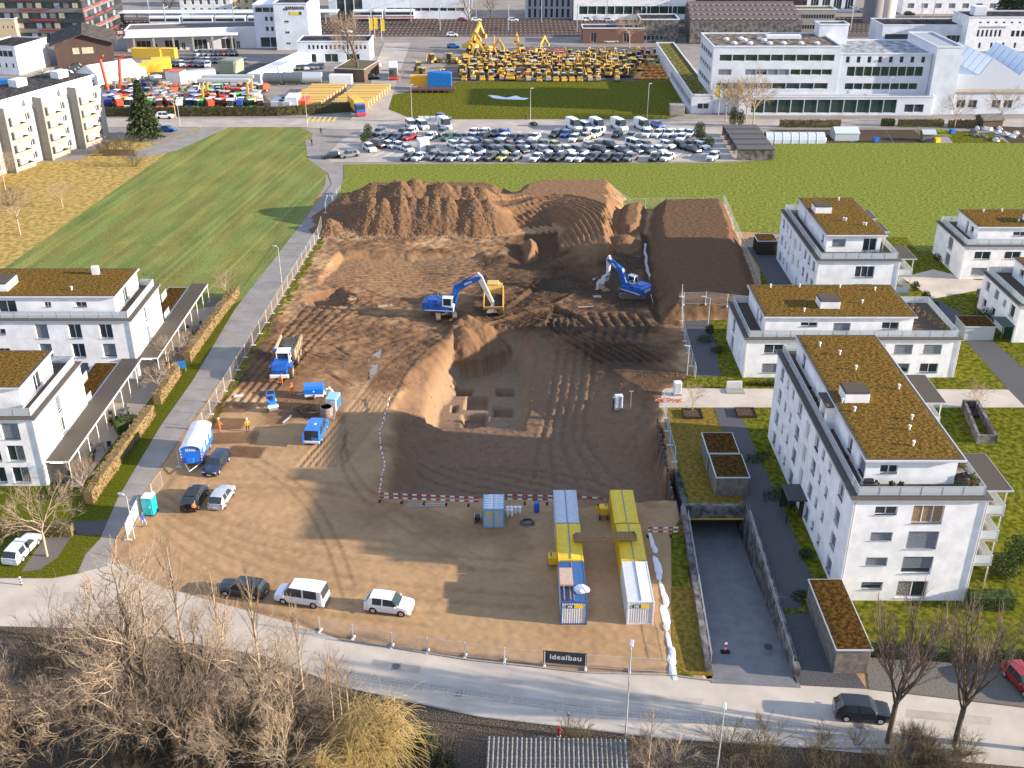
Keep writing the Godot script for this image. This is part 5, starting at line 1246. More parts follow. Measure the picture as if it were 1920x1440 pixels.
# ------- people: one continuous skin round a posed skeleton (smooth union of tapered capsules, meshed as surface nets)
func person(at: Vector3, turn: float, label, pose: Dictionary, top: Color, legs: Color, hat = null):
	var t = thing("person", label, "person", at, turn, "")
	var lean: float = pose.get("lean", 0.0); var step: float = pose.get("step", 0.12); var arms: float = pose.get("arms", 0.25); var bend: float = pose.get("elbow", 0.3)
	var hip := V3(0, 0.92, 0); var chest := hip + V3(0, 0.42 * cos(lean), 0.42 * sin(lean)); var neck := chest + V3(0, 0.17 * cos(lean), 0.17 * sin(lean)); var head := neck + V3(0, 0.17, 0.03 + 0.1 * sin(lean))
	var skin := Color(0.42, 0.25, 0.17); var shoe := Color(0.03, 0.025, 0.02)
	var B := [[hip, chest, 0.135, 0.155, top], [chest, neck, 0.12, 0.055, top], [neck, head, 0.055, 0.06, skin], [head, head + V3(0, 0.06, 0), 0.09, 0.095, skin], [head + V3(0, 0.0, 0.085), head + V3(0, -0.02, 0.105), 0.02, 0.015, skin]]
	for s in [-1.0, 1.0]:
		var h := hip + V3(s * 0.095, -0.02, 0); var f := V3(s * 0.13, 0.09, s * step)
		var k := (h + f) / 2 + V3(s * 0.01, 0.02, 0.05 + absf(step) * 0.1)
		B.append([h, k, 0.095, 0.065, legs]); B.append([k, f, 0.062, 0.045, legs]); B.append([f + V3(0, -0.04, 0), f + V3(s * 0.02, -0.05, 0.15), 0.05, 0.042, shoe])
		var sh := chest + V3(s * 0.19, 0.05, 0); var el := sh + V3(s * (0.05 + arms * 0.15), -0.27 * cos(bend * 0.4 - lean * 0.6), 0.06 + 0.22 * sin(bend * 0.5) - s * step * 0.4)
		var wr := el + V3(-s * 0.02, -0.24 * cos(bend * 1.6), 0.05 + 0.22 * sin(bend * 1.6)); var d := (wr - el).normalized()
		B.append([sh - V3(s * 0.06, 0, 0), sh, 0.07, 0.065, top]); B.append([sh, el, 0.06, 0.047, top]); B.append([el, wr, 0.045, 0.033, top]); B.append([wr, wr + d * 0.08, 0.034, 0.038, skin])
		for q in 4: B.append([wr + d * 0.08 + V3(0, 0, (q - 1.5) * 0.02), wr + d * (0.15 + 0.012 * (2 - absi(q - 1))) + V3(-s * 0.02, 0, (q - 1.5) * 0.021), 0.010, 0.008, skin])
		B.append([wr + d * 0.03, wr + d * 0.08 + V3(-s * 0.02, 0, 0.055), 0.011, 0.009, skin])
	part(t, "body", body_mesh(B, 0.03), mat_vc())
	if hat != null:
		var hb := MB.new(); hb.lathe(Vector3.ZERO, [[0.15, 0.0], [0.125, 0.02], [0.12, 0.08], [0.08, 0.14], [0.0, 0.16]], 14)
		part(t, "hard_hat", hb, hat, head + V3(0, 0.03, 0))
	else:
		var hb := MB.new(); hb.lathe(Vector3.ZERO, [[0.10, -0.06], [0.11, 0.0], [0.10, 0.06], [0.06, 0.1], [0.0, 0.115]], 12)
		part(t, "hair", hb, MT.bark_dark, head + V3(0, 0.06, -0.018))
	return t
func mat_vc():
	if not MT.has("cloth"):
		var m := StandardMaterial3D.new(); m.vertex_color_use_as_albedo = true; m.roughness = 0.85; MT["cloth"] = m
	return MT.cloth
func body_mesh(B: Array, c: float) -> ArrayMesh:
	var val := {}; var colr := {}
	for e in B:
		var a: Vector3 = e[0]; var b: Vector3 = e[1]; var r: float = maxf(e[2], e[3]) + c * 1.8
		var lo := a.min(b) - Vector3.ONE * r; var hi := a.max(b) + Vector3.ONE * r
		var ab := b - a; var l2 := maxf(ab.length_squared(), 1e-6)
		for i in range(floori(lo.x / c), ceili(hi.x / c) + 1):
			for j in range(floori(lo.y / c), ceili(hi.y / c) + 1):
				for k in range(floori(lo.z / c), ceili(hi.z / c) + 1):
					var p := V3(i, j, k) * c
					var t := clampf((p - a).dot(ab) / l2, 0, 1)
					var d: float = p.distance_to(a + ab * t) - lerpf(e[2], e[3], t)
					var key := Vector3i(i, j, k)
					if val.has(key):
						var o: float = val[key]
						if d < o: colr[key] = e[4]
						var h := maxf(0.02 - absf(d - o), 0.0) / 0.02
						val[key] = minf(d, o) - h * h * 0.005
					else:
						val[key] = d; colr[key] = e[4]
	var vert := {}
	var E := [Vector3i(1, 0, 0), Vector3i(0, 1, 0), Vector3i(0, 0, 1)]
	var cross := []
	for key in val:
		for ax in 3:
			var q: Vector3i = key + E[ax]
			if not val.has(q): continue
			var v0: float = val[key]; var v1: float = val[q]
			if (v0 < 0) == (v1 < 0): continue
			var p := (Vector3(key) + Vector3(E[ax]) * (v0 / (v0 - v1))) * c
			cross.append([key, ax, v0 < 0])
			var x: Vector3i = E[(ax + 1) % 3]; var y: Vector3i = E[(ax + 2) % 3]
			for cell in [key, key - x, key - y, key - x - y]:
				if not vert.has(cell): vert[cell] = [Vector3.ZERO, 0, colr[key] if v0 < 0 else colr[q]]
				vert[cell][0] += p; vert[cell][1] += 1
	var m := MB.new(); m.colored = true
	for e in cross:
		var key: Vector3i = e[0]; var x: Vector3i = E[(e[1] + 1) % 3]; var y: Vector3i = E[(e[1] + 2) % 3]
		var q := []
		for cell in [key, key - x, key - x - y, key - y]: q.append(vert[cell][0] / vert[cell][1])
		m.col = vert[key][2]
		if e[2]: m.quad(q[0], q[1], q[2], q[3])
		else: m.quad(q[0], q[3], q[2], q[1])
	return m.mesh()
# ------- excavator: house looks along +x
func excavator(at: Vector3, turn: float, track_turn: float, label, body, arm, cabm, joints: Array, opts := {}):
	var t = thing("excavator", label, "excavator", at, turn, opts.get("group", ""))
	var sc: float = opts.get("scale", 1.0)
	var tb := Basis(UP, track_turn)
	for s in [-1.0, 1.0]:
		var k := MB.new()
		var prof := []
		for i in 8: prof.append(V2(1.75 + 0.45 * cos(-PI / 2 + PI * i / 7), 0.46 + 0.45 * sin(-PI / 2 + PI * i / 7)))
		for i in 8: prof.append(V2(-1.75 + 0.45 * cos(PI / 2 + PI * i / 7), 0.46 + 0.45 * sin(PI / 2 + PI * i / 7)))
		k.extrude(prof, tb * V3(0, 0, s * 1.15 - 0.3), tb.x, UP, tb.z, 0.6)
		var tr = part(t, "track", k, mat("track_steel", lin(0.13, 0.105, 0.085), 0.8))
		var sh := MB.new()
		for i in 20:
			for y in [0.02, 0.93]: sh.box(tb * V3(-1.75 + 0.18 * i, y, s * 1.15), V3(0.11, 0.06, 0.64), tb)
		part(tr, "track_shoe", sh, MT.track_steel).set_meta("kind", "stuff")
	var u := MB.new(); u.cbox(tb * V3(0, 0.62, 0), V3(2.2, 0.4, 1.8), 0.08, tb); u.tube(V3(0, 0.8, 0), V3(0, 1.12, 0), 0.75, 0.75, 18)
	part(t, "undercarriage", u, MT.track_steel)
	var h := MB.new()
	h.extrude([V2(-2.75, 1.15), V2(1.2, 1.12), V2(1.35, 1.5), V2(1.3, 1.75), V2(-0.4, 1.95), V2(-0.7, 2.4), V2(-2.5, 2.45), V2(-2.8, 2.2)], V3(0, 0, -1.4), V3(1, 0, 0), UP, V3(0, 0, 1), 2.8)
	part(t, "house", h, body)
	var st := MB.new(); st.box(V3(-0.75, 1.28, 1.405), V3(3.9, 0.1, 0.02)); st.box(V3(-0.75, 1.28, -1.405), V3(3.9, 0.1, 0.02))
	part(t, "white_stripe", st, MT.white)
	var cw := MB.new(); cw.cbox(V3(-2.85, 1.75, 0), V3(0.55, 1.1, 2.7), 0.16)
	var co = part(t, "counterweight", cw, body)
	var hd := MB.new(); hd.cbox(V3(-1.7, 2.52, 0.1), V3(1.3, 0.16, 1.7), 0.05)
	part(t, "engine_hood", hd, body)
	var ex := MB.new(); ex.tube(V3(-1.2, 2.4, -0.9), V3(-1.2, 3.0, -0.9), 0.07, 0.07, 8)
	part(t, "exhaust", ex, MT.steel)
	var rl := MB.new()
	for z in [-1.35, -0.5]: rl.line([V3(-0.6, 2.4, z), V3(-0.6, 3.0, z), V3(0.3, 2.6, z)], 0.025, 5)
	part(t, "handrail", rl, MT.galv)
	var cs: float = opts.get("cab_side", 1.0)
	var cz := 0.85 * cs
	var cb := MB.new()
	cb.box(V3(0.6, 1.6, cz), V3(1.5, 0.9, 0.98)); cb.cbox(V3(0.52, 3.13, cz), V3(1.45, 0.12, 1.0), 0.04)
	for x in [-0.12, 1.22]:
		for z in [-0.46, 0.46]: cb.box(V3(x - (0.12 if x > 1 else 0.0), 2.55, cz + z), V3(0.09, 1.06, 0.09))
	part(t, "cab", cb, cabm)
	var cg := MB.new(); cg.box(V3(0.5, 2.56, cz), V3(1.22, 1.0, 0.86))
	part(t, "cab_glazing", cg, MT.glass)
	# boom, stick, bucket; joints are [x, y] pairs: foot, knee, boom tip, stick end, bucket tip
	var J := []
	for q in joints: J.append(V2(q[0], q[1]))
	var bz := -0.25 * cs
	var bm := MB.new()
	var kb: Vector2 = (J[1] - J[0]).normalized(); var kt: Vector2 = (J[2] - J[1]).normalized()
	var nb := V2(-kb.y, kb.x); var nt := V2(-kt.y, kt.x)
	var nk := (nb + nt).normalized()
	bm.extrude([J[0] - nb * 0.3, J[1] - nk * 0.55, J[2] - nt * 0.26, J[2] + kt * 0.25, J[2] + nt * 0.26, J[1] + nk * 0.55, J[0] + nb * 0.35, J[0] - kb * 0.25], V3(0, 0, bz - 0.3), V3(1, 0, 0), UP, V3(0, 0, 1), 0.6)
	var bo = part(t, "boom", bm, body)
	if opts.has("text"):
		var mid: Vector2 = J[1].lerp(J[2], 0.5)
		var a := kt.angle()
		partb(bo, "lettering", text(opts.text, 0.3, 0.01), MT.white, Transform3D(Basis(V3(0, 0, 1), a), V3(mid.x, mid.y, bz + 0.312)))
		partb(bo, "lettering", text(opts.text, 0.3, 0.01), MT.white, Transform3D(Basis(UP, PI) * Basis(V3(0, 0, 1), -a), V3(mid.x, mid.y, bz - 0.312)))
	if opts.has("text"):
		partb(co, "lettering", text(opts.text, 0.42, 0.01), MT.white, Transform3D(Basis(UP, -PI / 2), V3(-3.135, 1.8, 0)))
	for z in [-0.38, 0.38]:
		var cy := MB.new(); var e: Vector2 = J[1].lerp(J[2], 0.1)
		var f := V3(J[0].x + 0.45, J[0].y - 0.35, bz + z); var d := V3(e.x, e.y, bz + z)
		cy.tube(f, f.lerp(d, 0.55), 0.1, 0.1, 8); cy.tube(f.lerp(d, 0.55), d, 0.055, 0.055, 8)
		part(t, "boom_cylinder", cy, body)
	var sk := MB.new()
	var ks: Vector2 = (J[3] - J[2]).normalized(); var ns := V2(-ks.y, ks.x)
	sk.extrude([J[2] - ks * 0.75 + ns * 0.12, J[2] - ks * 0.7 - ns * 0.1, J[2] - ns * 0.36, J[3] - ns * 0.18, J[3] + ns * 0.18, J[2] + ns * 0.42], V3(0, 0, bz - 0.2), V3(1, 0, 0), UP, V3(0, 0, 1), 0.4)
	part(t, "stick", sk, arm)
	var sc2 := MB.new(); var p0: Vector2 = J[1].lerp(J[2], 0.25) + nt * 0.42; var p1: Vector2 = J[2] - ks * 0.7
	sc2.tube(V3(p0.x, p0.y, bz), V3(p0.lerp(p1, 0.6).x, p0.lerp(p1, 0.6).y, bz), 0.1, 0.1, 8); sc2.tube(V3(p0.lerp(p1, 0.6).x, p0.lerp(p1, 0.6).y, bz), V3(p1.x, p1.y, bz), 0.055, 0.055, 8)
	part(t, "stick_cylinder", sc2, body)
	var bc := MB.new(); var q0: Vector2 = J[2].lerp(J[3], 0.15) + ns * 0.35; var q1: Vector2 = J[3] + ns * 0.3
	bc.tube(V3(q0.x, q0.y, bz), V3(q1.x, q1.y, bz), 0.08, 0.08, 8)
	part(t, "bucket_cylinder", bc, arm)
	var bk := MB.new(); var db: Vector2 = J[4] - J[3]; var l := db.length(); db /= l; var dn = V2(-db.y, db.x) * opts.get("bucket_flip", 1.0)
	var arc := []
	for i in 7:
		var a := PI * i / 6.0
		arc.append(J[3] + db * (l * (0.5 - 0.5 * cos(a))) + dn * (0.75 * sin(a)))
	var inner := []
	for i in 7: inner.append(arc[6 - i].lerp((J[3] + J[4]) / 2, 0.10))
	bk.extrude(arc + inner, V3(0, 0, bz - 0.65), V3(1, 0, 0), UP, V3(0, 0, 1), 1.3)
	for z in [-0.66, 0.63]: bk.extrude(arc, V3(0, 0, bz + z), V3(1, 0, 0), UP, V3(0, 0, 1), 0.03)
	var bo2 = part(t, "bucket", bk, opts.get("bucket", arm))
	var te := MB.new()
	for i in 5:
		var c := V3(J[4].x, J[4].y, bz - 0.55 + 0.275 * i)
		te.tube(c, c + V3(db.x, db.y, 0) * 0.22, 0.05, 0.015, 5)
	part(bo2, "tooth", te, MT.steel).set_meta("kind", "stuff")
	t.scale = Vector3.ONE * sc
	return t
func dumper(at: Vector3, turn: float, label, cabm, bed, hood, cargo = null, rim = null):   # front looks along +z
	var t = thing("dump_truck", label, "dump truck", at, turn)
	for z in [3.2, -0.9, -2.7]:
		for x in [-1.15, 1.15]: wheel(t, V3(x, 0.85, z), 0.85, 0.65, rim if rim != null else bed)
	var ch := MB.new(); ch.box(V3(0, 1.05, -0.6), V3(1.0, 0.5, 6.6)); ch.box(V3(0, 1.1, 3.4), V3(1.2, 0.6, 2.6))
	part(t, "chassis", ch, MT.steel)
	var hd := MB.new()
	hd.extrude([V2(2.6, 1.3), V2(5.0, 1.25), V2(5.1, 1.9), V2(4.6, 2.35), V2(2.6, 2.5)], V3(-0.95, 0, 0), V3(0, 0, 1), UP, V3(1, 0, 0), 1.9)
	part(t, "hood", hd, hood)
	var bp := MB.new(); bp.cbox(V3(0, 1.05, 5.0), V3(2.5, 0.5, 0.35), 0.08)
	part(t, "bumper", bp, MT.white)
	for x in [-1.15, 1.15]:
		var mg := MB.new(); mg.cbox(V3(x, 1.85, 3.2), V3(0.62, 0.12, 1.9), 0.04)
		part(t, "mudguard", mg, hood)
	var cb := MB.new()
	cb.cbox(V3(0.15, 1.9, 2.0), V3(1.7, 1.0, 1.5), 0.05); cb.cbox(V3(0.15, 3.3, 1.9), V3(1.75, 0.14, 1.7), 0.05)
	for x in [-0.64, 0.94]:
		for z in [1.3, 2.65]: cb.box(V3(x, 2.8, z), V3(0.1, 0.9, 0.1))
	part(t, "cab", cb, cabm)
	var cg := MB.new(); cg.box(V3(0.15, 2.82, 1.97), V3(1.5, 0.86, 1.3))
	part(t, "cab_glazing", cg, MT.glass)
	for x in [-1.35, 1.35]:
		var mr := MB.new(); mr.cbox(V3(x, 2.6, 2.9), V3(0.28, 0.5, 0.08), 0.02); mr.tube(V3(x * 0.6, 2.3, 2.8), V3(x, 2.5, 2.9), 0.03, 0.03, 5)
		part(t, "mirror", mr, MT.dark)
	var b := MB.new()
	var w := 1.45; var z0 := 0.9; var z1 := -4.3; var y0 := 1.55; var y1 := 2.9
	var prof_o := [V2(z1 - 0.5, 2.1), V2(z1, y0), V2(z0, y0 - 0.1), V2(z0 + 0.4, y1), V2(z1 - 0.2, y1 - 0.1)]
	for s in [-1.0, 1.0]:
		b.extrude(prof_o, V3(s * w - (0.12 if s > 0 else 0.0), 0, 0), V3(0, 0, 1), UP, V3(1, 0, 0), 0.12)
		for z in [-0.2, -1.4, -2.6, -3.8]: b.box(V3(s * (w + 0.05), 2.25, z), V3(0.1, 1.2, 0.14))
	b.extrude([V2(z1 - 0.5, 2.1), V2(z1, y0), V2(z0, y0 - 0.1), V2(z0 + 0.4, y1 + 0.3), V2(z0 + 0.28, y1 + 0.3), V2(z0 - 0.12, y0 + 0.02), V2(z1, y0 + 0.12), V2(z1 - 0.48, 2.2)], V3(-w + 0.12, 0, 0), V3(0, 0, 1), UP, V3(1, 0, 0), 2 * w - 0.24)
	var bo = part(t, "dump_bed", b, bed)
	var cn := MB.new(); cn.cbox(V3(0, 3.22, 1.55), V3(2.6, 0.1, 0.7), 0.03)
	part(bo, "bed_canopy", cn, hood)
	if cargo != null:
		var ld := MB.new()
		for j in 12:
			for i in 8:
				var P := func(a, c) -> Vector3:
					var x: float = -1.3 + 2.6 * a / 8.0; var z: float = 0.8 - 5.0 * c / 12.0
					return V3(x, 1.75 + 0.85 * exp(-(x * x * 1.2 + pow(z + 1.3, 2) * 0.35)) + 0.12 * n2.get_noise_2d(x * 30, z * 30), z)
				ld.quad(P.call(i, j), P.call(i, j + 1), P.call(i + 1, j + 1), P.call(i + 1, j))
				pass
		part(bo, "soil_load", ld, cargo)
	return t

func lamp_post(at: Vector3, h: float, turn: float, label, arm := 1.2):
	var t = thing("street_lamp", label, "street lamp", at, turn, "street lamps")
	var p := MB.new(); p.tube(Vector3.ZERO, V3(0, h, 0), 0.075, 0.045, 8)
	part(t, "pole", p, MT.galv)
	var a := MB.new(); a.tube(V3(0, h - 0.05, 0), V3(arm, h + 0.08, 0), 0.03, 0.03, 6)
	part(t, "arm", a, MT.galv)
	part(t, "lamp_head", bevm(V3(0.75, 0.12, 0.28), 0.04), MT.galv, V3(arm, h + 0.04, 0))

func setup_site():
	var Y = mat("container_yellow", lin(0.80, 0.52, 0.012), 0.45, tx_streak, 0.4)
	var W = mat("container_white", lin(0.62, 0.63, 0.64), 0.45, tx_streak, 0.4)
	var G = mat("container_grey", lin(0.44, 0.47, 0.50), 0.45, tx_streak, 0.4)
	var Bl = mat("container_blue", lin(0.035, 0.10, 0.25), 0.45, tx_streak, 0.4)
	container(on(5.6, -76.2), 0, Bl, W, Bl, "blue framed container carrying plywood, with white front", true)
	container(on(5.6, -82.4), 0, Y, Y, Y, "yellow container between the blue one and the grey one")
	container(on(5.55, -88.6), 0, G, G, mat("roof_grey", lin(0.50, 0.52, 0.55), 0.5, tx_streak, 0.4), "grey container at the pit end of the row with the blue one")
	container(on(11.6, -76.2), 0, W, W, mat("roof_white", lin(0.70, 0.69, 0.68), 0.5, tx_streak, 0.4), "white container with white roof nearest the road", true)
	container(on(11.6, -82.4), 0, Y, Y, Y, "yellow container directly behind the white roofed one, under the beams")
	container(on(11.5, -88.6), 0, Y, Y, Y, "yellow container at the pit end with a yellow blower beside it")
	var sc = container(on(-1.9, -91.4), 0, mat("teal_frame", lin(0.14, 0.30, 0.36), 0.5), mat("pale_steel", lin(0.42, 0.48, 0.52), 0.4, tx_streak, 0.6), mat("ribbed_roof", lin(0.66, 0.70, 0.74), 0.35, tx_streak, 0.6), "small pale steel tool container with ribbed roof at the barrier", false, 2.9, 2.25, 2.3, "")
	for i in 6: part(sc, "roof_rib", bxm(V3(2.05, 0.06, 0.12)), MT.metal_white, V3(0, 2.33, -0.3 - 0.45 * i))
	part(sc, "door_bar", bxm(V3(0.05, 1.9, 0.05)), MT.teal_frame, V3(0.0, 0.2, 0.02)); part(sc, "roof_pole", bxm(V3(0.08, 0.08, 2.2)), MT.metal_white, V3(0.35, 2.42, -1.0), 0.12)
	var ys := MB.new(); ys.box(V3(-0.45, 1.85, 0.0), V3(0.7, 0.2, 0.03))
	part(sc, "yellow_sign", ys, MT.sign_yellow)
	# loads on the container roofs
	var bd = thing("beam_bundle", "bundle of yellow timber beams bridging the two container rows", "timber", V3(8.9, 2.78, -85.6), 0.035)
	for i in 6:
		for j in 3: part(bd, "beam", bevm(V3(5.4 + 0.25 * ((i * 7 + j * 3) % 4), 0.2, 0.1), 0.01), MT.wood, V3(0.1 * ((i + j) % 3), 0.2 * j, -0.35 + 0.14 * i))
	var pw = thing("plywood_stack", "stack of pinkish plywood sheets on the blue container", "timber", V3(5.0, 2.68, -79.6))
	for i in 5: part(pw, "sheet", bxm(V3(1.2, 0.05, 2.5)), mat("ply", lin(0.52, 0.36, 0.26), 0.8, tx_streak, 0.5), V3(0.01 * (i % 2), 0.055 * i, 0.02 * (i % 3)))
	for q in [4.72, 5.28]:
		var tb = thing("timber_beam", "single yellow timber beam lying on the blue container roof", "timber", V3(q, 2.68, -77.3), 0.0, "beams on the blue container")
		part(tb, "beam", bevm(V3(0.12, 0.2, 2.0), 0.01), MT.wood); part(tb, "end_cap", bxm(V3(0.13, 0.21, 0.04)), mat("cap_red", lin(0.4, 0.05, 0.03), 0.6), V3(0, -0.005, 1.01))
	var tp = thing("tarpaulin_bundle", "crumpled white tarpaulin bundle on the blue container's edge", "tarpaulin", V3(6.3, 2.66, -77.9))
	for i in 3: part(tp, "fold", crumple(V3(0.75 - 0.1 * i, 0.22, 0.6), 40 + i), MT.white, V3(0.05 * i, 0.15 * i, 0.1 * i), 0.3 * i)
	# blowers, buckets, hose and drum at the barrier
	for q in [[V3(9.6, 0, -93.4), 0.0, "yellow heater blower beside the far yellow container"], [V3(4.0, 0, -84.9), PI, "yellow wheeled stand against the middle yellow container"]]:
		var hb = thing("heater_blower", q[2], "machine", on(q[0].x, q[0].z), q[1])
		part(hb, "housing", bevm(V3(0.9, 0.9, 1.0), 0.08), Y, V3(0, 0.5, 0)); part(hb, "side_wing", bevm(V3(0.5, 0.6, 0.08), 0.02), Y, V3(-0.7, 0.9, 0.3), 0.4)
		for s in [-0.4, 0.4]: wheel(hb, V3(s, 0.3, 0.4), 0.3, 0.16, MT.steel)
		var ch := MB.new(); ch.tube(V3(0.2, 1.3, -0.2), V3(0.2, 2.0, -0.2), 0.08, 0.08, 8)
		part(hb, "flue", ch, MT.steel)
	for i in 6:
		var bk = thing("plastic_bucket_stack", "stack of white plastic buckets beside the small steel container", "buckets", on(-0.45 + 0.42 * (i % 4), -94.1 + 0.5 * (i / 4)), 0.0, "white bucket stacks at the barrier")
		for k in 3:
			var lb := MB.new(); lb.lathe(Vector3.ZERO, [[0.14, 0], [0.18, 0.33], [0.2, 0.35], [0.19, 0.37], [0.0, 0.36]], 12)
			part(bk, "bucket", lb, MT.white, V3(0, 0.24 * k, 0))
	var bl = thing("plastic_barrel", "tall blue plastic barrel standing at the striped barrier", "barrel", on(2.6, -94.4))
	var bb := MB.new(); bb.lathe(Vector3.ZERO, [[0.0, 0], [0.28, 0.0], [0.31, 0.1], [0.29, 0.15], [0.31, 0.5], [0.29, 0.55], [0.31, 0.95], [0.24, 1.1], [0.0, 1.12]], 16)
	part(bl, "drum", bb, mat("blue_plastic", lin(0.01, 0.10, 0.42), 0.4))
	var bc := MB.new(); bc.lathe(Vector3.ZERO, [[0.26, 0], [0.26, 0.08], [0, 0.1]], 14)
	part(bl, "lid", bc, MT.blue_plastic, V3(0, 1.08, 0))
	var hs = thing("hose_coil", "grey coiled hose lying on the sand", "hose", on(1.6, -92.3, 0.05))
	for k in 4:
		var hb := MB.new(); var pts := []
		for i in 25: pts.append(V3(cos(TAU * i / 24) * (0.75 - 0.06 * k), 0.07 * k, sin(TAU * i / 24) * (0.6 - 0.05 * k)))
		hb.line(pts, 0.05, 6)
		part(hs, "loop", hb, mat("hose", lin(0.10, 0.105, 0.11), 0.7))
	var ld = thing("ladder", "aluminium ladder lying along the striped barrier", "ladder", V3(-9.19, 0, -95.61), 0.03)
	for z in [-0.2, 0.2]: part(ld, "rail", bxm(V3(4.2, 0.07, 0.05)), MT.alu, V3(0, 0.03, z))
	for i in 13: part(ld, "rung", bxm(V3(0.04, 0.04, 0.36)), MT.alu, V3(-1.9 + 0.32 * i, 0.045, 0))
	var pu = thing("generator", "small dark pump unit beside the steel container", "machine", on(-3.6, -92.6))
	part(pu, "engine", bevm(V3(0.5, 0.5, 0.6), 0.06), MT.dark, V3(0, 0.25, 0))
	for s in [-0.3, 0.3]: part(pu, "skid", bxm(V3(0.06, 0.8, 0.9)), MT.steel, V3(s, 0.03, 0))
	# barriers and chain round the pit
	striped_barrier([V2(-14.24, -96.33), V2(-3.59, -95.51)], "long red and white striped barrier left of the steel container"); striped_barrier([V2(-1.03, -96.12), V2(4.35, -95.82)], "red and white barrier between steel container and grey container"); striped_barrier([V2(6.86, -95.71), V2(9.69, -95.41)], "short red and white barrier between the container rows", 1)
	striped_barrier([V2(13.87, -89.96), V2(17.5, -90.14)], "red and white barrier from the containers to the ramp wall")
	var cp := [V2(-14.27, -96.64), V2(-14.42, -100.15), V2(-14.36, -102.94), V2(-15.3, -107.05), V2(-15.7, -110.14), V2(-15.54, -114.03), V2(-15.41, -119.28)]
	var cn = thing("warning_chain", "red and white plastic chain hung along the pit's sandy rim", "chain", onv(cp[0]))
	for i in cp.size() - 1:
		for k in 8:
			var a = onv(cp[i].lerp(cp[i + 1], k / 8.0)) - cn.position + UP * (0.62 + 0.3 * absf(k / 4.0 - 1.0)); var b = onv(cp[i].lerp(cp[i + 1], (k + 1) / 8.0)) - cn.position + UP * (0.62 + 0.3 * absf((k + 1) / 4.0 - 1.0))
			var cb := MB.new(); cb.tube(a, b, 0.06, 0.06, 5)
			part(cn, "red_link" if k % 2 else "white_link", cb, MT.band_red if k % 2 else MT.white)
		part(cn, "post", bxm(V3(0.06, 1.0, 0.06)), MT.white, onv(cp[i]) - cn.position)
	# shoring wall of planks on the pit's right side
	var wp := [V2(18.05, -114.3), V2(17.63, -96.33)]
	var sw = thing("shoring_wall", "dark upright planks holding the pit's straight right side", "wall", V3(wp[0].x, 0, wp[0].y))
	var wl: float = (wp[1] - wp[0]).length(); var wu: Vector2 = (wp[1] - wp[0]) / wl
	var n := int(wl / 0.32)
	for i in n:
		var p := wu * (0.16 + 0.32 * i)
		var hh := 4.2 + 0.25 * sin(i * 2.1)
		part(sw, "plank", bxm(V3(0.08 + 0.04 * (i % 3), snappedf(hh, 0.1), 0.29)), [MT.wood_gray, mat("plank_brown", lin(0.13, 0.09, 0.06), 0.9), mat("plank_dark", lin(0.08, 0.06, 0.05), 0.9)][(i * 5 + i / 3) % 3], V3(p.x - 0.25, -3.9, p.y))
	# fences
	mobile_fence([V2(-37.79, -103.4), V2(-37.32, -115.79), V2(-36.75, -128.05), V2(-36.08, -143.66), V2(-35.45, -157.12), V2(-34.87, -170.99), V2(-34.22, -183.51)], "long wire mesh mobile fence between the footpath and the site")
	mobile_fence([V2(-39.13, -89.4), V2(-39.02, -92.92)], "short end of mobile fence with white banners at the gate"); mobile_fence([V2(-38.77, -96.74), V2(-38.5, -99.39)], "single mobile fence panel behind the turquoise toilet")
	mobile_fence([V2(-34.41, -189.76), V2(-34.65, -199.33), V2(-33.98, -206.18)], "mobile fence panels at the heap's path side")
	mobile_fence([V2(19.06, -118.15), V2(18.57, -108.27), V2(18.64, -100.7), V2(18.84, -95.61)], "mobile fence along the shoring wall and dry grass"); mobile_fence([V2(25.31, -147.4), V2(24.48, -137.18), V2(24.16, -125.22)], "mobile fence along the short paver path"); mobile_fence([V2(40.54, -197.02), V2(39.88, -177.89), V2(38.33, -151.5)], "mobile fence between stockpile and dark paver path")
	mobile_fence([V2(19.4, -197.02), V2(28.71, -198.01), V2(40.55, -197.68)], "mobile fence at the field behind the stockpile"); mobile_fence([V2(25.46, -146.2), V2(35.16, -146.2)], "mobile fence in front of the stockpile's near end")
	mobile_fence([V2(-17.33, -75.41), V2(-14.21, -74.4), V2(-10.62, -73.35), V2(-7.41, -72.65), V2(-4.1, -72.04), V2(-0.65, -71.36), V2(2.81, -70.89), V2(6.34, -70.5)], "low wire fence with upright posts along the road", true, 1.6, 3.0); mobile_fence([V2(6.34, -70.5), V2(10.08, -70.17), V2(13.44, -69.97)], "last wire fence panels before the plastic sheeting", true, 1.6, 3.0)
	mobile_fence([V2(16.92, -69.45), V2(17.59, -80.17), V2(18.1, -90.52)], "wire fence on the edge of the garage ramp", false, 1.2)
	var bn = thing("banner", "dark grey banner with white lettering on the road fence", "banner", on(6.1, -70.1) * V3(0, 1, 0) + V3(4.56, 0, -70.76), face(V3(2.77, 0, -71.03), V3(6.35, 0, -70.63)) - PI / 2)
	part(bn, "cloth", bxm(V3(3.75, 1.35, 0.03)), mat("banner_cloth", lin(0.045, 0.045, 0.047), 0.8, tx_streak, 0.5), V3(0, 0.4, 0.08)); part(bn, "lettering", text("idealbau", 0.5, 0.012), MT.white, V3(0.05, 1.1, 0.105))
	for x in [-1.85, 1.85]: part(bn, "post", bxm(V3(0.06, 1.9, 0.06)), MT.galv, V3(x, 0, 0.0))
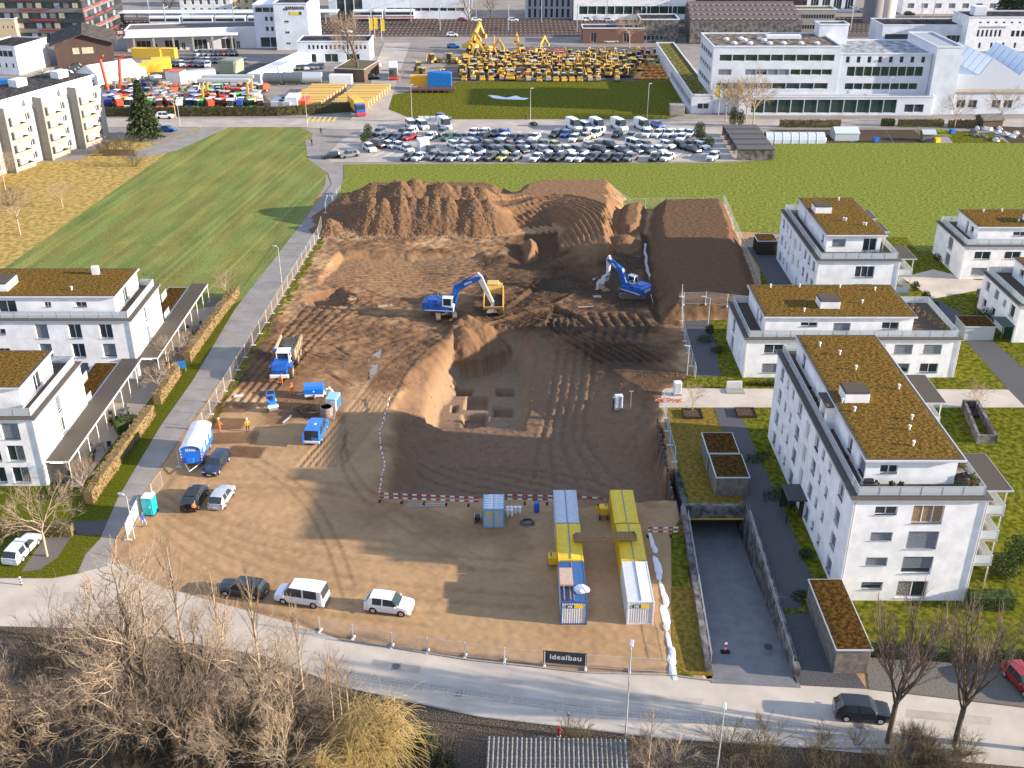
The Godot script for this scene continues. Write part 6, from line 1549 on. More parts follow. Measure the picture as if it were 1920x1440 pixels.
	for q in [[V3(-39.35, 0, -91.47), V3(-39.48, 0, -94.4)], [V3(-39.24, 0, -89.4), V3(-39.35, 0, -91.47)]]:
		var gb = thing("white_banner", "white notice banner hung on the gate fence", "banner", q[0], face(q[0], q[1]) - PI / 2, "white banners at the gate")
		part(gb, "cloth", bxm(V3((q[1] - q[0]).length(), 1.6, 0.04)), MT.white, V3((q[1] - q[0]).length() / 2, 0.3, 0.08)); part(gb, "eyelet_strip", bxm(V3((q[1] - q[0]).length(), 0.05, 0.06)), MT.galv, V3((q[1] - q[0]).length() / 2, 1.9, 0.08))
	# plastic sheeting along the right edge
	var shp := [V2(14.26, -91.47), V2(14.16, -86.87), V2(14.42, -83.01), V2(14.17, -79.39), V2(13.99, -75.63), V2(13.95, -72.45), V2(13.91, -70.76)]
	for i in shp.size() - 1:
		var ps = thing("plastic_sheet", "length of crumpled white plastic sheeting at the sand's edge", "sheeting", onv(shp[i].lerp(shp[i + 1], 0.5), 0.05), 0, "crumpled plastic sheeting")
		part(ps, "film", crumple(V3(0.22 + 0.16 * (i % 2), 0.05, (shp[i + 1] - shp[i]).length() * 0.42), 60 + i), MT.white); part(ps, "fold", crumple(V3(0.30, 0.09, 0.7 + 0.2 * (i % 3)), 80 + i), MT.metal_white, V3(0.12 - 0.2 * (i % 2), 0.0, 1.5))
	# vehicles
	var dt = MT.get("dumper_blue")
	var SB = mat("machine_blue", lin(0.012, 0.135, 0.52), 0.45, ntex(51, 0.01, 6, gray(0.7, 1.0), 256), 0.3, 0.0, false)
	var YD = mat("dumper_yellow", lin(0.66, 0.42, 0.10), 0.5, tx_streak, 0.5)
	var TAN = mat("bed_tan", lin(0.50, 0.38, 0.24), 0.8, tx_patch, 0.4)
	var p0 := V3(-31.28, 0, -124.61); var p1 := V3(-31.34, 0, -135.06)
	dumper(on(p0.x + 0.9, p0.z - 4.6), face(p1, p0), "blue and tan articulated dump truck parked with empty bed", MT.white, TAN, SB)
	var ydp := V3(-2.83, 0, -144.05)
	dumper(V3(ydp.x + 0.1, maxf(maxf(H(ydp.x - 1, ydp.z - 0.5), H(ydp.x + 1, ydp.z - 0.5)), maxf(H(ydp.x, ydp.z - 8), H(ydp.x, ydp.z - 3))), ydp.z - 4.9), PI, "yellow dump truck being loaded with soil by the excavator", YD, YD, YD, MT.soil_load if MT.has("soil_load") else mat("soil_load", lin(0.16, 0.10, 0.06), 0.95, tx_fine, 0.6), YD)
	var ARM = mat("arm_white", lin(0.62, 0.60, 0.57), 0.5, tx_streak, 0.6)
	var e0 := V3(-10.07, 0, -144.24)
	excavator(on(e0.x + 0.2, e0.z - 1.6, 0.15), -0.12, PI / 2 + 0.25, "large blue excavator loading the yellow dump truck", SB, ARM, MT.white, [[0.9, 1.7], [1.7, 4.3], [4.9, 5.9], [6.6, 2.2], [5.9, 0.9]], {"text": "KIBAG", "cab_side": 1.0, "bucket_flip": 1.0, "scale": 1.05})
	var e1 := V3(17.96, 0, -152.55)
	excavator(on(e1.x + 0.6, e1.z - 1.2, 0.2), PI - 0.75, 0.75, "smaller blue excavator with white cab by the puddles", SB, ARM, MT.white, [[0.9, 1.7], [2.2, 3.9], [4.7, 5.1], [4.8, 2.4], [5.1, 1.2]], {"text": "KIBAG", "cab_side": 1.0, "scale": 0.95})
	var bk2 = thing("excavator_bucket", "spare ditching bucket lying on the wet ground", "bucket", onv(V2(14.6, -157.12)), 0.5)
	var bb2 := MB.new(); bb2.extrude([V2(0, 0), V2(0.9, 0), V2(1.0, 0.1), V2(0.3, 0.2), V2(0.2, 0.8), V2(0.05, 0.85)], V3(-0.5, 0, -0.9), V3(1, 0, 0), UP, V3(0, 0, 1), 1.8)
	part(bk2, "shell", bb2, TAN); part(bk2, "lug", bevm(V3(0.3, 0.3, 0.5), 0.04), MT.steel, V3(-0.3, 0.75, 0))
	# van, trailer, cars, toilet
	p0 = V3(-23.58, 0, -107.9); p1 = V3(-23.18, 0, -113.24)
	var vn = car("van", "site_blue", (p0 + p1) / 2 + V3(0.1, 0.03, 0), face(p0, p1), "bright blue crew van with open rear door on the sand", "", true)
	part(vn, "rear_door", bevm(V3(0.06, 1.2, 0.75), 0.02), SB, V3(0.93, 0.55, -2.75)); part(vn, "load_opening", bxm(V3(0.8, 1.2, 0.05)), MT.dark, V3(0.42, 0.55, -2.44)); part(vn, "warning_stripe", bxm(V3(0.02, 0.9, 0.25)), mat("orange", lin(0.75, 0.16, 0.02), 0.5), V3(0.955, 0.7, 0.5)); part(vn, "bumper", bevm(V3(1.8, 0.3, 0.12), 0.03), MT.white, V3(0, 0.35, -2.48)); part(vn, "roof_vent", bevm(V3(0.3, 0.1, 0.3), 0.03), MT.white, V3(-0.1, 1.96, -0.8))
	trailer(V3(-36.3, 0, -101.48), V3(-36.6, 0, -110.14))
	p0 = V3(-33.95, 0, -100.7); p1 = V3(-33.13, 0, -106.21)
	car("estate", "navy", (p0 + p1) / 2 + V3(0.1, 0.03, 0.1), face(p1, p0), "dark blue estate car beside the blue site trailer", "cars parked on the sand", true)
	p0 = V3(26.9, 0, -64.4); p1 = V3(29.99, 0, -64.05)
	car("suv", "black", (p0 + p1) / 2 + V3(0, 0.02, -0.75), face(p0, p1), "black car driving along the road past the small trees", "", true)
	p0 = V3(-34.29, 0, -93.6); p1 = V3(-33.93, 0, -98.75)
	var jp = car("suv", "black", (p0 + p1) / 2 + V3(0.05, 0.03, 0), face(p0, p1), "black off-road car with spare wheel and orange tools behind", "cars parked on the sand", true)
	part(jp, "spare_wheel", wheel_mesh(0.34, 0.24)[0], MT.rubber, V3(-0.1, 0.95, -2.3), PI / 2); part(jp, "roof_rack", bxm(V3(1.2, 0.04, 1.7)), MT.dark, V3(0, 1.68, -0.5)); part(jp, "orange_tools", crumple(V3(0.28, 0.4, 0.2), 5), MT.orange, V3(-0.75, 1.0, -2.3))
	p0 = V3(-31.56, 0, -94.4); p1 = V3(-31.07, 0, -98.53)
	car("hatch", "silver", (p0 + p1) / 2 + V3(0.1, 0.03, 0), face(p0, p1), "silver hatchback parked beside the black off-road car", "cars parked on the sand", true)
	p0 = V3(-12.83, 0, -78.16); p1 = V3(-9.48, 0, -77.1)
	car("suv", "white", (p0 + p1) / 2 + V3(-0.2, 0.03, -0.75), face(p0, p1) + 0.12, "white compact car alone on the sand near the road fence", "cars parked on the sand", true)
	p0 = V3(-22.09, 0, -79.55); p1 = V3(-17.74, 0, -78.62)
	car("van", "white", (p0 + p1) / 2 + V3(0.25, 0.03, -0.6), face(p1, p0), "white people carrier behind the bare road trees", "cars parked on the sand", true)
	p0 = V3(-27.69, 0, -80.81); p1 = V3(-23.15, 0, -79.86)
	car("estate", "black", (p0 + p1) / 2 + V3(0, 0.03, -0.5), face(p1, p0), "black estate car half hidden behind bare branches", "cars parked on the sand", true)
	p0 = V3(-49.33, 0, -84.95); p1 = V3(-48.69, 0, -89.4)
	car("estate", "white", (p0 + p1) / 2 + V3(0.1, 0.02, 0), face(p0, p1), "white estate car on the grass beside the gravel tree bed", "", true)
	car("hatch", "red", V3(42.58, 0, -68.49) + V3(0.5, 0.02, 0), 0.25, "dark red car parked on the grass pavers", "", true)
	var tl = thing("portable_toilet", "turquoise portable toilet with white roof by the gate", "toilet", V3(-38.23, 0, -94.2), -0.12)
	var TQ = mat("turquoise", lin(0.01, 0.36, 0.44), 0.45)
	part(tl, "cabin", bevm(V3(1.15, 2.05, 1.15), 0.05), TQ, V3(0, 0.08, 0)); part(tl, "base", bxm(V3(1.2, 0.08, 1.2)), MT.dark)
	part(tl, "door", bevm(V3(0.8, 1.85, 0.05), 0.015), mat("turquoise_door", lin(0.02, 0.42, 0.50), 0.4), V3(0, 0.14, 0.585)); var rf := MB.new(); rf.cbox(V3(0, 2.2, 0), V3(1.2, 0.14, 1.2), 0.06)
	part(tl, "roof", rf, MT.white); part(tl, "vent_pipe", bxm(V3(0.1, 0.3, 0.1)), MT.white, V3(0.4, 2.26, -0.4)); part(tl, "handle", bxm(V3(0.05, 0.2, 0.05)), MT.white, V3(0.3, 1.05, 0.62))
	roller(V3(-29.96, 0, -117.31), 0.35)
	compressor(V3(-25.07, 0, -120.43), 0.06)
	mixer(V3(-22.79, 0, -115.38), 0.0)
	var tw = thing("tool_panel", "small white panel with a drawing lying on the earth", "panel", onv(V2(-34.94, -120.43), 0.04), 0.2)
	part(tw, "sheet", bxm(V3(1.1, 0.02, 0.7)), MT.white); part(tw, "batten", bxm(V3(1.1, 0.03, 0.05)), MT.wood, V3(0, 0.018, 0.3))
	# rebar mats and loose steel
	for q in [[V3(-35.4, 0, -117.44), 5.0, 2.6], [V3(-34.77, 0, -113.37), 4.6, 2.6], [V3(-32.99, 0, -109.89), 5.4, 2.6], [V3(-30.88, 0, -106.69), 4.0, 2.4]]:
		var rm = thing("rebar_mat", "rusty steel reinforcement mat lying on the ground", "steel mat", on(q[0].x, q[0].z, 0.03), 0.12 * q[1] - 0.6, "reinforcement mats at the footpath fence")
		var a := MB.new(); var b := MB.new()
		for i in 26: a.tube(V3(-q[1] / 2 + q[1] * i / 25, 0.05, -q[2] / 2), V3(-q[1] / 2 + q[1] * i / 25, 0.05, q[2] / 2), 0.014, 0.014, 4)
		for i in 12: b.tube(V3(-q[1] / 2, 0.08, -q[2] / 2 + q[2] * i / 11), V3(q[1] / 2, 0.08, -q[2] / 2 + q[2] * i / 11), 0.014, 0.014, 4)
		part(rm, "cross_rod", a, mat("rust", lin(0.13, 0.055, 0.025), 0.9)).set_meta("kind", "stuff"); part(rm, "long_rod", b, MT.rust).set_meta("kind", "stuff")
	for i in 26:
		var c := V3(-25.21, 0, -115.65)
		var rd = thing("steel_bar", "loose dark steel bar in the heap beside the mixer", "steel bar", on(c.x + rng.randf_range(-2.6, 1.8), c.z + rng.randf_range(-1.6, 1.6), 0.05 + rng.randf() * 0.2), rng.randf_range(-0.3, 0.9), "loose steel bars by the mixer")
		var b := MB.new(); b.tube(V3(-1.1, 0, 0), V3(1.1, rng.randf_range(-0.05, 0.25), 0), 0.035, 0.035, 5)
		part(rd, "bar", b, mat("bar_dark", lin(0.05, 0.035, 0.03), 0.7)); part(rd, "end_loop", bxm(V3(0.12, 0.05, 0.12)), MT.rust, V3(1.1, 0, 0))
	var pl = thing("steel_pipe", "grey steel pipe lying on the sand near the workers", "pipe", on(-27.6, -114.2, 0.12), 1.2)
	var pb := MB.new(); pb.tube(V3(-1.0, 0, 0), V3(1.0, 0, 0), 0.14, 0.14, 12)
	part(pl, "tube", pb, MT.steel); part(pl, "collar", bevm(V3(0.1, 0.32, 0.32), 0.03), MT.steel, V3(0.9, -0.16, 0))
	# people
	var hv := Color(0.85, 0.17, 0.025); var yl := Color(0.85, 0.36, 0.02)
	person(on(V3(-35.17, 0, -111.55).x, V3(-35.17, 0, -111.55).z), 2.6, "worker in orange jacket and white helmet on the rebar mats", {"step": 0.1}, Color(0.7, 0.2, 0.03), hv, MT.white)
	person(on(V3(-31.77, 0, -111.55).x, V3(-31.77, 0, -111.55).z), 0.6, "worker in yellow vest and dark trousers with white helmet", {"step": 0.06, "elbow": 0.9}, yl, Color(0.02, 0.02, 0.03), MT.white)
	person(on(V3(-28.12, 0, -120.72).x, V3(-28.12, 0, -120.72).z), 0.9, "worker all in orange walking between roller and compressor", {"step": 0.2}, hv, hv, MT.orange)
	person(on(V3(-30.11, 0, -124).x, V3(-30.11, 0, -124).z), PI, "worker in orange bending at the blue dump truck's wheel", {"step": 0.08, "lean": 0.7, "elbow": 0.8}, hv, hv, MT.orange)
	person(V3(-38.22, 0, -91.75), 1.2, "person in blue jacket and jeans walking by the gate", {"step": 0.26, "elbow": 0.5}, Color(0.01, 0.08, 0.36), Color(0.25, 0.32, 0.45))
	person(on(V3(12.97, 0, -120).x, V3(12.97, 0, -120).z), 1.4, "person in dark clothes beside the white cabinet in the pit", {"step": 0.1}, Color(0.03, 0.03, 0.04), Color(0.03, 0.03, 0.04), MT.white)
	# cabinets, water, boards
	for q in [[V2(13.57, -119.85), "grey control cabinet standing in the pit corner"], [V2(21.13, -121.02), "white power cabinet at the paved crossing"]]:
		var cbn = thing("power_cabinet", q[1], "cabinet", onv(q[0]), 0.1)
		part(cbn, "housing", bevm(V3(1.0, 1.7, 0.7), 0.05), MT.metal_white, V3(0, 0.25, 0)); part(cbn, "door", bxm(V3(0.8, 1.4, 0.03)), G, V3(0, 0.4, 0.36)); part(cbn, "skid", bxm(V3(1.2, 0.22, 0.9)), MT.steel)
	var bx = thing("stand_pipe", "thin pole with crossbar beside the pit cabinet", "pole", onv(V2(15.08, -119.28)))
	part(bx, "pole", bxm(V3(0.08, 2.6, 0.08)), MT.galv); part(bx, "crossbar", bxm(V3(0.5, 0.1, 0.1)), MT.galv, V3(0, 2.5, 0))
	var hr = thing("hose_tangle", "tangle of red and orange hoses on the paved crossing", "hose", onv(V2(19.51, -119.57), 0.05))
	for k in 5:
		var b := MB.new(); var pts := []
		for i in 12: pts.append(V3(-1.4 + 0.32 * i, 0.05 + 0.02 * k, sin(i * 0.9 + k * 1.4) * 0.45 + 0.12 * k))
		b.line(pts, 0.035, 5)
		part(hr, "hose", b, [mat("hose_red", lin(0.45, 0.05, 0.04), 0.6), MT.orange, mat("hose_white", lin(0.5, 0.5, 0.5), 0.6)][k % 3])
	var wa := 0
	for q in [[[V2(23.15, -178.99), V2(24.28, -178.99), V2(23.79, -171.5), V2(23.13, -162.86), V2(22.75, -158.24), V2(22.32, -158.92), V2(22.31, -164.05), V2(21.88, -168.96), V2(21.84, -172.02)], -0.42], [[V2(22.45, -157.12), V2(22.35, -152.77), V2(22.13, -147.6), V2(21.73, -149.63), V2(21.74, -155.36)], -0.42], [[V2(12.24, -157.12), V2(13.14, -161.69), V2(14.59, -162.63), V2(14.86, -159.38), V2(13.64, -156.68)], -0.17], [[V2(11.32, -154.49), V2(13.82, -154.49), V2(14.15, -152.34), V2(11.51, -152.13)], -0.15], [[V2(-19.78, -131.98), V2(-18.15, -134.54), V2(-18.05, -127.1), V2(-18.68, -125.22)], -0.01]]:
		sheet("puddle", q[0], q[1] + (0.06 if wa == 4 else 0.0), MT.puddle)
		wa += 1
	for q in [[V2(11.18, -149.42), 2.4, 0.35, 0.12], [V2(-19.3, -149.63), 2.2, 0.8, 0.25], [V2(-24.66, -152.13), 1.2, 0.9, 0.6]]:
		var bo = thing("board", "loose pale board lying on the churned ground", "board", onv(q[0], 0.08), q[3], "loose boards")
		part(bo, "plank", bevm(V3(q[1], 0.08, q[2]), 0.02), mat("board_pale", lin(0.40, 0.32, 0.23), 0.9, tx_streak, 0.5)); part(bo, "batten", bxm(V3(0.1, 0.1, q[2] * 0.9)), MT.wood_gray, V3(q[1] * 0.3, 0.03, 0))
	# stones and clods scattered on the worked ground
	var mm := MultiMesh.new(); mm.transform_format = MultiMesh.TRANSFORM_3D
	var cl := MB.new(); cl.lathe(Vector3.ZERO, [[0, -0.4], [0.42, -0.2], [0.5, 0.1], [0.3, 0.36], [0, 0.42]], 6)
	mm.mesh = cl.mesh(); mm.instance_count = 14000
	for i in 14000:
		var x := 0.0; var z := 0.0
		if i < 6500:
			x = rng.randf_range(-34, -3); z = -195.0 + 15.0 * pow(rng.randf(), 0.6)
		else:
			x = rng.randf_range(-33, 22); z = rng.randf_range(-175, -97)
			if z > -118 and x < -15: x += 20
		var s := 0.05 + (0.32 if i < 6500 else 0.22) * pow(rng.randf(), 4.0)
		mm.set_instance_transform(i, Transform3D(Basis(V3(rng.randfn(), rng.randfn(), rng.randfn()).normalized(), rng.randf() * 6).scaled(V3(s, s * 0.7, s)), on(x, z, s * 0.12)))
	var mi := MultiMeshInstance3D.new(); mi.multimesh = mm; mi.name = "soil_clods"; add_child(mi)
	mi.material_override = mat("clod", lin(0.22, 0.145, 0.09), 0.95); mi.set_meta("kind", "stuff"); tag(mi, "loose clods and stones scattered over the worked earth", "soil clods")
	# lamps and road furniture
	lamp_post(V3(-36.89, 0, -159.38), 6.0, 2.6, "slim street lamp beside the footpath fence", 0.7); lamp_post(V3(-38.53, 0, -89.58), 5.2, 2.8, "street lamp with round plate at the site gate", 0.6); lamp_post(V3(8.95, 0, -62.12), 9.5, 1.4, "tall street lamp at the road's footway", 0.6); lamp_post(V3(15.26, 0, -57.45), 8.0, 1.4, "slim pale lamp pole at the corrugated shed", 0.3)
	lamp_post(V3(28.57, 0, -142.33), 4.5, 2.9, "lamp with curved arm at the short paver path", 0.9); lamp_post(V3(23.22, 0, -126.47), 4.2, 2.8, "lamp beside the site fence at the crossing", 0.3)
	var hy = thing("fire_hydrant", "red fire hydrant on the woodland verge", "hydrant", V3(3.74, 0, -62.74))
	var hb := MB.new(); hb.lathe(Vector3.ZERO, [[0.16, 0], [0.16, 0.06], [0.11, 0.1], [0.11, 0.75], [0.14, 0.8], [0.12, 0.95], [0.0, 1.02]], 12)
	part(hy, "barrel", hb, MT.red); part(hy, "base_ring", bevm(V3(0.3, 0.12, 0.3), 0.04), MT.white); part(hy, "outlet", bevm(V3(0.42, 0.12, 0.12), 0.03), MT.red, V3(0, 0.6, 0))
	var pm = thing("marker_post", "thin grey marker post beside the hydrant", "post", V3(4.47, 0, -62.91))
	part(pm, "post", bxm(V3(0.06, 2.4, 0.06)), MT.galv); part(pm, "plate", bxm(V3(0.25, 0.3, 0.03)), MT.galv, V3(0, 2.0, 0.05))
	corrugated_shed()
	for q in [[V3(-10, 0, -70.76), "round manhole cover in the sunny carriageway"], [V3(27.98, 0, -63.94), "rectangular drain grate near the black car"], [V3(-4.37, 0, -67.54), "small drain grate in the sett band"]]:
		var mh = thing("drain_cover", q[1], "drain cover", q[0] + UP * 0.013)
		var ml := MB.new(); ml.lathe(Vector3.ZERO, [[0.36, 0.0], [0.36, 0.02], [0.0, 0.025]], 16)
		part(mh, "lid", ml, mat("iron", lin(0.11, 0.10, 0.095), 0.8)); part(mh, "rim", bxm(V3(0.85, 0.012, 0.85)), MT.concrete)
	var sg = thing("info_sign", "blue information board on two posts at the hedge gap", "sign", V3(-43.98, 0, -127.57), 0.3)
	part(sg, "board", bevm(V3(0.9, 1.1, 0.06), 0.02), mat("sign_blue", lin(0.01, 0.12, 0.4), 0.5), V3(0, 0.5, 0))
	for x in [-0.4, 0.4]: part(sg, "post", bxm(V3(0.07, 1.3, 0.05)), MT.galv, V3(x, 0, -0.06))
	var bo2 = thing("bollard", "black and white striped bollard at the side road corner", "bollard", V3(-46.98, 0, -82.02))
	for i in 6: part(bo2, "band", bxm(V3(0.14, 0.16, 0.14)), MT.white if i % 2 else MT.dark, V3(0, 0.16 * i, 0))
func crumple(s: Vector3, sd: int) -> ArrayMesh:
	var key := "cr%.2f%.2f%.2f%d" % [s.x, s.y, s.z, sd]
	if MC.has(key): return MC[key]
	var b := MB.new(); var n := 9
	var P := func(i, j) -> Vector3:
		var a: float = TAU * i / 12.0; var t: float = PI / 2 * j / 4.0
		var q := V3(cos(a) * cos(t), sin(t), sin(a) * cos(t))
		var k: float = 1.0 + 0.45 * n2.get_noise_3d(q.x * 14 + sd, q.y * 14, q.z * 14)
		return q * s * k
	for j in 4:
		for i in 12: b.quad(P.call(i, j), P.call(i, j + 1), P.call(i + 1, j + 1), P.call(i + 1, j))
	MC[key] = b.mesh()
	return MC[key]
func trailer(a: Vector3, d: Vector3):
	var t = thing("site_trailer", "blue construction trailer with rounded white roof", "trailer", (a + d) / 2 + V3(0.25, 0.02, 0), face(d, a))
	var L := 5.6; var W := 2.3
	var SB = car_paint("site_blue")
	var b := MB.new(); var prof := [V2(-W / 2, 0.75), V2(W / 2, 0.75), V2(W / 2, 2.55)]
	for i in 9: prof.append(V2(W / 2 * cos(PI * i / 8.0), 2.55 + 0.5 * sin(PI * i / 8.0)))
	prof.append(V2(-W / 2, 2.55))
	b.extrude(prof, V3(0, 0, -L / 2), V3(1, 0, 0), UP, V3(0, 0, 1), L)
	part(t, "body", b, SB)
	var r := MB.new()
	var arc := []
	for i in 11: arc.append(V2((W / 2 + 0.06) * cos(PI * i / 10.0), 2.56 + 0.56 * sin(PI * i / 10.0)))
	for i in 11: arc.append(V2((W / 2 + 0.01) * cos(PI - PI * i / 10.0), 2.54 + 0.51 * sin(PI * i / 10.0)))
	r.extrude(arc, V3(0, 0, -L / 2 - 0.12), V3(1, 0, 0), UP, V3(0, 0, 1), L + 0.24)
	part(t, "roof", r, MT.metal_white)
	for z in [-1.7, -0.2, 1.3]:
		var w = part(t, "window", bxm(V3(0.05, 0.9, 0.75)), MT.white, V3(W / 2 + 0.01, 1.55, z)); part(w, "shutter", bxm(V3(0.03, 0.78, 0.62)), mat("shutter_pale", lin(0.6, 0.6, 0.58), 0.6), V3(0.025, 0.06, 0))
	part(t, "lettering", text("KIBAG", 0.3, 0.01), MT.white, V3(0, 2.45, L / 2 + 0.01)); part(t, "stowage_box", bevm(V3(0.8, 0.55, 0.4), 0.04), SB, V3(-0.1, 1.0, L / 2 + 0.2))
	for x in [-W / 2 + 0.02, W / 2 - 0.02]:
		for k in 8: part(t, "warning_stripe", bxm(V3(0.1, 0.16, 0.03)), MT.white if k % 2 else MT.band_red, V3(x, 0.9 + 0.19 * k, L / 2 + 0.01))
	var db := MB.new(); db.line([V3(-0.8, 0.65, L / 2), V3(0, 0.6, L / 2 + 1.5), V3(0.8, 0.65, L / 2)], 0.06, 6)
	part(t, "drawbar", db, MT.galv)
	for z in [-1.6, 1.6]:
		for x in [-0.95, 0.95]: wheel(t, V3(x, 0.36, z), 0.36, 0.22, MT.alu)
	part(t, "chassis", bxm(V3(1.8, 0.2, L - 0.3)), MT.steel, V3(0, 0.55, 0))
func roller(at: Vector3, turn: float):
	var t = thing("road_roller", "small blue and white tandem road roller on the sand", "roller", on(at.x, at.z), turn)
	var SB = car_paint("site_blue")
	for z in [-0.85, 0.85]:
		var d := MB.new(); d.tube(V3(-0.55, 0.36, z), V3(0.55, 0.36, z), 0.36, 0.36, 20)
		part(t, "drum", d, MT.steel); part(t, "drum_frame", bevm(V3(1.3, 0.22, 0.5), 0.04), MT.white, V3(0, 0.62, z))
	part(t, "body", bevm(V3(1.0, 0.55, 1.5), 0.08), SB, V3(0, 0.7, -0.1)); part(t, "seat", bevm(V3(0.45, 0.45, 0.4), 0.06), MT.dark, V3(0, 1.2, -0.2)); part(t, "tank", bevm(V3(0.9, 0.35, 0.45), 0.06), SB, V3(0, 1.2, -0.75))
	var rb := MB.new(); rb.line([V3(-0.5, 1.0, -0.6), V3(-0.5, 2.3, -0.6), V3(0.5, 2.3, -0.6), V3(0.5, 1.0, -0.6)], 0.045, 6)
	part(t, "roll_bar", rb, SB)
	var sw := MB.new(); sw.tube(V3(0, 1.2, 0.35), V3(0, 1.55, 0.2), 0.03, 0.03, 6); sw.tube(V3(0, 1.55, 0.2), V3(0, 1.58, 0.19), 0.18, 0.18, 12)
	part(t, "steering_wheel", sw, MT.dark)
func compressor(at: Vector3, turn: float):
	var t = thing("compressor_trailer", "blue compressor trailer with white base and sacks behind", "machine", on(at.x, at.z), turn)
	var SB = car_paint("site_blue")
	var b := MB.new(); b.extrude([V2(-0.75, 0.7), V2(0.75, 0.7), V2(0.75, 1.4), V2(0.5, 1.75), V2(-0.6, 1.75), V2(-0.75, 1.5)], V3(-1.3, 0, 0), V3(0, 0, 1), UP, V3(1, 0, 0), 2.4)
	part(t, "hood", b, SB); part(t, "base", bevm(V3(2.4, 0.4, 1.5), 0.05), MT.white, V3(-0.1, 0.32, 0))
	for s in [-0.75, 0.75]: wheel(t, V3(-0.1, 0.32, s), 0.32, 0.2, MT.alu)
	var e := MB.new(); e.line([V3(-1.3, 0.5, 0), V3(-2.3, 0.45, 0.1)], 0.05, 6)
	part(t, "drawbar", e, MT.galv); part(t, "emblem", text("+", 0.5, 0.01), MT.white, V3(-0.1, 1.1, 0.757))
	for q in [[1.3, -0.6], [1.9, -0.4], [1.6, -1.0]]:
		var s = thing("cement_sack", "pale bulky sack behind the compressor trailer", "sack", on(at.x + q[0], at.z + q[1]), q[0], "pale sacks by the compressor")
		part(s, "bag", crumple(V3(0.48, 0.8, 0.42), int(q[0] * 20)), mat("sackcloth", lin(0.55, 0.51, 0.45), 0.9)); part(s, "tied_neck", crumple(V3(0.16, 0.25, 0.16), 3), MT.sackcloth, V3(0, 0.72, 0))
func mixer(at: Vector3, turn: float):
	var t = thing("mortar_mixer", "pale cylindrical mortar mixer with blue and white cabinet behind", "mixer", on(at.x, at.z), turn)
	var d := MB.new(); d.lathe(V3(0, 0.25, 0.3), [[0.0, 0.0], [0.72, 0.0], [0.78, 0.5], [0.74, 1.25], [0.68, 1.25], [0.6, 0.5], [0.0, 0.45]], 20)
	part(t, "drum", d, mat("mortar", lin(0.42, 0.33, 0.29), 0.9, tx_patch, 0.7)); part(t, "skid", bxm(V3(1.9, 0.2, 2.0)), MT.mortar, V3(0, 0, 0.2))
	part(t, "cabinet", bevm(V3(1.3, 1.6, 2.0), 0.05), MT.metal_white, V3(0.55, 0.3, -1.6), -0.15); part(t, "cabinet_top", bevm(V3(1.34, 0.12, 2.04), 0.03), mat("pale_blue", lin(0.28, 0.50, 0.58), 0.5), V3(0.55, 1.88, -1.6), -0.15); part(t, "blue_side", bxm(V3(0.04, 1.3, 1.8)), car_paint("site_blue"), V3(1.22, 0.4, -1.7), -0.15)
func corrugated_shed():
	var t = thing("corrugated_shed", "grey corrugated fibre cement roof of a shed in the woodland", "shed", V3(4.12, 0, -57.96) * V3(1, 0, 1), -0.03)
	t.position = V3(3.4, 0, -57.6)
	var m := mat("eternit", lin(0.30, 0.275, 0.25), 0.95, ntex(41, 0.03, 5, gray(0.45, 1.0), 512), 0.4)
	var L := 10.6
	for row in 2:
		var n := 10
		for i in n:
			var key := "eternit%d" % row
			if not MC.has(key):
				var b := MB.new(); var w := L / n
				for k in 24:
					var x0 := w * k / 24; var x1 := w * (k + 1) / 24
					var f := func(x: float) -> float: return 0.06 * sin(x / (w / 3.0) * TAU)
					b.quad(V3(x0, f.call(x0), 1.0), V3(x1, f.call(x1), 1.0), V3(x1, f.call(x1) + 0.25, -1.0), V3(x0, f.call(x0) + 0.25, -1.0))
				MC[key] = b.mesh()
			part(t, "roof_sheet", MC[key], m, V3(-L / 2 + L / n * i, 2.6 + (0.02 if row == 0 else 0.28), 1.0 if row == 0 else -0.9))
	var wl := MB.new(); wl.box(V3(0, 1.25, 0), V3(L - 0.6, 2.5, 3.4))
	part(t, "wall", wl, MT.wood_gray)

# ---------------------------------------------------------------- the town behind: car park, machine yards, works, railway
# a plain flat roofed block: at = front left ground corner; F = window lists of front, right, back, left
func hall(label, at: Vector3, w: float, d: float, h: float, wall_m, roof_m, F := [[], [], [], []], turn := 0.0, frame = null, called := "industrial_building", parapet := 0.35):
	var t = thing(called, label, "building", at, turn)
	var b := MB.new()
	var sides := [[V3(0, 0, 0), V3(1, 0, 0), w], [V3(w, 0, 0), V3(0, 0, -1), d], [V3(w, 0, -d), V3(-1, 0, 0), w], [V3(0, 0, -d), V3(0, 0, 1), d]]
	for i in 4: wall_holes(b, sides[i][0], sides[i][1], sides[i][2], 0.0, h, F[i], 0.2)
	part(t, "wall", b, wall_m)
	for i in 4:
		for q in F[i]: window(t, sides[i][0], sides[i][1], q, frame)
	var r := MB.new(); r.box(V3(w / 2, h - 0.06, -d / 2), V3(w - 0.02, 0.12, d - 0.02))
	part(t, "roof", r, roof_m)
	var p := MB.new()
	for q in [[w / 2, 0.0, w + 0.3, 0.3], [w / 2, -d, w + 0.3, 0.3], [0.0, -d / 2, 0.3, d - 0.3], [w, -d / 2, 0.3, d - 0.3]]: p.box(V3(q[0], h + parapet / 2, q[1]), V3(q[2], parapet, q[3]))
	part(t, "parapet", p, MT.metal_white)
	return t
func skylights(t, h: float, spots: Array):
	for q in spots:
		var b := MB.new(); b.lathe(V3(q[0], h, q[1]), [[0.8, 0], [0.8, 0.25], [0.55, 0.5], [0, 0.62]], 10)
		part(t, "skylight", b, MT.metal_white)
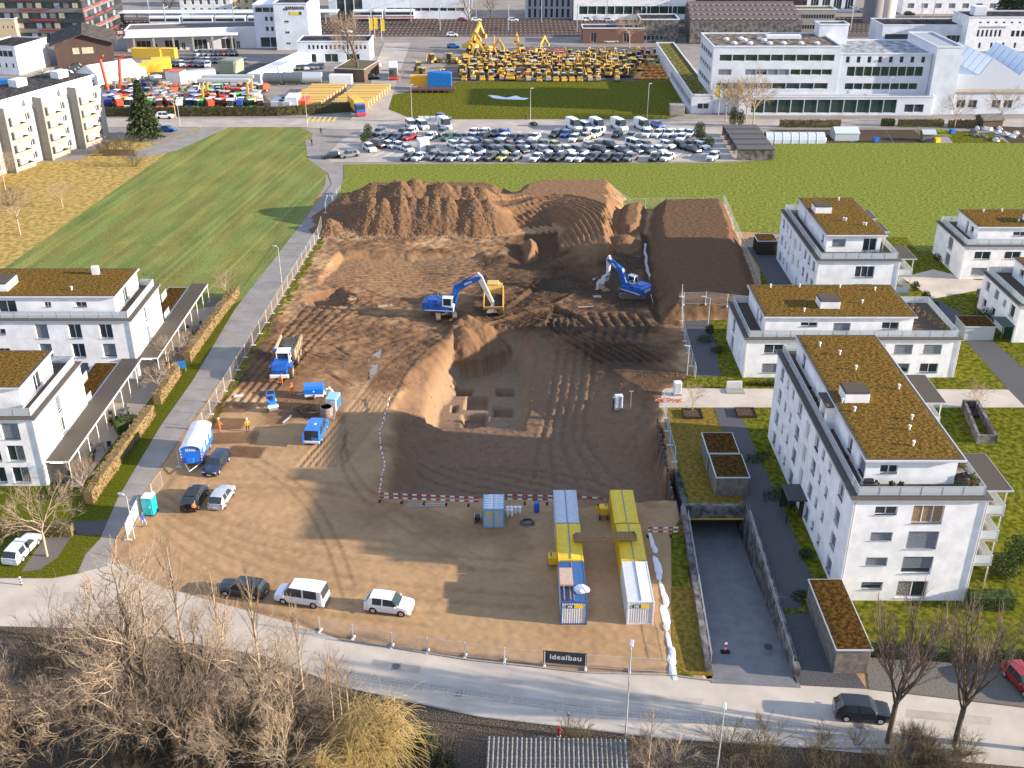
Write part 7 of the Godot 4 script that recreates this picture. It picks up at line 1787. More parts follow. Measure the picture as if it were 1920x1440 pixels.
func gable(label, at: Vector3, w: float, d: float, h: float, rise: float, wall_m, roof_m, F, turn := 0.0, over := 0.8, ridge_x := true, called := "house"):   # ridge along x (front eaves) or along z
	var t = thing(called, label, "building", at, turn)
	var b := MB.new()
	var sides := [[V3(0, 0, 0), V3(1, 0, 0), w], [V3(w, 0, 0), V3(0, 0, -1), d], [V3(w, 0, -d), V3(-1, 0, 0), w], [V3(0, 0, -d), V3(0, 0, 1), d]]
	for i in 4: wall_holes(b, sides[i][0], sides[i][1], sides[i][2], 0.0, h, F[i], 0.15)
	var A: Array
	if ridge_x:
		b.tri(V3(w, h, 0), V3(w, h, -d), V3(w, h + rise, -d / 2)); b.tri(V3(0, h, -d), V3(0, h, 0), V3(0, h + rise, -d / 2))
		A = [[V3(-over, h - 0.2, over), V3(w + over, h - 0.2, over), V3(w + over, h + rise, -d / 2), V3(-over, h + rise, -d / 2)], [V3(w + over, h - 0.2, -d - over), V3(-over, h - 0.2, -d - over), V3(-over, h + rise, -d / 2), V3(w + over, h + rise, -d / 2)]]
	else:
		b.tri(V3(0, h, 0), V3(w, h, 0), V3(w / 2, h + rise, 0)); b.tri(V3(w, h, -d), V3(0, h, -d), V3(w / 2, h + rise, -d))
		A = [[V3(w + over, h - 0.2, over), V3(w + over, h - 0.2, -d - over), V3(w / 2, h + rise, -d - over), V3(w / 2, h + rise, over)], [V3(-over, h - 0.2, -d - over), V3(-over, h - 0.2, over), V3(w / 2, h + rise, over), V3(w / 2, h + rise, -d - over)]]
	part(t, "wall", b, wall_m)
	for i in 4:
		for q in F[i]: window(t, sides[i][0], sides[i][1], q)
	for q in A:
		var r := MB.new(); var up := V3(0, 0.22, 0)
		r.quad(q[0] + up, q[1] + up, q[2] + up, q[3] + up); r.quad(q[1], q[0], q[3], q[2])
		for k in 4: r.quad(q[k], q[(k + 1) % 4], q[(k + 1) % 4] + up, q[k] + up)
		part(t, "roof", r, roof_m)
	return t
func strip(x0: float, x1: float, y: float, h: float, n: int, kind := "e") -> Array:   # a ribbon of n windows side by side
	var o := []
	var w := (x1 - x0) / n
	for i in n: o.append([x0 + w * i + 0.04, y, w - 0.08, h, kind + "1n"])
	return o
func rowset(x0, x1, n, w, ys: Array, h, kind := "g1n") -> Array:
	var o := []
	for y in ys:
		for i in n: o.append([lerpf(x0, x1, float(i) / maxi(1, n - 1)), y, w, h, kind])
	return o

# ------- yard machines, built once per kind and colour, then copied
var YM := {}
func machine(kind: String, col: String, at: Vector3, turn: float, label: String, group: String):
	var key := kind + col
	var names := {"backhoe": "backhoe_loader", "mini": "mini_excavator", "loader": "skid_loader", "roller": "yard_roller", "sweeper": "municipal_vehicle", "paver": "road_paver", "grader": "attachment_rack"}
	if YM.has(key): return dup(YM[key], at, turn, label, group)
	var cols := {"yellow": mat("cat_yellow", lin(0.58, 0.34, 0.04), 0.6), "orange": mat("yard_orange", lin(0.72, 0.26, 0.02), 0.5), "red": mat("yard_red", lin(0.62, 0.07, 0.02), 0.5), "green": mat("yard_green", lin(0.05, 0.35, 0.06), 0.5), "blue": mat("yard_blue", lin(0.03, 0.08, 0.35), 0.5), "white": MT.white, "tan": mat("yard_tan", lin(0.52, 0.36, 0.14), 0.6), "maroon": mat("yard_maroon", lin(0.16, 0.03, 0.03), 0.6)}
	var c = cols[col]
	var t = proto(thing(names[kind], label, "machine", at, turn, group), names[kind])
	match kind:
		"backhoe":
			for q in [[0.85, -0.9, 0.7], [-0.85, -0.9, 0.7], [0.8, 1.3, 0.5], [-0.8, 1.3, 0.5]]: wheel(t, V3(q[0], q[2], q[1]), q[2], 0.45, c)
			part(t, "body", bevm(V3(1.2, 0.9, 2.2), 0.08), c, V3(0, 0.8, 0.9)); part(t, "cab", bevm(V3(1.4, 1.5, 1.4), 0.06), MT.glass, V3(0, 1.3, -0.6)); part(t, "cab_roof", bevm(V3(1.6, 0.16, 1.6), 0.05), c, V3(0, 2.8, -0.6))
			part(t, "bucket", bevm(V3(2.1, 0.7, 0.7), 0.1), c, V3(0, 0.25, 2.7))
			for x in [-0.6, 0.6]: part(t, "lift_arm", bevm(V3(0.16, 0.25, 2.0), 0.03), c, V3(x, 1.0, 1.7))
			var bm := MB.new(); bm.tube(V3(0, 1.0, -1.4), V3(0, 3.1, -2.1), 0.14, 0.12, 6); bm.tube(V3(0, 3.1, -2.1), V3(0, 1.6, -2.6), 0.11, 0.09, 6)
			part(t, "rear_boom", bm, c); part(t, "rear_bucket", bevm(V3(0.7, 0.6, 0.5), 0.08), c, V3(0, 1.0, -2.6))
		"mini":
			for x in [-0.7, 0.7]: part(t, "track", bevm(V3(0.42, 0.6, 2.4), 0.2), MT.rubber, V3(x, 0, 0))
			part(t, "house", bevm(V3(1.8, 0.9, 1.9), 0.14), c, V3(0, 0.75, -0.1)); part(t, "cab", bevm(V3(0.9, 1.25, 1.1), 0.06), MT.glass, V3(-0.35, 1.4, 0.2)); part(t, "cab_roof", bevm(V3(1.0, 0.12, 1.2), 0.04), c, V3(-0.35, 2.65, 0.2))
			var bm := MB.new(); bm.tube(V3(0.2, 1.2, 0.8), V3(0.2, 3.2, 1.7), 0.15, 0.14, 6); bm.tube(V3(0.2, 3.2, 1.7), V3(0.2, 3.0, 2.6), 0.14, 0.12, 6)
			part(t, "boom", bm, c)
			var sk := MB.new(); sk.tube(V3(0.2, 3.05, 2.5), V3(0.2, 1.2, 3.0), 0.11, 0.09, 6)
			part(t, "stick", sk, c); part(t, "bucket", bevm(V3(0.7, 0.6, 0.6), 0.1), MT.rubber, V3(0.2, 0.6, 2.8))
		"loader":
			for q in [[0.7, -0.5], [-0.7, -0.5], [0.7, 0.6], [-0.7, 0.6]]: wheel(t, V3(q[0], 0.42, q[1]), 0.42, 0.34, c)
			part(t, "body", bevm(V3(1.5, 0.8, 1.9), 0.1), c, V3(0, 0.5, -0.2)); part(t, "cab", bevm(V3(1.1, 1.0, 1.1), 0.06), MT.dark, V3(0, 1.25, 0)); part(t, "cab_roof", bevm(V3(1.2, 0.1, 1.2), 0.03), MT.galv, V3(0, 2.25, 0)); part(t, "bucket", bevm(V3(1.7, 0.6, 0.6), 0.1), c, V3(0, 0.15, 1.4)); part(t, "engine_door", bevm(V3(0.9, 0.6, 0.08), 0.02), MT.dark, V3(0, 0.6, -1.17))
		"roller":
			for z in [-1.0, 1.0]:
				var d := MB.new(); d.tube(V3(-0.7, 0.5, z), V3(0.7, 0.5, z), 0.5, 0.5, 14)
				part(t, "drum", d, MT.steel)
			part(t, "body", bevm(V3(1.3, 0.6, 2.0), 0.1), c, V3(0, 0.9, 0)); part(t, "canopy", bevm(V3(1.4, 0.1, 1.5), 0.03), c, V3(0, 2.6, 0))
			for x in [-0.6, 0.6]: part(t, "post", bxm(V3(0.08, 1.2, 0.08)), MT.dark, V3(x, 1.4, 0))
		"sweeper":
			for q in [[0.75, -1.0], [-0.75, -1.0], [0.75, 1.1], [-0.75, 1.1]]: wheel(t, V3(q[0], 0.45, q[1]), 0.45, 0.3, MT.alu)
			part(t, "hopper", bevm(V3(1.8, 1.5, 2.2), 0.15), c, V3(0, 0.7, -0.8)); part(t, "cab", bevm(V3(1.5, 1.5, 1.2), 0.12), MT.glass, V3(0, 0.7, 1.0)); part(t, "cab_roof", bevm(V3(1.6, 0.12, 1.3), 0.04), MT.white, V3(0, 2.2, 1.0)); part(t, "apron", bevm(V3(1.9, 0.5, 0.5), 0.08), c, V3(0, 0.3, 1.9)); part(t, "chassis", bxm(V3(0.9, 0.3, 3.8)), MT.rubber, V3(0, 0.4, 0))
		"paver":
			for x in [-0.9, 0.9]: part(t, "track", bevm(V3(0.4, 0.7, 2.8), 0.2), MT.rubber, V3(x, 0, 0))
			part(t, "hopper", bevm(V3(2.6, 0.6, 1.6), 0.1), c, V3(0, 0.6, 1.6)); part(t, "body", bevm(V3(2.2, 1.1, 2.2), 0.08), c, V3(0, 0.7, -0.3)); part(t, "roof", bevm(V3(2.4, 0.12, 2.0), 0.03), MT.galv, V3(0, 2.7, -0.8)); part(t, "screed", bevm(V3(3.0, 0.5, 0.8), 0.05), MT.dark, V3(0, 0.1, -2.0))
			for x in [-0.9, 0.9]: part(t, "post", bxm(V3(0.08, 1.0, 0.08)), MT.dark, V3(x, 1.7, -0.8))
		"grader":
			part(t, "beam", bevm(V3(0.35, 0.5, 3.6), 0.06), c, V3(0, 0.25, 0)); part(t, "blade", bevm(V3(2.4, 0.7, 0.2), 0.05), c, V3(0, 0.0, 1.2)); part(t, "drum", bevm(V3(1.0, 0.8, 0.9), 0.25), c, V3(0, 0.1, -1.1))
	YM[key] = t
	return t
func crate(called, label, category, at: Vector3, s: Vector3, turn: float, m, group := "", rim = null):   # box shaped goods with a rim and ribs
	var t = thing(called, label, category, at, turn, group)
	part(t, "body", bevm(s, minf(0.06, s.y * 0.1)), m)
	part(t, "lid_rim", bevm(V3(s.x + 0.06, 0.1, s.z + 0.06), 0.03), rim if rim != null else m, V3(0, s.y - 0.08, 0))
	return t
const CKIND := {"h": ["hatch", "hatchback"], "e": ["estate", "estate car"], "s": ["suv", "tall car"], "v": ["van", "small van"], "t": ["tall_van", "panel van"], "o": ["saloon", "saloon car"]}
const CCOL := {"w": "white", "s": "silver", "g": "grey", "b": "black", "n": "navy", "u": "blue", "r": "red", "y": "yellow", "k": "green", "m": "maroon", "e": "beige"}
func car_list(cars: Array, turn: float, where: String, group: String, jitter := 0.12):
	for q in cars:
		var k: Array = CKIND[q[2][0]]; var c: String = CCOL[q[2][1]]
		car(k[0], c, V3(q[0], 0.02, q[1]), turn + rng.randf_range(-jitter, jitter), "%s %s %s" % [c, k[1], where], group, false, k[0] != "tall_van")

func setup_town():
	var dk = mat("roof_dark", lin(0.075, 0.07, 0.07), 0.9, tx_patch, 0.05)
	var wm = mat("clad_white", lin(0.66, 0.69, 0.74), 0.6, MT.plaster.albedo_texture, 0.03)
	var grv = mat("roof_pebble", lin(0.28, 0.225, 0.175), 0.95, tx_patch, 0.08)
	# --- car park
	car_list([[-22.8, -231.8, "hb"], [-20.5, -231.8, "hw"], [-17.4, -232.6, "sg"], [-15.1, -231.8, "hg"], [-12.7, -231.8, "es"], [-10.1, -232.2, "sw"], [-7.5, -231.8, "es"], [-4.6, -231.8, "sb"], [-1.7, -231.8, "hy"], [0.6, -231.6, "hg"], [5.3, -231.4, "hw"], [8.1, -231.4, "hb"], [10.5, -231.4, "sb"], [13.3, -231.4, "hw"], [15.6, -231.4, "ew"], [18, -231.4, "sb"], [20.7, -231.4, "eb"], [23.5, -231.4, "ob"], [26.1, -231.4, "hg"], [31.5, -231.4, "hb"], [34.2, -231.6, "hw"], [44.4, -232.2, "sw"]], -0.62, "in the car park row along the green field", "cars parked in the field side row")
	car_list([[-32.2, -239.3, "sw"], [-30.6, -242.7, "sm"], [-28, -242.2, "hw"], [-25.7, -241.4, "hw"], [-23.6, -238.9, "hw"], [-18.2, -238.5, "hg"], [-13.1, -242.2, "ew"], [-10.8, -238.5, "hs"], [-10.4, -241.8, "es"], [-8.2, -243.1, "hg"], [-7.7, -238.1, "hn"], [-5.2, -241.8, "sg"], [-2.7, -242.7, "sg"], [-2.7, -237.9, "hg"], [-0.1, -241.8, "hr"], [-0.2, -237.9, "eb"], [2.3, -241.6, "hs"], [2.2, -237.9, "hn"], [4.5, -242.2, "sg"], [7.3, -242.9, "hg"], [7.2, -237.9, "es"], [10, -242, "hy"], [9.7, -237.9, "hn"], [12.5, -238.1, "hw"], [15.2, -237.9, "eg"], [17.6, -241.4, "hs"], [20.3, -242.2, "hb"], [19.9, -238.1, "eb"], [22.4, -241.8, "sb"], [25.1, -237.7, "og"], [28, -242.2, "vw"], [27.9, -237.9, "hg"], [30.8, -242.2, "hg"], [30.5, -237.7, "eg"], [33.3, -237.9, "hw"], [35.4, -241.8, "sw"], [38.4, -241.8, "sb"], [41.2, -242.7, "ob"], [43.2, -241.6, "ew"], [40.7, -238.5, "ob"]], 0.62, "in the crowded middle row of the car park", "cars parked in the middle rows")
	car_list([[-31.6, -253.6, "sg"], [-29.7, -249.5, "eb"], [-27.1, -249.1, "on"], [-26.1, -253.6, "hb"], [-24.2, -254, "ew"], [-24.1, -249.3, "hr"], [-19.3, -249.5, "ew"], [-16.5, -253.6, "sg"], [-14.9, -248.7, "sk"], [-12.4, -249.1, "eg"], [-11.1, -249.1, "hg"], [-9.3, -253.6, "hw"], [-9.2, -249.1, "hs"], [-6.8, -253.6, "ew"], [-6.9, -249.1, "sb"], [-3.9, -253.1, "eb"], [-2, -253.1, "hu"], [-2, -248.7, "ew"], [0.3, -248.4, "hb"], [2.7, -248.4, "hn"], [5.2, -249.1, "hw"], [10.3, -252.2, "eb"], [12.7, -252.2, "hu"], [15.1, -252.2, "hg"], [14.6, -248.2, "ew"], [17.2, -248.7, "se"], [20, -252.2, "vw"], [24.9, -252.2, "hb"], [27.9, -250, "hg"], [32.1, -252.2, "sw"], [34.7, -252.2, "sw"], [37.3, -252.2, "sw"], [39.9, -252.7, "ew"], [42.2, -252.7, "ew"], [39.6, -248.7, "ew"]], -0.5, "in the rear row of the car park", "cars parked in the rear row")
	car_list([[-24.6, -260.5, "vw"], [-21.9, -260.1, "vw"], [-16.4, -260.1, "tw"], [15, -259.1, "tw"], [17.9, -258.6, "vw"], [20.7, -259.1, "tw"], [26, -259.1, "tw"], [31.6, -258.9, "tw"]], 0.45, "in the van row beside the works road", "white vans along the works road", 0.06)
	car("hatch", "blue", V3(35.6, 0.02, -261), 0.5, "small blue hatchback at the end of the white van row"); car("hatch", "black", V3(-40.1, 0, -233.3), -1.2, "black hatchback alone at the car park's path end"); car("estate", "grey", V3(-36.2, 0, -234.1), -1.0, "grey estate car alone at the car park entrance"); car("suv", "navy", V3(-17.4, 0, -268.4), 0.9, "dark car on the road beside the white notice boards")
	crate("box_trailer", "white box trailer standing among the parked cars", "trailer", V3(-20.2, 0, -240.5), V3(2.2, 2.3, 3.6), 0.3, MT.white)
	for i in 5:
		var nb = thing("notice_board", "white notice board in the row beside the road", "board", V3(-22.4, 0, -263.4) + V3(1.5 * i, 0, 0), 0.0, "white notice boards by the road")
		part(nb, "panel", bxm(V3(1.3, 1.5, 0.06)), MT.white, V3(0, 0.7, 0)); part(nb, "post", bxm(V3(0.1, 0.7, 0.1)), MT.galv)
	for i in 5:
		var ct = thing("carport", "low open carport with flat grey roof beside the works road trees", "carport", V3(54.0 - 0.1 * i, 0, -251.5 + 4.6 * i), 0.0, "stepped row of carports")
		part(ct, "roof", bevm(V3(8.2, 0.25, 3.6), 0.05), mat("carport_roof", lin(0.21, 0.20, 0.195), 0.9, tx_fine, 0.3), V3(0, 2.3, 0)); part(ct, "front_wall", bxm(V3(8.0, 2.3, 0.2)), MT.old_concrete, V3(0, 0, 1.5 if i == 4 else -1.6))
		for x in [-3.9, 0.0, 3.9]: part(ct, "post", bxm(V3(0.14, 2.3, 0.14)), MT.dark, V3(x, 0, 1.2))
	# --- office with ribbon windows and its works
	var fr := strip(1.6, 30.6, 13.0, 1.6, 9) + strip(1.6, 5, 9.6, 1.4, 1, "b") + strip(8.4, 19.6, 9.6, 1.4, 4, "b") + strip(19.8, 30.4, 9.6, 1.4, 4) + strip(1.4, 29.8, 6.1, 1.5, 8)
	var t = hall("white works office with long green ribbon windows", V3(50.5, 0, -275.9) * V3(1, 0, 1), 32.0, 20.0, 16.4, wm, grv, [fr, [], [], strip(1, 18, 13, 1.5, 5) + strip(1, 18, 9.6, 1.4, 5) + strip(1, 18, 6.1, 1.4, 5)])
	skylights(t, 16.4, [[6, -5], [10, -5], [15, -5], [18.5, -5], [23, -5], [27, -5], [5, -11], [9, -12], [9.5, -9.5], [14, -12], [14.5, -9.5]])
	var rk := MB.new(); rk.box(V3(20, 17.0, -12), V3(9, 0.9, 2.0))
	part(t, "rooflight_strip", rk, MT.metal_white)
	t = hall("recessed wing of the works office with roof terrace", V3(50.5, 0, -275.9) * V3(1, 0, 1) + V3(32.15, 0, -0.3), 23.0, 20.0, 14.6, wm, mat("roof_pale", lin(0.42, 0.42, 0.43), 0.8, tx_patch, 0.06), [strip(2.0, 21.4, 9.2, 2.4, 9) + strip(2.0, 20.6, 5.9, 1.6, 8) + rowset(1.4, 20.4, 8, 1.0, [12.5], 1.6), [], [], []])
	t = hall("tall windowless white stair tower beside the sawtooth hall", V3(50.5, 0, -275.9) * V3(1, 0, 1) + V3(55.3, 0, 1.8), 6.4, 22.0, 16.6, wm, mat("roof_pale2", lin(0.30, 0.31, 0.33), 0.8), [[], [], [], []])
	t = hall("white roof block on top of the works office", V3(50.5, 0, -275.9) * V3(1, 0, 1) + V3(30, 14.4, -15), 7.6, 5.0, 5.0, wm, dk)
	t = hall("glazed showroom podium below the ribbon windows", V3(50.7, 0, -275.9) * V3(1, 0, 1) + V3(7.0, 0, 2.6), 49, 2.4, 4.6, wm, mat("podium_roof", lin(0.22, 0.19, 0.16), 0.9), [strip(3, 40, 0.6, 3.4, 11) + strip(42, 47, 0.8, 2.0, 2, "g"), [], [], []])
	hall("long low annex wing with green roof beside the lawn", V3(46.5, 0, -275.3) * V3(1, 0, 1) + V3(-0.6, 0, 0), 5.4, 76, 4.6, wm, mat("sedum", lin(0.22, 0.19, 0.05), 0.95, tx_patch, 0.1), [strip(1.5, 4.5, 1.2, 1.4, 2, "g"), [], [], strip(36, 74, 1.2, 1.8, 16, "g")])
	crate("garden_shed", "grey hut at the corner of the lawn", "hut", V3(42.1, 0, -274.7), V3(3.6, 2.5, 3.0), 0, MT.concrete)
	# sawtooth hall
	t = thing("sawtooth_hall", "grey white factory hall with sawtooth glass roofs", "building", V3(110.4, 0, -274.7))
	var sb := MB.new(); var zz := [V2(0, 0.0), V2(80, 0.0)]
	for i in 8:
		var x := 80.0 - 10.2 * i
		zz.append(V2(x, 9.2))
		if i < 7: zz.append(V2(x - 7.4, 13.4))
	zz.append(V2(0, 9.2))
	sb.extrude(zz, V3(0, 0, -3.0), V3(1, 0, 0), UP, V3(0, 0, -1), 24.0)
	part(t, "upper_wall", sb, mat("clad_grey", lin(0.50, 0.54, 0.60), 0.6))
	for i in 7:
		var x := 80.0 - 10.2 * i
		var a := V3(x - 7.4, 13.4, -3.0); var b := V3(x - 10.2, 9.2, -3.0)
		var nn := V3(-4.2, 2.8, 0).normalized() * 0.12
		for k in 6:
			var g := MB.new(); var z0 := V3(0, 0, -4.0 * k - 0.1); var z1 := V3(0, 0, -4.0 * k - 3.9)
			g.quad(b + nn + z1, b + nn + z0, a + nn + z0, a + nn + z1)
			part(t, "glass_panel", g, mat("roof_glass", lin(0.55, 0.62, 0.68), 0.15))
	var lw := MB.new(); var wins := rowset(3, 75, 9, 2.2, [1.6], 2.0, "g2") + rowset(6, 78, 9, 2.2, [1.6], 2.0, "g2")
	wins = wins.filter(func(q): return q[0] < 77)
	wall_holes(lw, Vector3.ZERO, V3(1, 0, 0), 80, 0, 5.4, wins)
	part(t, "front_wall", lw, wm)
	for q in wins: window(t, Vector3.ZERO, V3(1, 0, 0), q)
	part(t, "low_roof", bxm(V3(80.2, 0.3, 3.4)), mat("roof_beige", lin(0.35, 0.30, 0.24), 0.9), V3(40, 5.4, -1.4))
	# --- machine yard behind the lawn
	var yg := "yellow construction machines ranked in the yard"
	for q in [[4.6, -316.1, "r"], [7.9, -316.1, "l"], [10.5, -316.1, "r"], [12.7, -316.1, "l"], [15, -316.1, "l"], [17.3, -316.1, "l"], [19.7, -316.1, "l"], [22.5, -316.1, "r"], [25, -316.1, "r"], [30.5, -316.1, "r"]]:
		machine("loader" if q[2] == "l" else "roller", "yellow", V3(q[0], 0, q[1]), PI * 0.02 + rng.randf_range(-0.1, 0.1), "yellow skid loader in the front rank at the lawn" if q[2] == "l" else "yellow roller in the front rank at the lawn", yg)
	for q in [[-13.9, -317.4, "l"], [-11.2, -317.4, "r"], [-8.7, -317.4, "l"], [-6.1, -317.4, "l"], [-3, -317.4, "r"], [-0.5, -317.4, "p"], [2, -317.4, "l"]]:
		machine("loader" if q[2] == "l" else ("roller" if q[2] == "r" else "paver"), "yellow", V3(q[0], 0, q[1]), rng.randf_range(-0.1, 0.1), {"l": "yellow skid loader in the front rank at the lawn", "r": "yellow roller in the front rank at the lawn", "p": "bright yellow paver in the front rank at the lawn"}[q[2]], yg)
	for i in 18: machine("backhoe", "yellow", V3(-15.0 + 2.85 * i + (0.7 if i > 9 else 0.0), 0, -325.5 + rng.randf_range(-0.8, 0.8)), rng.randf_range(-0.08, 0.08), "yellow backhoe loader facing the lawn in the second rank", yg)
	for i in 20: machine(["mini", "backhoe", "mini", "paver"][i % 4], ["yellow", "tan", "yellow"][i % 3], V3(-14.0 + 3.0 * i, 0, -334.5 + rng.randf_range(-1.2, 1.2)), rng.randf_range(-0.5, 2.0), "yellow machine in the jumbled third rank of the yard", yg)
	for i in 21: machine(["mini", "mini", "loader", "mini"][i % 4], ["yellow", "tan", "orange", "yellow"][(i * 5) % 4], V3(-9.0 + 2.7 * i, 0, -343.0 + rng.randf_range(-1.5, 1.5)), rng.randf() * TAU, "excavator among the raised booms of the fourth rank", yg)
	for i in 22: machine(["mini", "loader", "mini"][i % 3], ["tan", "yellow", "yellow", "tan", "red"][(i * 3) % 5], V3(-4.0 + 2.5 * i, 0, -351.5 + rng.randf_range(-1.5, 1.5)), rng.randf() * TAU, "machine in the crowded last rank at the railway", yg)
	for z in [-321.5, -330.0, -338.8, -347.2]:
		for i in 17: machine(["loader", "mini", "roller", "mini", "backhoe"][(i * 3 + int(z)) % 5], ["yellow", "tan", "yellow", "tan", "maroon", "yellow"][(i * 5 + int(-z)) % 6], V3(-12.0 + 3.1 * i + rng.randf_range(-0.6, 0.6) - (z + 321.5) * 0.12, 0, z + rng.randf_range(-0.9, 0.9)), rng.randf() * TAU, "machine squeezed in between the yard's ranks", yg)
	for i in 26: machine("grader", "orange", V3(37.5 + 2.1 * (i % 5) + rng.randf_range(-0.4, 0.4), 0.15 * (i / 13), -317.5 - 4.0 * (i / 5)), 1.3 + rng.randf_range(-0.3, 0.3), "orange plough blade and beam stored by the annex wing", "orange attachments by the annex")
	for q in [[V3(-28.1, 0, -328.9), 0.4], [V3(-24.7, 0, -343.2), 2.2], [V3(-19, 0, -343.2), 1.2], [V3(-25.9, 0, -320.2), 1.0], [V3(-20.3, 0, -318.7), 2.9]]: machine("backhoe", "yellow", q[0], q[1], "yellow machine standing apart at the yard's road side", yg)
	for q in [[V3(-13, 0, -363.4), 0.9, 1.15], [V3(-9.1, 0, -359.6), 2.6, 0.95], [V3(-5.5, 0, -355.8), 1.6, 0.75], [V3(-13.5, 0, -348.5), 0.2, 0.8], [V3(-1.7, 0, -352.1), 2.8, 0.75], [V3(2.6, 0, -361.5), 1.9, 0.75], [V3(8.7, 0, -359.6), 0.6, 0.7]]:
		excavator(q[0], q[1], 0.5, "big yellow excavator with raised arm above the yard", MT.cat_yellow, MT.cat_yellow, MT.cat_yellow, [[0.9, 1.7], [1.7, 4.6], [3.6, 7.2], [5.4, 4.2], [5.3, 2.8]], {"scale": q[2], "group": "big yellow excavators"})
	car("tall_van", "white", V3(33.9, 0, -379.5), -PI / 2, "white minibus beside the brick building at the yard", "", false)
	var cr = crate("covered_machine", "machine wrapped in a bright blue tarpaulin on a low trailer", "tarpaulin", V3(-20.2, 0, -304.1) + UP * 1.0, V3(6.6, 3.6, 2.6), 0.0, mat("tarp", lin(0.0, 0.22, 0.72), 0.5, tx_patch, 0.5)); part(cr, "fold", crumple(V3(3.4, 0.5, 1.4), 9), MT.tarp, V3(0, 3.55, 0))
	crate("generator_box", "plain orange yellow machine housing beside the blue tarpaulin", "machine", V3(-25.7, 0, -305.5) + UP * 1.0, V3(5.6, 2.7, 2.6), 0.0, mat("box_orange", lin(0.75, 0.38, 0.02), 0.5))
	var lt = thing("low_trailer", "dark red low loader trailer under the tarpaulin", "trailer", V3(-22, 0, -301.3))
	part(lt, "bed", bxm(V3(12.5, 0.4, 2.5)), mat("trailer_red", lin(0.12, 0.04, 0.04), 0.7), V3(0, 0.6, 0.2))
	for i in 6: wheel(lt, V3(-3.5 + 1.7 * i, 0.4, 1.2), 0.4, 0.3, MT.alu)
	lt.get_child(0).name = "bed"
	# lorries on the cross road
	lorry(V3(-38.5, 0, -272.4), 0.35, car_paint("blue"), mat("yard_yellow", lin(0.7, 0.4, 0.03), 0.5), "blue lorry with red bumper carrying a yellow machine"); lorry(V3(-34.5, 0, -317.2), 0.1, mat("lorry_dark", lin(0.05, 0.055, 0.06), 0.5), MT.metal_white, "dark lorry with a white box body on the cross road")
	# --- left yard: municipal vehicles, tents, tanks, barriers
	var mg := "municipal vehicles behind the hedge"
	var mc := ["red", "green", "red", "white", "red", "green", "blue", "red"]
	for i in 15: machine("sweeper", mc[(i * 3 + i / 5) % 8], V3(-103.0 + 2.65 * i, 0, -282.5 + rng.randf_range(-0.6, 0.6)), rng.randf_range(-0.5, 0.5) + (PI if i % 3 == 0 else 0.0), "%s municipal vehicle in the rank along the hedge" % mc[(i * 3 + i / 5) % 8], mg)
	for i in 14: machine(["sweeper", "paver", "sweeper"][i % 3], mc[(i * 5 + 2) % 8], V3(-106.0 + 2.9 * i, 0, -289.0 + rng.randf_range(-0.8, 0.8)), rng.randf() * 2.0 - 1.0, "%s vehicle in the second rank behind the hedge" % mc[(i * 5 + 2) % 8], mg)
	for i in 12: machine(["mini", "sweeper", "loader"][i % 3], ["red", "orange", "white", "red", "green"][(i * 2) % 5], V3(-106.0 + 3.2 * i, 0, -296.0 + rng.randf_range(-1, 1)), rng.randf() * TAU, "%s machine in the third rank of the left yard" % ["red", "orange", "white", "red", "green"][(i * 2) % 5], mg)
	for z in [-285.8, -292.6, -300.5]:
		for i in 13: machine(["sweeper", "loader", "mini", "paver"][(i + int(z)) % 4], ["red", "orange", "green", "white", "red", "blue", "tan"][(i * 3 + int(-z)) % 7], V3(-107.0 + 3.1 * i + rng.randf_range(-0.7, 0.7), 0, z + rng.randf_range(-0.8, 0.8)), rng.randf() * TAU, "%s machine squeezed between the left yard's ranks" % ["red", "orange", "green", "white", "red", "blue", "tan"][(i * 3 + int(-z)) % 7], mg)
	for s in [-0.9, 0.9]:
		var cl = thing("lifting_column", "pair of orange red lifting booms standing upright", "machine", V3(-111.6, 0, -304.1) + V3(s * 2.0, 0, 0), s * 0.3, "orange upright booms")
		var b := MB.new(); b.tube(Vector3.ZERO, V3(s, 8.5, 0), 0.5, 0.4, 8)
		part(cl, "lower_boom", b, MT.yard_red)
		var b2 := MB.new(); b2.tube(V3(s, 8.4, 0), V3(s + 1.6, 9.4, 0.5), 0.35, 0.25, 8)
		part(cl, "upper_boom", b2, MT.yard_red)
	# gantry
	t = thing("gantry_crane", "yellow steel gantry with grey roof beams in the left yard", "gantry", V3(-75.7, 0, -285.6))
	for x in [-6.0, 6.0]:
		for z in [0.0, -5.0]: part(t, "leg", bxm(V3(0.5, 6.0, 0.5)), MT.cat_yellow, V3(x, 0, z))
		part(t, "side_beam", bxm(V3(0.5, 0.5, 4.5)), MT.cat_yellow, V3(x, 5.4, -2.5))
	for z in [0.0, -5.0]: part(t, "roof_beam", bxm(V3(13.5, 0.7, 1.6)), MT.galv, V3(0, 6.0, z))
	crate("white_hall_tent", "red framed white booth in the left yard", "booth", V3(-94.2, 0, -305.5), V3(4.4, 5.0, 4.0), -0.15, MT.white, "", MT.yard_red)
	gable("white marquee tent beside the brown barn", V3(-125.4, 0, -315.7) + V3(0, 0, 0), 11, 14, 3.0, 2.0, MT.white, MT.white, [[], [], [], []], -0.75, 0.1, false, "marquee")
	hall("long white shed running back through the left yard", V3(-75.2, 0, -309.8), 4.0, 36, 3.2, wm, MT.metal_white, [[], [], [], []], -0.24, null, "storage_shed", 0.1)
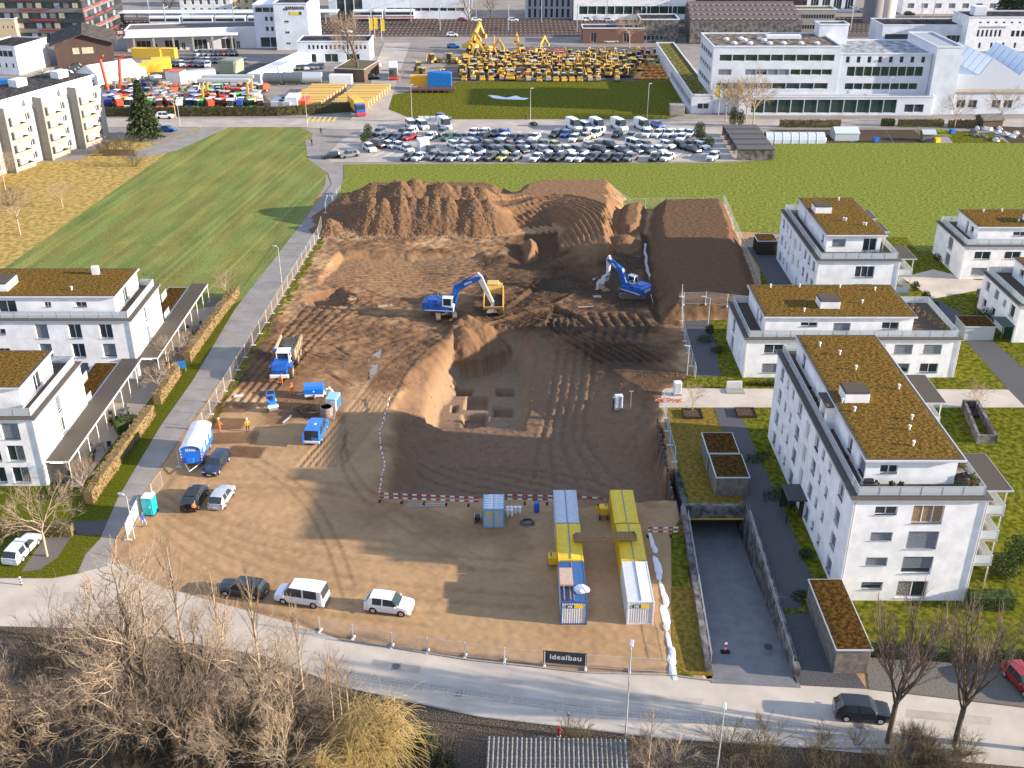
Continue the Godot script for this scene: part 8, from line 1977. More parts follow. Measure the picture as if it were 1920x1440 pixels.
	for i in 3:
		var tk = thing("storage_tank", "large grey cylindrical tank lying in the left yard", "tank", V3(-63.4, 0, -311.2) + V3(5.6 * i - 5, 0, -0.5 * i), 0.0, "lying cylindrical tanks")
		var b := MB.new(); b.tube(V3(-2.7, 1.7, 0), V3(2.7, 1.7, 0), 1.6, 1.6, 18)
		part(tk, "shell", b, mat("tank_grey", lin(0.10, 0.12, 0.13), 0.5) if i < 2 else MT.galv); part(tk, "saddle", bxm(V3(4.0, 0.4, 2.4)), MT.old_concrete)
	for k in 2:
		for i in 9: crate("concrete_barrier", "tan storage skip in the stacked rows at the hedge", "skip", V3(-49.4, 0, -283.1) + V3(-5.4 + 12.4 * k + 0.9 * i * 0.5, 0, -2.5 * i + 0.5 * k), V3(9.6, 1.5 + 0.1 * (i % 3), 1.9), 0.02, mat("skip_tan", lin(0.66, 0.44, 0.22), 0.7, tx_streak, 0.2), "tan skips at the hedge", mat("skip_edge", lin(0.60, 0.36, 0.06), 0.6))
	for q in [[V3(-61.1, 0, -282.5), 0, "galv"], [V3(-59.2, 0, -282.5), 0, "galv"], [V3(-57.4, 0, -283.1), 0, "metal_white"], [V3(-55.1, 0, -283.7), 0, "yard_red"]]:
		crate("steel_skip", {"galv": "grey steel skip at the hedge", "metal_white": "white container end at the hedge", "yard_red": "rusty red skip at the hedge"}[q[2]], "skip", q[0], V3(3.2, 3.0 if q[2] == "metal_white" else 2.0, 6.0), 0.0, MT[q[2]], "steel skips at the hedge")
	for q in [V3(-116.6, 0, -352.1), V3(-112.1, 0, -352.1)]: crate("yellow_skip", "long yellow container beside the brown barn", "container", q, V3(9.5, 3.0, 2.6), -0.08, mat("skip_yellow", lin(0.72, 0.46, 0.04), 0.6), "yellow containers by the barn")
	for q in [V3(-110.9, 0, -324.9), V3(-108.4, 0, -329.7), V3(-107.1, 0, -334.6)]: crate("yellow_crate", "yellow box container among the yard's clutter", "container", q, V3(5.6, 3.2, 3.0), 0.35, MT.skip_yellow, "yellow boxes in the yard")
	crate("blue_container", "blue flat container behind the balcony block", "container", V3(-140.9, 0, -305.5), V3(12, 2.6, 3.0), 0.05, MT.tarp)
	crate("tank_trailer", "white tank trailer in the left yard", "trailer", V3(-111, 0, -317.2), V3(3.0, 3.0, 9.0), -0.6, MT.metal_white); crate("green_booth", "grey green container tower in the yard", "container", V3(-83.3, 0, -324.9), V3(5.0, 4.5, 6.0), -0.3, mat("olive", lin(0.26, 0.28, 0.2), 0.7)); crate("rack", "white scaffold rack stack in the yard", "rack", V3(-90.5, 0, -315.7), V3(9.0, 3.2, 2.5), 0.5, MT.galv); crate("camper_box", "white caravan parked below the tiled lean-to", "caravan", V3(-49, 0, -312), V3(6.4, 2.6, 2.4), -0.03, MT.white)
	for i in 46:
		crate("pallet_stack", "low stack of brown and grey pallets on the yard's dark floor", "pallets", V3(rng.randf_range(-118, -78), 0, rng.randf_range(-322, -303)), V3(rng.randf_range(1.2, 3.0), rng.randf_range(0.4, 1.6), rng.randf_range(1.2, 3.0)), rng.randf(), [MT.wood_gray, MT.rust, MT.galv, MT.wood, MT.old_concrete][i % 5], "pallet stacks in the left yard")
	# parked cars in the town
	var seq := "hb sg en hb eg hr sw ob hs eb hw hn sb og hm ew hb sg hn eb".split(" ")
	var lots := [[V3(-130.2, 0, -304.1), V3(-133.8, 0, -334.6), 9, -0.9], [V3(-135.4, 0, -309.8), V3(-137.1, 0, -328.1), 6, -0.9], [V3(-120.5, 0, -309.8), V3(-117.6, 0, -324.9), 8, -0.9], [V3(-151.2, 0, -337.2), V3(-156.1, 0, -357.7), 4, 1.3], [V3(-104, 0, -344.9), V3(-83.5, 0, -343.2), 13, 0.3], [V3(-106.5, 0, -338.9), V3(-100.5, 0, -338), 5, 0.4], [V3(-101.8, 0, -355.8), V3(-90, 0, -356.7), 8, 0.5], [V3(-69.5, 0, -331.3), V3(-58.4, 0, -334.6), 9, 0.1], [V3(-70.1, 0, -343.2), V3(-67.8, 0, -344.9), 3, 0.1], [V3(-99.6, 0, -338), V3(-93.7, 0, -337.2), 4, 0.3]]
	for i in lots.size():
		var l = lots[i]
		var cars := []
		for k in l[2]:
			var p: Vector3 = l[0].lerp(l[1], float(k) / maxi(1, l[2] - 1))
			cars.append([p.x, p.z, seq[(k * 7 + i * 5) % seq.size()]])
		car_list(cars, l[3], ["near the white marquee", "behind the balcony block", "beside the marquee's open side", "on the dark lot by the barn", "in the long row before the depot", "in the short row before the depot", "close to the depot doors", "in the row before the garage doors", "beside the tall white block", "at the end of the depot row"][i], "cars parked in the town lots")
	for q in [["sw", V3(-50.4, 0, -352.1)], ["hw", V3(-59.5, 0, -399.3)], ["eb", V3(-41.1, 0, -318.7)], ["vw", V3(-42.6, 0, -336.3)], ["sb", V3(-42.6, 0, -326.5)], ["hw", V3(-21.2, 0, -392.5)], ["su", V3(-19.6, 0, -369.3)], ["hs", V3(88.3, 0, -275.3)], ["hw", V3(0.4, 0, -426.2)], ["hr", V3(-18.8, 0, -426.2)], ["hw", V3(-13.7, 0, -426.2)], ["sw", V3(28.5, 0, -426.2)], ["ew", V3(36.7, 0, -426.2)], ["hs", V3(140.7, 0, -450.9)], ["hb", V3(157.2, 0, -442.4)], ["ew", V3(100.5, 0, -419.8)], ["sw", V3(-87.5, 0, -270.1)], ["ou", V3(-83.3, 0, -257.1)]]:
		car_list([[q[1].x, q[1].z, q[0]]], PI / 2, "standing alone on the town road", "single cars on the town roads")
	# --- buildings of the left background
	t = hall("tall white works tower with company lettering and yellow sign", V3(-77.8, 0, -365.3), 11.0, 24, 14.6, wm, dk, [[[3.0, 12.6, 1.6, 0.6, "g2"], [3.0, 8.8, 1.6, 0.6, "g2"], [3.0, 5.4, 1.6, 0.6, "g2"], [3.0, 1.9, 1.6, 0.6, "g2"]], [], [], []])
	part(t, "lettering", text("AMMANN", 1.0, 0.05), MT.dark, V3(7.0, 13.3, 0.04)); var ys := MB.new(); ys.box(V3(6.8, 11.7, 0.05), V3(2.9, 0.9, 0.1))
	part(t, "yellow_sign", ys, MT.sign_yellow); part(t, "sign_badge", bxm(V3(0.8, 0.9, 0.12)), MT.dark, V3(8.65, 11.25, 0.06))
	hall("white wing with square windows left of the works tower", V3(-85.4, 0, -366.3) + V3(0, 0, -3.0), 8.6, 18, 13.6, wm, MT.metal_white, [rowset(3.6, 7.0, 3, 1.0, [5.4, 8.6], 1.5, "g1n") + strip(0.6, 8.0, 11.4, 1.6, 3, "e") + strip(1.4, 8.0, 0.3, 3.2, 2, "g"), [], [], []])
	hall("two storey white garage with glazed doors and dark roof", V3(-66.9, 0, -344), 22.4, 11, 6.2, wm, dk, [rowset(1.4, 15.0, 3, 4.2, [0.1], 2.5, "e2n") + rowset(3.2, 20.6, 14, 0.8, [4.0], 1.3, "g1n"), [], [], []])
	gable("brown timber barn with broad grey roof and pale shutters", V3(-139.5, 0, -336.3), 16.6, 22, 6.4, 3.0, mat("barn", lin(0.105, 0.07, 0.06), 0.9, tx_streak, 0.1), mat("barn_roof", lin(0.155, 0.135, 0.115), 0.95, tx_patch, 0.08), [[[5, 3.6, 2.2, 1.9, "y1n"], [7.7, 3.6, 3.6, 1.9, "y2n"]], [], [], []], 0.34, 1.6, false, "barn")
	t = hall("long grey railway depot with lean canopy and dark bays", V3(-126.4, 0, -362.4), 42, 12, 6.6, mat("depot", lin(0.50, 0.51, 0.54), 0.7), mat("depot_roof", lin(0.17, 0.14, 0.125), 0.9), [rowset(3, 30, 4, 4.6, [0.1], 3.2, "g3n") + rowset(8.4, 35, 4, 1.2, [0.1], 2.4, "g2n"), [], [], []], 0.17)
	part(t, "canopy", bevm(V3(36, 0.4, 5.0), 0.1), MT.metal_white, V3(18, 5.0, 2.4))
	for i in 6: part(t, "canopy_post", bxm(V3(0.5, 5.0, 0.5)), MT.concrete, V3(3 + 6.2 * i, 0, 4.4))
	# striped office block
	t = thing("striped_office", "dark office block with red and grey bands and ribbon windows", "building", V3(-197.8, 0, -379.5))
	var bw := V3(-145.4, 0, -385.9).x - V3(-197.8, 0, -379.5).x
	for f in 5:
		part(t, "floor_band", bxm(V3(bw + 0.3 * (f % 2), 1.3, 40)), [mat("band_dark", lin(0.045, 0.04, 0.045), 0.6), mat("band_gray", lin(0.18, 0.155, 0.15), 0.6)][f % 2], V3(bw / 2, 3.3 * f, -20))
		var w := MB.new(); w.box(V3(bw / 2, 3.3 * f + 2.3, -20), V3(bw - 0.5, 2.0, 39.5))
		part(t, "glazing", w, MT.glass)
		for i in 16:
			part(t, "window_pane", bxm(V3(1.8, 1.7, 0.1)), [MT.curtain, mat("pane_cream", lin(0.42, 0.40, 0.26), 0.2), MT.glass_green, MT.blind][(i * 7 + f * 3) % 4], V3(bw - 2.5 - (i * 3.1 + f % 3), 3.3 * f + 1.42, -0.22))
			if i < 7: part(t, "window_pane", bxm(V3(0.1, 1.7, 2.4)), [MT.glass, MT.blind, MT.curtain][(i + f) % 3], V3(bw - 0.22, 3.3 * f + 1.42, -2.5 - 4.6 * i))
		for i in 3: part(t, "red_band", bxm(V3(9, 0.5, 0.1)), mat("band_red2", lin(0.28, 0.03, 0.03), 0.6), V3(bw - 8 - 17 * i - 3 * f, 3.3 * f + 0.6, 0.12)); part(t, "red_band", bxm(V3(0.1, 0.5, 8)), MT.band_red2, V3(bw + 0.22, 3.3 * f + 0.7, -6 - 10 * i + f))
	part(t, "roof", bxm(V3(bw, 0.5, 40)), MT.metal_white, V3(bw / 2, 16.5, -20))
	hall("small cream house in front of the striped office", V3(-180.4, 0, -377.4) , 12, 14, 8, mat("cream", lin(0.55, 0.44, 0.28), 0.9), dk, [rowset(6, 10.5, 4, 0.5, [5.0], 0.9), [], [], []]); hall("white house with red upper storey at the left", V3(-158, 0, -326.5), 12, 16, 8, MT.plaster, dk, [rowset(1, 10, 5, 0.7, [2.0], 1.4) + strip(1, 11, 5.2, 1.8, 6, "g"), [], [], []], -0.2)
	for q in [[95, "white old house with dark red tiled hip roof", "plaster", V3(-130.1, 0, -439.6)], [60, "cream rendered town house by the railway", "cream", V3(-109.7, 0, -442.4)], [70, "tall pale town house beyond the platform", "plaster", V3(-124.3, 0, -462.7)]]:
		gable(q[1], q[3], 20, 12, 7.5, 5.0, MT[q[2]], mat("tiles", lin(0.10, 0.04, 0.035), 0.9, tx_fine, 0.2), [rowset(1.5, 17, 6, 1.1, [1.2, 4.4], 1.8, "g2n"), [], [], []], 0.0, 0.8, true)
	block_flats()
	# --- buildings along the top
	t = hall("big pale exhibition hall with dark glass front", V3(-70.3, 0, -430.2), 54, 30, 15, wm, wm, [strip(3, 13, 0.2, 10, 3, "g") + strip(22, 52, 3.2, 1.2, 9, "g"), [], [], []])
	hall("white office block with blue glass bands beyond the rails", V3(23.6, 0, -428.8), 52, 20, 14, MT.plaster, wm, [strip(2, 50, 2.2, 3.0, 14, "e") + strip(2, 50, 7.4, 1.8, 40, "g") + strip(2, 50, 11, 1.8, 40, "g"), [], [], []])
	hall("grey curtain wall building with white fins", V3(5.2, 0, -431.5), 20, 20, 14, mat("fin_grey", lin(0.25, 0.27, 0.32), 0.5), wm, [rowset(1, 18, 9, 1.2, [0.5, 4.5, 8.5], 3.5, "g1n"), [], [], []])
	hall("grey factory wing with big windows beyond the dark roof", V3(113.8, 0, -450.9), 24, 16, 12, wm, wm, [rowset(1.5, 20, 5, 3.2, [1.0], 8.0, "g3n"), [], [], []])
	gable("long hall with dark brown roof beyond the corrugated sheds", V3(69.8, 0, -418.6), 40, 24, 5, 6.0, MT.plaster, mat("brown_roof", lin(0.06, 0.043, 0.04), 0.9, tx_patch, 0.08), [[], [], [], []], 0.0, 0.5, true, "hall")
	for i in 4:
		var cs = thing("corrugated_hall", "step of the corrugated shed roofs with pale ribs", "shed", V3(60.5, 0, -377.4) + V3(0.8 * i, 0, -7.5 * i), 0.0, "stepped corrugated sheds")
		part(cs, "wall", bxm(V3(38, 7.0 + 0.5 * i, 7.0)), MT.old_concrete, V3(19, 0, -3.5))
		var rb := MB.new(); rb.extrude([V2(0, 0), V2(7.4, 0), V2(7.4, 0.2), V2(3.7, 1.8), V2(0, 0.2)], V3(0, 7.02 + 0.5 * i, 0), V3(0, 0, -1), UP, V3(1, 0, 0), 38)
		part(cs, "roof", rb, mat("shed_roof", lin(0.14, 0.11, 0.105), 0.9))
		for k in 19: part(cs, "roof_rib", bxm(V3(0.7, 0.12, 3.6)), mat("rib_pale", lin(0.32, 0.26, 0.25), 0.8), V3(1 + 2 * k, 7.9 + 0.5 * i, -1.7))
	hall("low brick station building with dark roof at the yard", V3(24.1, 0, -378.5), 21, 8, 4.8, mat("brick", lin(0.30, 0.17, 0.13), 0.9, tx_fine, 0.3), dk, [[[2.8, 0.3, 2.0, 3.2, "g2n"], [14, 0.3, 2.2, 3.2, "g2n"]], [], [], []]); hall("grey concrete signal house beside the brick building", V3(43.9, 0, -379.5), 13, 12, 7.5, MT.old_concrete, dk, [strip(0.8, 8, 0.8, 1.6, 5, "g"), [], [], []])
	hall("white workshop with dark open bay and glazed gates", V3(122.9, 0, -368.3), 28, 14, 7.4, wm, dk, [[[1.0, 0.1, 12.4, 4.6, "g1n"]] + rowset(15.4, 21.6, 2, 5.0, [0.1], 4.2, "e3n"), [], [], []])
	t = hall("white training centre with dark lettering and small windows", V3(148.9, 0, -363.4), 28, 14, 10.6, MT.plaster, dk, [rowset(3.4, 10.5, 6, 0.8, [4.6], 2.2) + rowset(3.4, 24, 9, 0.9, [8.8], 0.6) + rowset(14.6, 19.5, 4, 1.2, [4.6], 2.0) + rowset(4.6, 24, 6, 0.8, [1.0], 1.8), [], [], []])
	part(t, "lettering", text("SCHULUNGSZENTRUM", 0.62, 0.05), MT.steel, V3(8.2, 7.6, 0.04)); part(t, "roof_block", bevm(V3(4, 2.8, 4), 0.05), wm, V3(5, 10.6, -6))
	hall("small office with green roof behind the white office", V3(101.7, 0, -399.3), 14, 8, 8.0, MT.concrete, MT.sedum, [strip(0.5, 13.5, 5.0, 1.4, 14, "g") + strip(0.5, 13.5, 1.4, 1.4, 14, "g"), [], [], []])
	hall("long white low building at the top right road", V3(155, 0, -445.2), 46, 16, 7.0, MT.plaster, wm, [rowset(2, 40, 8, 2.6, [2.2], 1.8, "b1n"), [], [], []])
	t = thing("silo", "twin round silo, one dark and one pale", "silo", V3(136.6, 0, -423.6))
	for q in [[0.0, mat("silo_dark", lin(0.17, 0.16, 0.18), 0.8)], [5.6, mat("silo_pale", lin(0.56, 0.52, 0.46), 0.8)]]:
		var b := MB.new(); b.lathe(V3(q[0], 0, -q[0] * 0.4), [[3.6, 0], [3.6, 15], [0, 16]], 20)
		part(t, "drum", b, q[1])
	rails()
	gardens()
	for q in [[V3(-24.9, 0, -266.7), 9.0, "lamp at the works road beside the notice boards"], [V3(4.5, 0, -262.4), 9.0, "lamp at the works road behind the car park's middle"], [V3(33.8, 0, -267.8), 9.0, "lamp at the works road by the lawn's corner"], [V3(95.6, 0, -274.7), 9.0, "lamp in front of the glazed showroom"], [V3(-81.6, 0, -262.4), 8.0, "lamp beside the hedge and conifer"], [V3(-50.3, 0, -262.4), 7.5, "lamp at the zebra crossing"], [V3(-141.1, 0, -328.1), 9.0, "lamp on the dark lot by the barn"]]: lamp_post(q[0], q[1], 0.4, q[2], 0.4)
	for q in [[V3(-49.7, 0, -388.1)], [V3(-45.4, 0, -385.9)], [V3(-48.3, 0, -390.3)]]:
		var fl = thing("flag_pole", "flag pole with a yellow banner by the works entrance", "flag", q[0], 0, "yellow banner flags")
		part(fl, "pole", bxm(V3(0.15, 7.5, 0.15)), MT.white); part(fl, "flag", bxm(V3(1.1, 4.0, 0.05)), MT.sign_yellow, V3(0.65, 2.8, 0))
	for q in [[V3(52.8, 0, -274.1)], [V3(55.7, 0, -274.7)], [V3(58.5, 0, -274.7)]]:
		var fl = thing("flag_pole", "flag pole with a yellow banner before the white office", "flag", q[0], 0, "yellow office flags")
		part(fl, "pole", bxm(V3(0.15, 8.0, 0.15)), MT.white); part(fl, "flag", bxm(V3(1.0, 3.0, 0.05)), MT.sign_yellow, V3(-0.55, 4.4, 0))
	for q in [[V3(-45.6, 0, -254), 0.4], [V3(-46.1, 0, -243.7), 2.0], [V3(3.5, 0, -268.4), 1.4]]: person(q[0], q[1], "person in dark clothes walking alone on the " + ("works road" if q[0].x > 0 else ("curved footpath" if q[1] < 1 else "footpath at the bend")), {"step": 0.22}, Color(0.02, 0.02, 0.03), Color(0.02, 0.02, 0.025))
func lorry(at: Vector3, turn: float, cab, body, label):
	var t = thing("lorry", label, "lorry", at, turn)
	part(t, "cab", bevm(V3(2.4, 2.8, 2.0), 0.15), cab, V3(0, 0.5, 0)); part(t, "windscreen", bevm(V3(2.1, 1.0, 0.1), 0.03), MT.glass, V3(0, 1.9, 1.0)); part(t, "bumper", bevm(V3(2.5, 0.7, 0.3), 0.08), MT.red, V3(0, 0.4, 1.0))
	part(t, "cargo_body", bevm(V3(2.5, 2.5, 8.0), 0.08), body, V3(0, 1.2, -5.3)); part(t, "chassis", bxm(V3(1.0, 0.4, 10)), MT.dark, V3(0, 0.6, -4.5))
	for z in [0.0, -4.5, -7.0, -8.2]:
		for x in [-1.0, 1.0]: wheel(t, V3(x, 0.5, z), 0.5, 0.35, MT.alu)
func block_flats():
	var A := V3(-106.6, 0, -222.4); var B := V3(-95.5, 0, -252)
	var d := (B - A).normalized(); var L := (B - A).length()
	var t = thing("apartment_block", "long pale balcony block with stepped bays and flat roof", "building", A - d * 22.0, atan2(-d.z, d.x))
	var W := L + 22.0
	var n := 5
	var bw := W / n
	for i in n:
		var x := bw * i
		var off := -1.2 * i * 0.0
		var b := MB.new()
		var wins := rowset(bw - 3.0, bw - 3.0, 1, 1.3, [0.9, 3.7, 6.5, 9.3], 1.5, "g2n")
		wall_holes(b, V3(x, 0, off), V3(1, 0, 0), bw, 0, 11.2, wins + rowset(1.2, 1.2, 1, 2.6, [0.3, 3.1, 5.9, 8.7], 2.1, "g3n"))
		b.quad(V3(x + bw, 0, off), V3(x + bw, 0, off - 13), V3(x + bw, 11.2, off - 13), V3(x + bw, 11.2, off)); b.quad(V3(x, 0, off - 13), V3(x, 0, off), V3(x, 11.2, off), V3(x, 11.2, off - 13))
		part(t, "wall", b, mat("flat_wall", lin(0.47, 0.43, 0.385), 0.9))
		for q in wins + rowset(1.2, 1.2, 1, 2.6, [0.3, 3.1, 5.9, 8.7], 2.1, "g3n"): window(t, V3(x, 0, off), V3(1, 0, 0), q)
		for f in 4:
			part(t, "balcony", bxm(V3(bw * 0.55, 0.2, 1.8)), MT.concrete, V3(x + bw * 0.3, 2.8 * f + (0.05 if f == 0 else -0.1), off + 0.9)); part(t, "balcony_parapet", bxm(V3(bw * 0.55, 0.95, 0.14)), mat("parapet_tan", lin(0.36, 0.305, 0.25), 0.9), V3(x + bw * 0.3, 2.8 * f + 0.1, off + 1.75)); part(t, "balcony_side", bxm(V3(0.12, 0.95, 1.7)), MT.wood_gray, V3(x + bw * 0.575, 2.8 * f + 0.1, off + 0.88))
		part(t, "party_fin", bxm(V3(0.5, 13.6, 2.6)), MT.concrete, V3(x + 0.2, 0, off + 1.0))
		var ab := MB.new(); ab.box(V3(x + bw / 2, 12.6, off - 7.6), V3(bw - 0.04, 2.7, 10.6))
		part(t, "attic_wall", ab, MT.plaster)
		for k in 2: window(t, V3(x, 11.3, off - 2.29), V3(1, 0, 0), [1.5 + bw * 0.5 * k, 0.5, 1.6, 1.5, "g2n"])
		part(t, "roof", bxm(V3(bw, 0.35, 11.6)), mat("flat_tar", lin(0.11, 0.10, 0.095), 0.9, tx_patch, 0.1), V3(x + bw / 2, 13.95, off - 7.4)); part(t, "fascia", bxm(V3(bw - 0.05, 0.5, 0.2)), MT.plaster, V3(x + bw / 2, 13.85, off - 1.5)); part(t, "deck", bxm(V3(bw - 0.1, 0.1, 2.3)), MT.concrete, V3(x + bw / 2, 11.2, off - 1.2))
		part(t, "roof_block", bevm(V3(3.2, 1.6, 2.4), 0.05), MT.plaster, V3(x + bw * 0.5, 14.3, off - 6.5 - i % 2 * 2))
		railing(t, V3(x + 0.5, 11.3, off - 0.15), V3(x + bw - 0.3, 11.3, off - 0.15), 0.9)
	part(t, "rear_wall", bxm(V3(W, 11.2, 0.3)), MT.plaster, V3(W / 2, 0, -13))
func rails():
	for k in 7:
		var z := -398.0 - 5.4 * k
		var t = thing("railway_track", "railway track with rusty rails on pale sleepers", "track", V3(0, 0, z), 0.03, "parallel railway tracks")
		for s in [-0.75, 0.75]: part(t, "rail", bxm(V3(420, 0.25, 0.18)), mat("rail_rust", lin(0.10, 0.06, 0.045), 0.7), V3(0, 0.15, s))
		var sl := MB.new()
		for i in 220: sl.box(V3(-180 + 1.65 * i, 0.08, 0), V3(0.5, 0.16, 2.6))
		part(t, "sleeper", sl, mat("sleeper", lin(0.36, 0.30, 0.27), 0.9)).set_meta("kind", "stuff")
	sheet("ballast", [V2(-220, -394), V2(160, -390), V2(160, -432), V2(-220, -438)], 0.0, mat("ballast", lin(0.22, 0.185, 0.165), 0.95, tx_fine, 0.1))
	for i in 26:
		var t = thing("catenary_mast", "slim railway mast with crossarm over the tracks", "mast", V3(-150 + 12.4 * i, 0, [-402.8, -424.4][i % 2]), 0.0, "railway masts")
		part(t, "mast", bxm(V3(0.3, 9.5, 0.3)), MT.galv); part(t, "crossarm", bxm(V3(0.15, 0.15, 6.0)), MT.galv, V3(0, 8.0, -2.5))
	for q in [[-128.0, -412.0, 48.0, "navy", "long blue and white passenger train at the platform"], [-55.0, -428.0, 24.0, "red", "short red and white train beyond the tracks"]]:
		var t = thing("train", q[4], "train", V3(q[0], 0.3, q[1]), 0.03)
		for i in int(q[2] / 12.0):
			part(t, "carriage", bevm(V3(11.6, 3.4, 2.8), 0.3), MT.metal_white, V3(12 * i, 0.4, 0)); part(t, "window_band", bxm(V3(10.6, 1.0, 2.84)), MT.glass, V3(12 * i, 2.0, 0)); part(t, "colour_band", bxm(V3(11.0, 0.5, 2.83)), car_paint(q[3]), V3(12 * i, 1.0, 0))
	var pl = thing("platform_roof", "long grey platform canopy over the station platform", "canopy", V3(-110, 0, -418), 0.03)
	part(pl, "roof", bevm(V3(90, 0.4, 7), 0.1), MT.metal_white, V3(0, 4.6, 0))
	for i in 9: part(pl, "post", bxm(V3(0.35, 4.6, 0.35)), MT.galv, V3(-40 + 10 * i, 0, 0))
	var pl2 = thing("track_barrier", "red and white fence line beside the railway", "barrier", V3(-110, 0, -396.5), 0.0)
	for i in 40: part(pl2, "board", bxm(V3(1.9, 1.0, 0.1)), MT.white if i % 2 else MT.red, V3(-40 + 2 * i, 0.2, 0))
func gardens():
	for q in [[[V2(61.15, -254), V2(71.6, -255.02), V2(73.24, -249.01), V2(59.47, -246.1)], "crop"], [[V2(82.86, -258.64), V2(90.62, -258.64), V2(88.59, -246.1), V2(79.29, -246.1)], "garden_soil"], [[V2(90.88, -258.64), V2(97.75, -258.64), V2(96.02, -246.1), V2(88.96, -246.1)], "garden_soil"], [[V2(98.57, -259.17), V2(104.41, -259.17), V2(104.75, -251.98), V2(96.78, -251.98)], "crop"], [[V2(104.68, -258.12), V2(115.07, -255.02), V2(115.22, -246.1), V2(102.83, -246.1)], "lawn"], [[V2(118.26, -262.36), V2(130.17, -260.22), V2(123.9, -246.1), V2(115.84, -246.1)], "garden_soil"], [[V2(62.14, -258.64), V2(77.68, -258.64), V2(79.29, -246.1), V2(73.1, -246.1)], "garden_soil"]]:
		sheet("garden_bed", q[0], 0.012 + 0.006 * float(q[1] == "crop"), MT[q[1]])
	var gh = thing("polytunnel", "long pale plastic polytunnel in the allotments", "greenhouse", V3(65.8, 0, -247.5))
	for i in 7:
		var b := MB.new(); var w := 1.95
		for k in 8:
			var a0 := PI * k / 8; var a1 := PI * (k + 1) / 8
			var p := func(a: float, x: float) -> Vector3: return V3(x, 2.2 * sin(a), 2.0 * cos(a))
			b.quad(p.call(a0, 0.0), p.call(a0, w), p.call(a1, w), p.call(a1, 0.0))
		part(gh, "film", b, mat("film", lin(0.50, 0.54, 0.56), 0.3), V3(-6.8 + 1.95 * i, 0, 0))
		var rb := MB.new(); var pts := []
		for k in 9: pts.append(V3(0, 2.24 * sin(PI * k / 8), 2.04 * cos(PI * k / 8)))
		rb.line(pts, 0.05, 5)
		part(gh, "hoop", rb, MT.galv, V3(-6.8 + 1.95 * i, 0, 0))
	gable("small glass greenhouse between the allotment beds", V3(75.5, 0, -248), 5.6, 4.5, 1.8, 0.8, MT.film, MT.film, [[], [], [], []], 0, 0.1, true, "greenhouse"); gable("tiny grey garden hut at the field's edge", V3(95.7, 0, -247.1), 2.8, 2.4, 1.9, 0.5, MT.wood_gray, MT.galv, [[], [], [], []], 0, 0.2, true, "garden_hut"); gable("dark wooden hut among the allotment junk", V3(114.4, 0, -259.2), 5, 4, 2.2, 0.8, MT.bark_dark, MT.wood_gray, [[], [], [], []], 0.1, 0.3, true, "garden_hut")
	for q in [[V3(70.9, 0, -247.1), 0, "blue_plastic"], [V3(72.5, 0, -247.1), 0, "white"], [V3(77.5, 0, -263.4), 0, "blue_plastic"], [V3(84.8, 0, -247.1), 0, "blue_plastic"], [V3(98.9, 0, -246.6), 0, "sign_yellow"], [V3(105.5, 0, -255), 0, "tarp"]]: crate("garden_box", "small %s box in the allotments" % {"blue_plastic": "blue", "white": "white", "sign_yellow": "yellow", "tarp": "bright blue"}[q[2]], "box", q[0], V3(1.2, 1.0, 1.0), 0.2, MT[q[2]], "small garden boxes")
	for i in 16:
		var js = thing("scrap_pile", "pile of pale sheets and scrap in the last allotment", "scrap", V3(rng.randf_range(110, 122), 0, rng.randf_range(-262, -247)), rng.randf() * 6, "allotment scrap")
		part(js, "sheet", crumple(V3(rng.randf_range(0.5, 1.4), 0.7, rng.randf_range(0.5, 1.2)), 200 + i), [MT.white, MT.wood_gray, MT.sackcloth][i % 3]); part(js, "plank", bxm(V3(2.0, 0.1, 0.2)), MT.wood, V3(0, 0.5, 0.3), 0.7)

# ---------------------------------------------------------------- bare winter trees, hedges, conifers
var segs := 0
func grow(b: MB, p: Vector3, d: Vector3, L: float, r: float, k: int, o: Dictionary, fine: MB):
	var n := 3 if k > 1 else 2
	var tgt := b if k >= o.get("split", 3) else fine
	var pts := [p]
	for i in n:
		var q := p + d * (L / n)
		var r2 := r * (1.0 - 0.28 / n * (i + 1)) if k > 0 else r * (1.0 - 0.6 * (i + 1) / n)
		tgt.tube(p, q, lerpf(r, r2, float(i) / n), r2, 6 if r > 0.09 else (4 if r > 0.03 else 3), false)
		p = q
		pts.append(p)
		d = (d + V3(rng.randfn(), rng.randfn(), rng.randfn()) * o.get("wob", 0.12) + UP * o.get("lift", 0.04) * (1.0 if k > 0 else o.get("tip", 0.6))).normalized()
	if k <= 0: return
	var m: int = o.get("kids", [3, 4])[k % 2] + (1 if k == 1 else 0)
	for i in m:
		var t := 1.0 if i == 0 else rng.randf_range(o.get("low", 0.35), 1.0)
		var at: Vector3 = pts[0].lerp(pts[-1], t)
		if t < 1.0:
			var f := t * n
			at = pts[int(f)].lerp(pts[mini(int(f) + 1, n)], f - int(f))
		var x := d.cross(V3(rng.randfn(), rng.randfn(), rng.randfn())).normalized()
		var sp: float = o.get("spread", 0.75) * (0.45 if i == 0 else rng.randf_range(0.7, 1.25))
		grow(b, at, (d * cos(sp) + x * sin(sp)).normalized(), L * rng.randf_range(0.58, 0.82) * o.get("len", 1.0), maxf(r * (0.72 if i == 0 else 0.5), o.get("min", 0.011)), k - 1, o, fine)
var TREES := {}
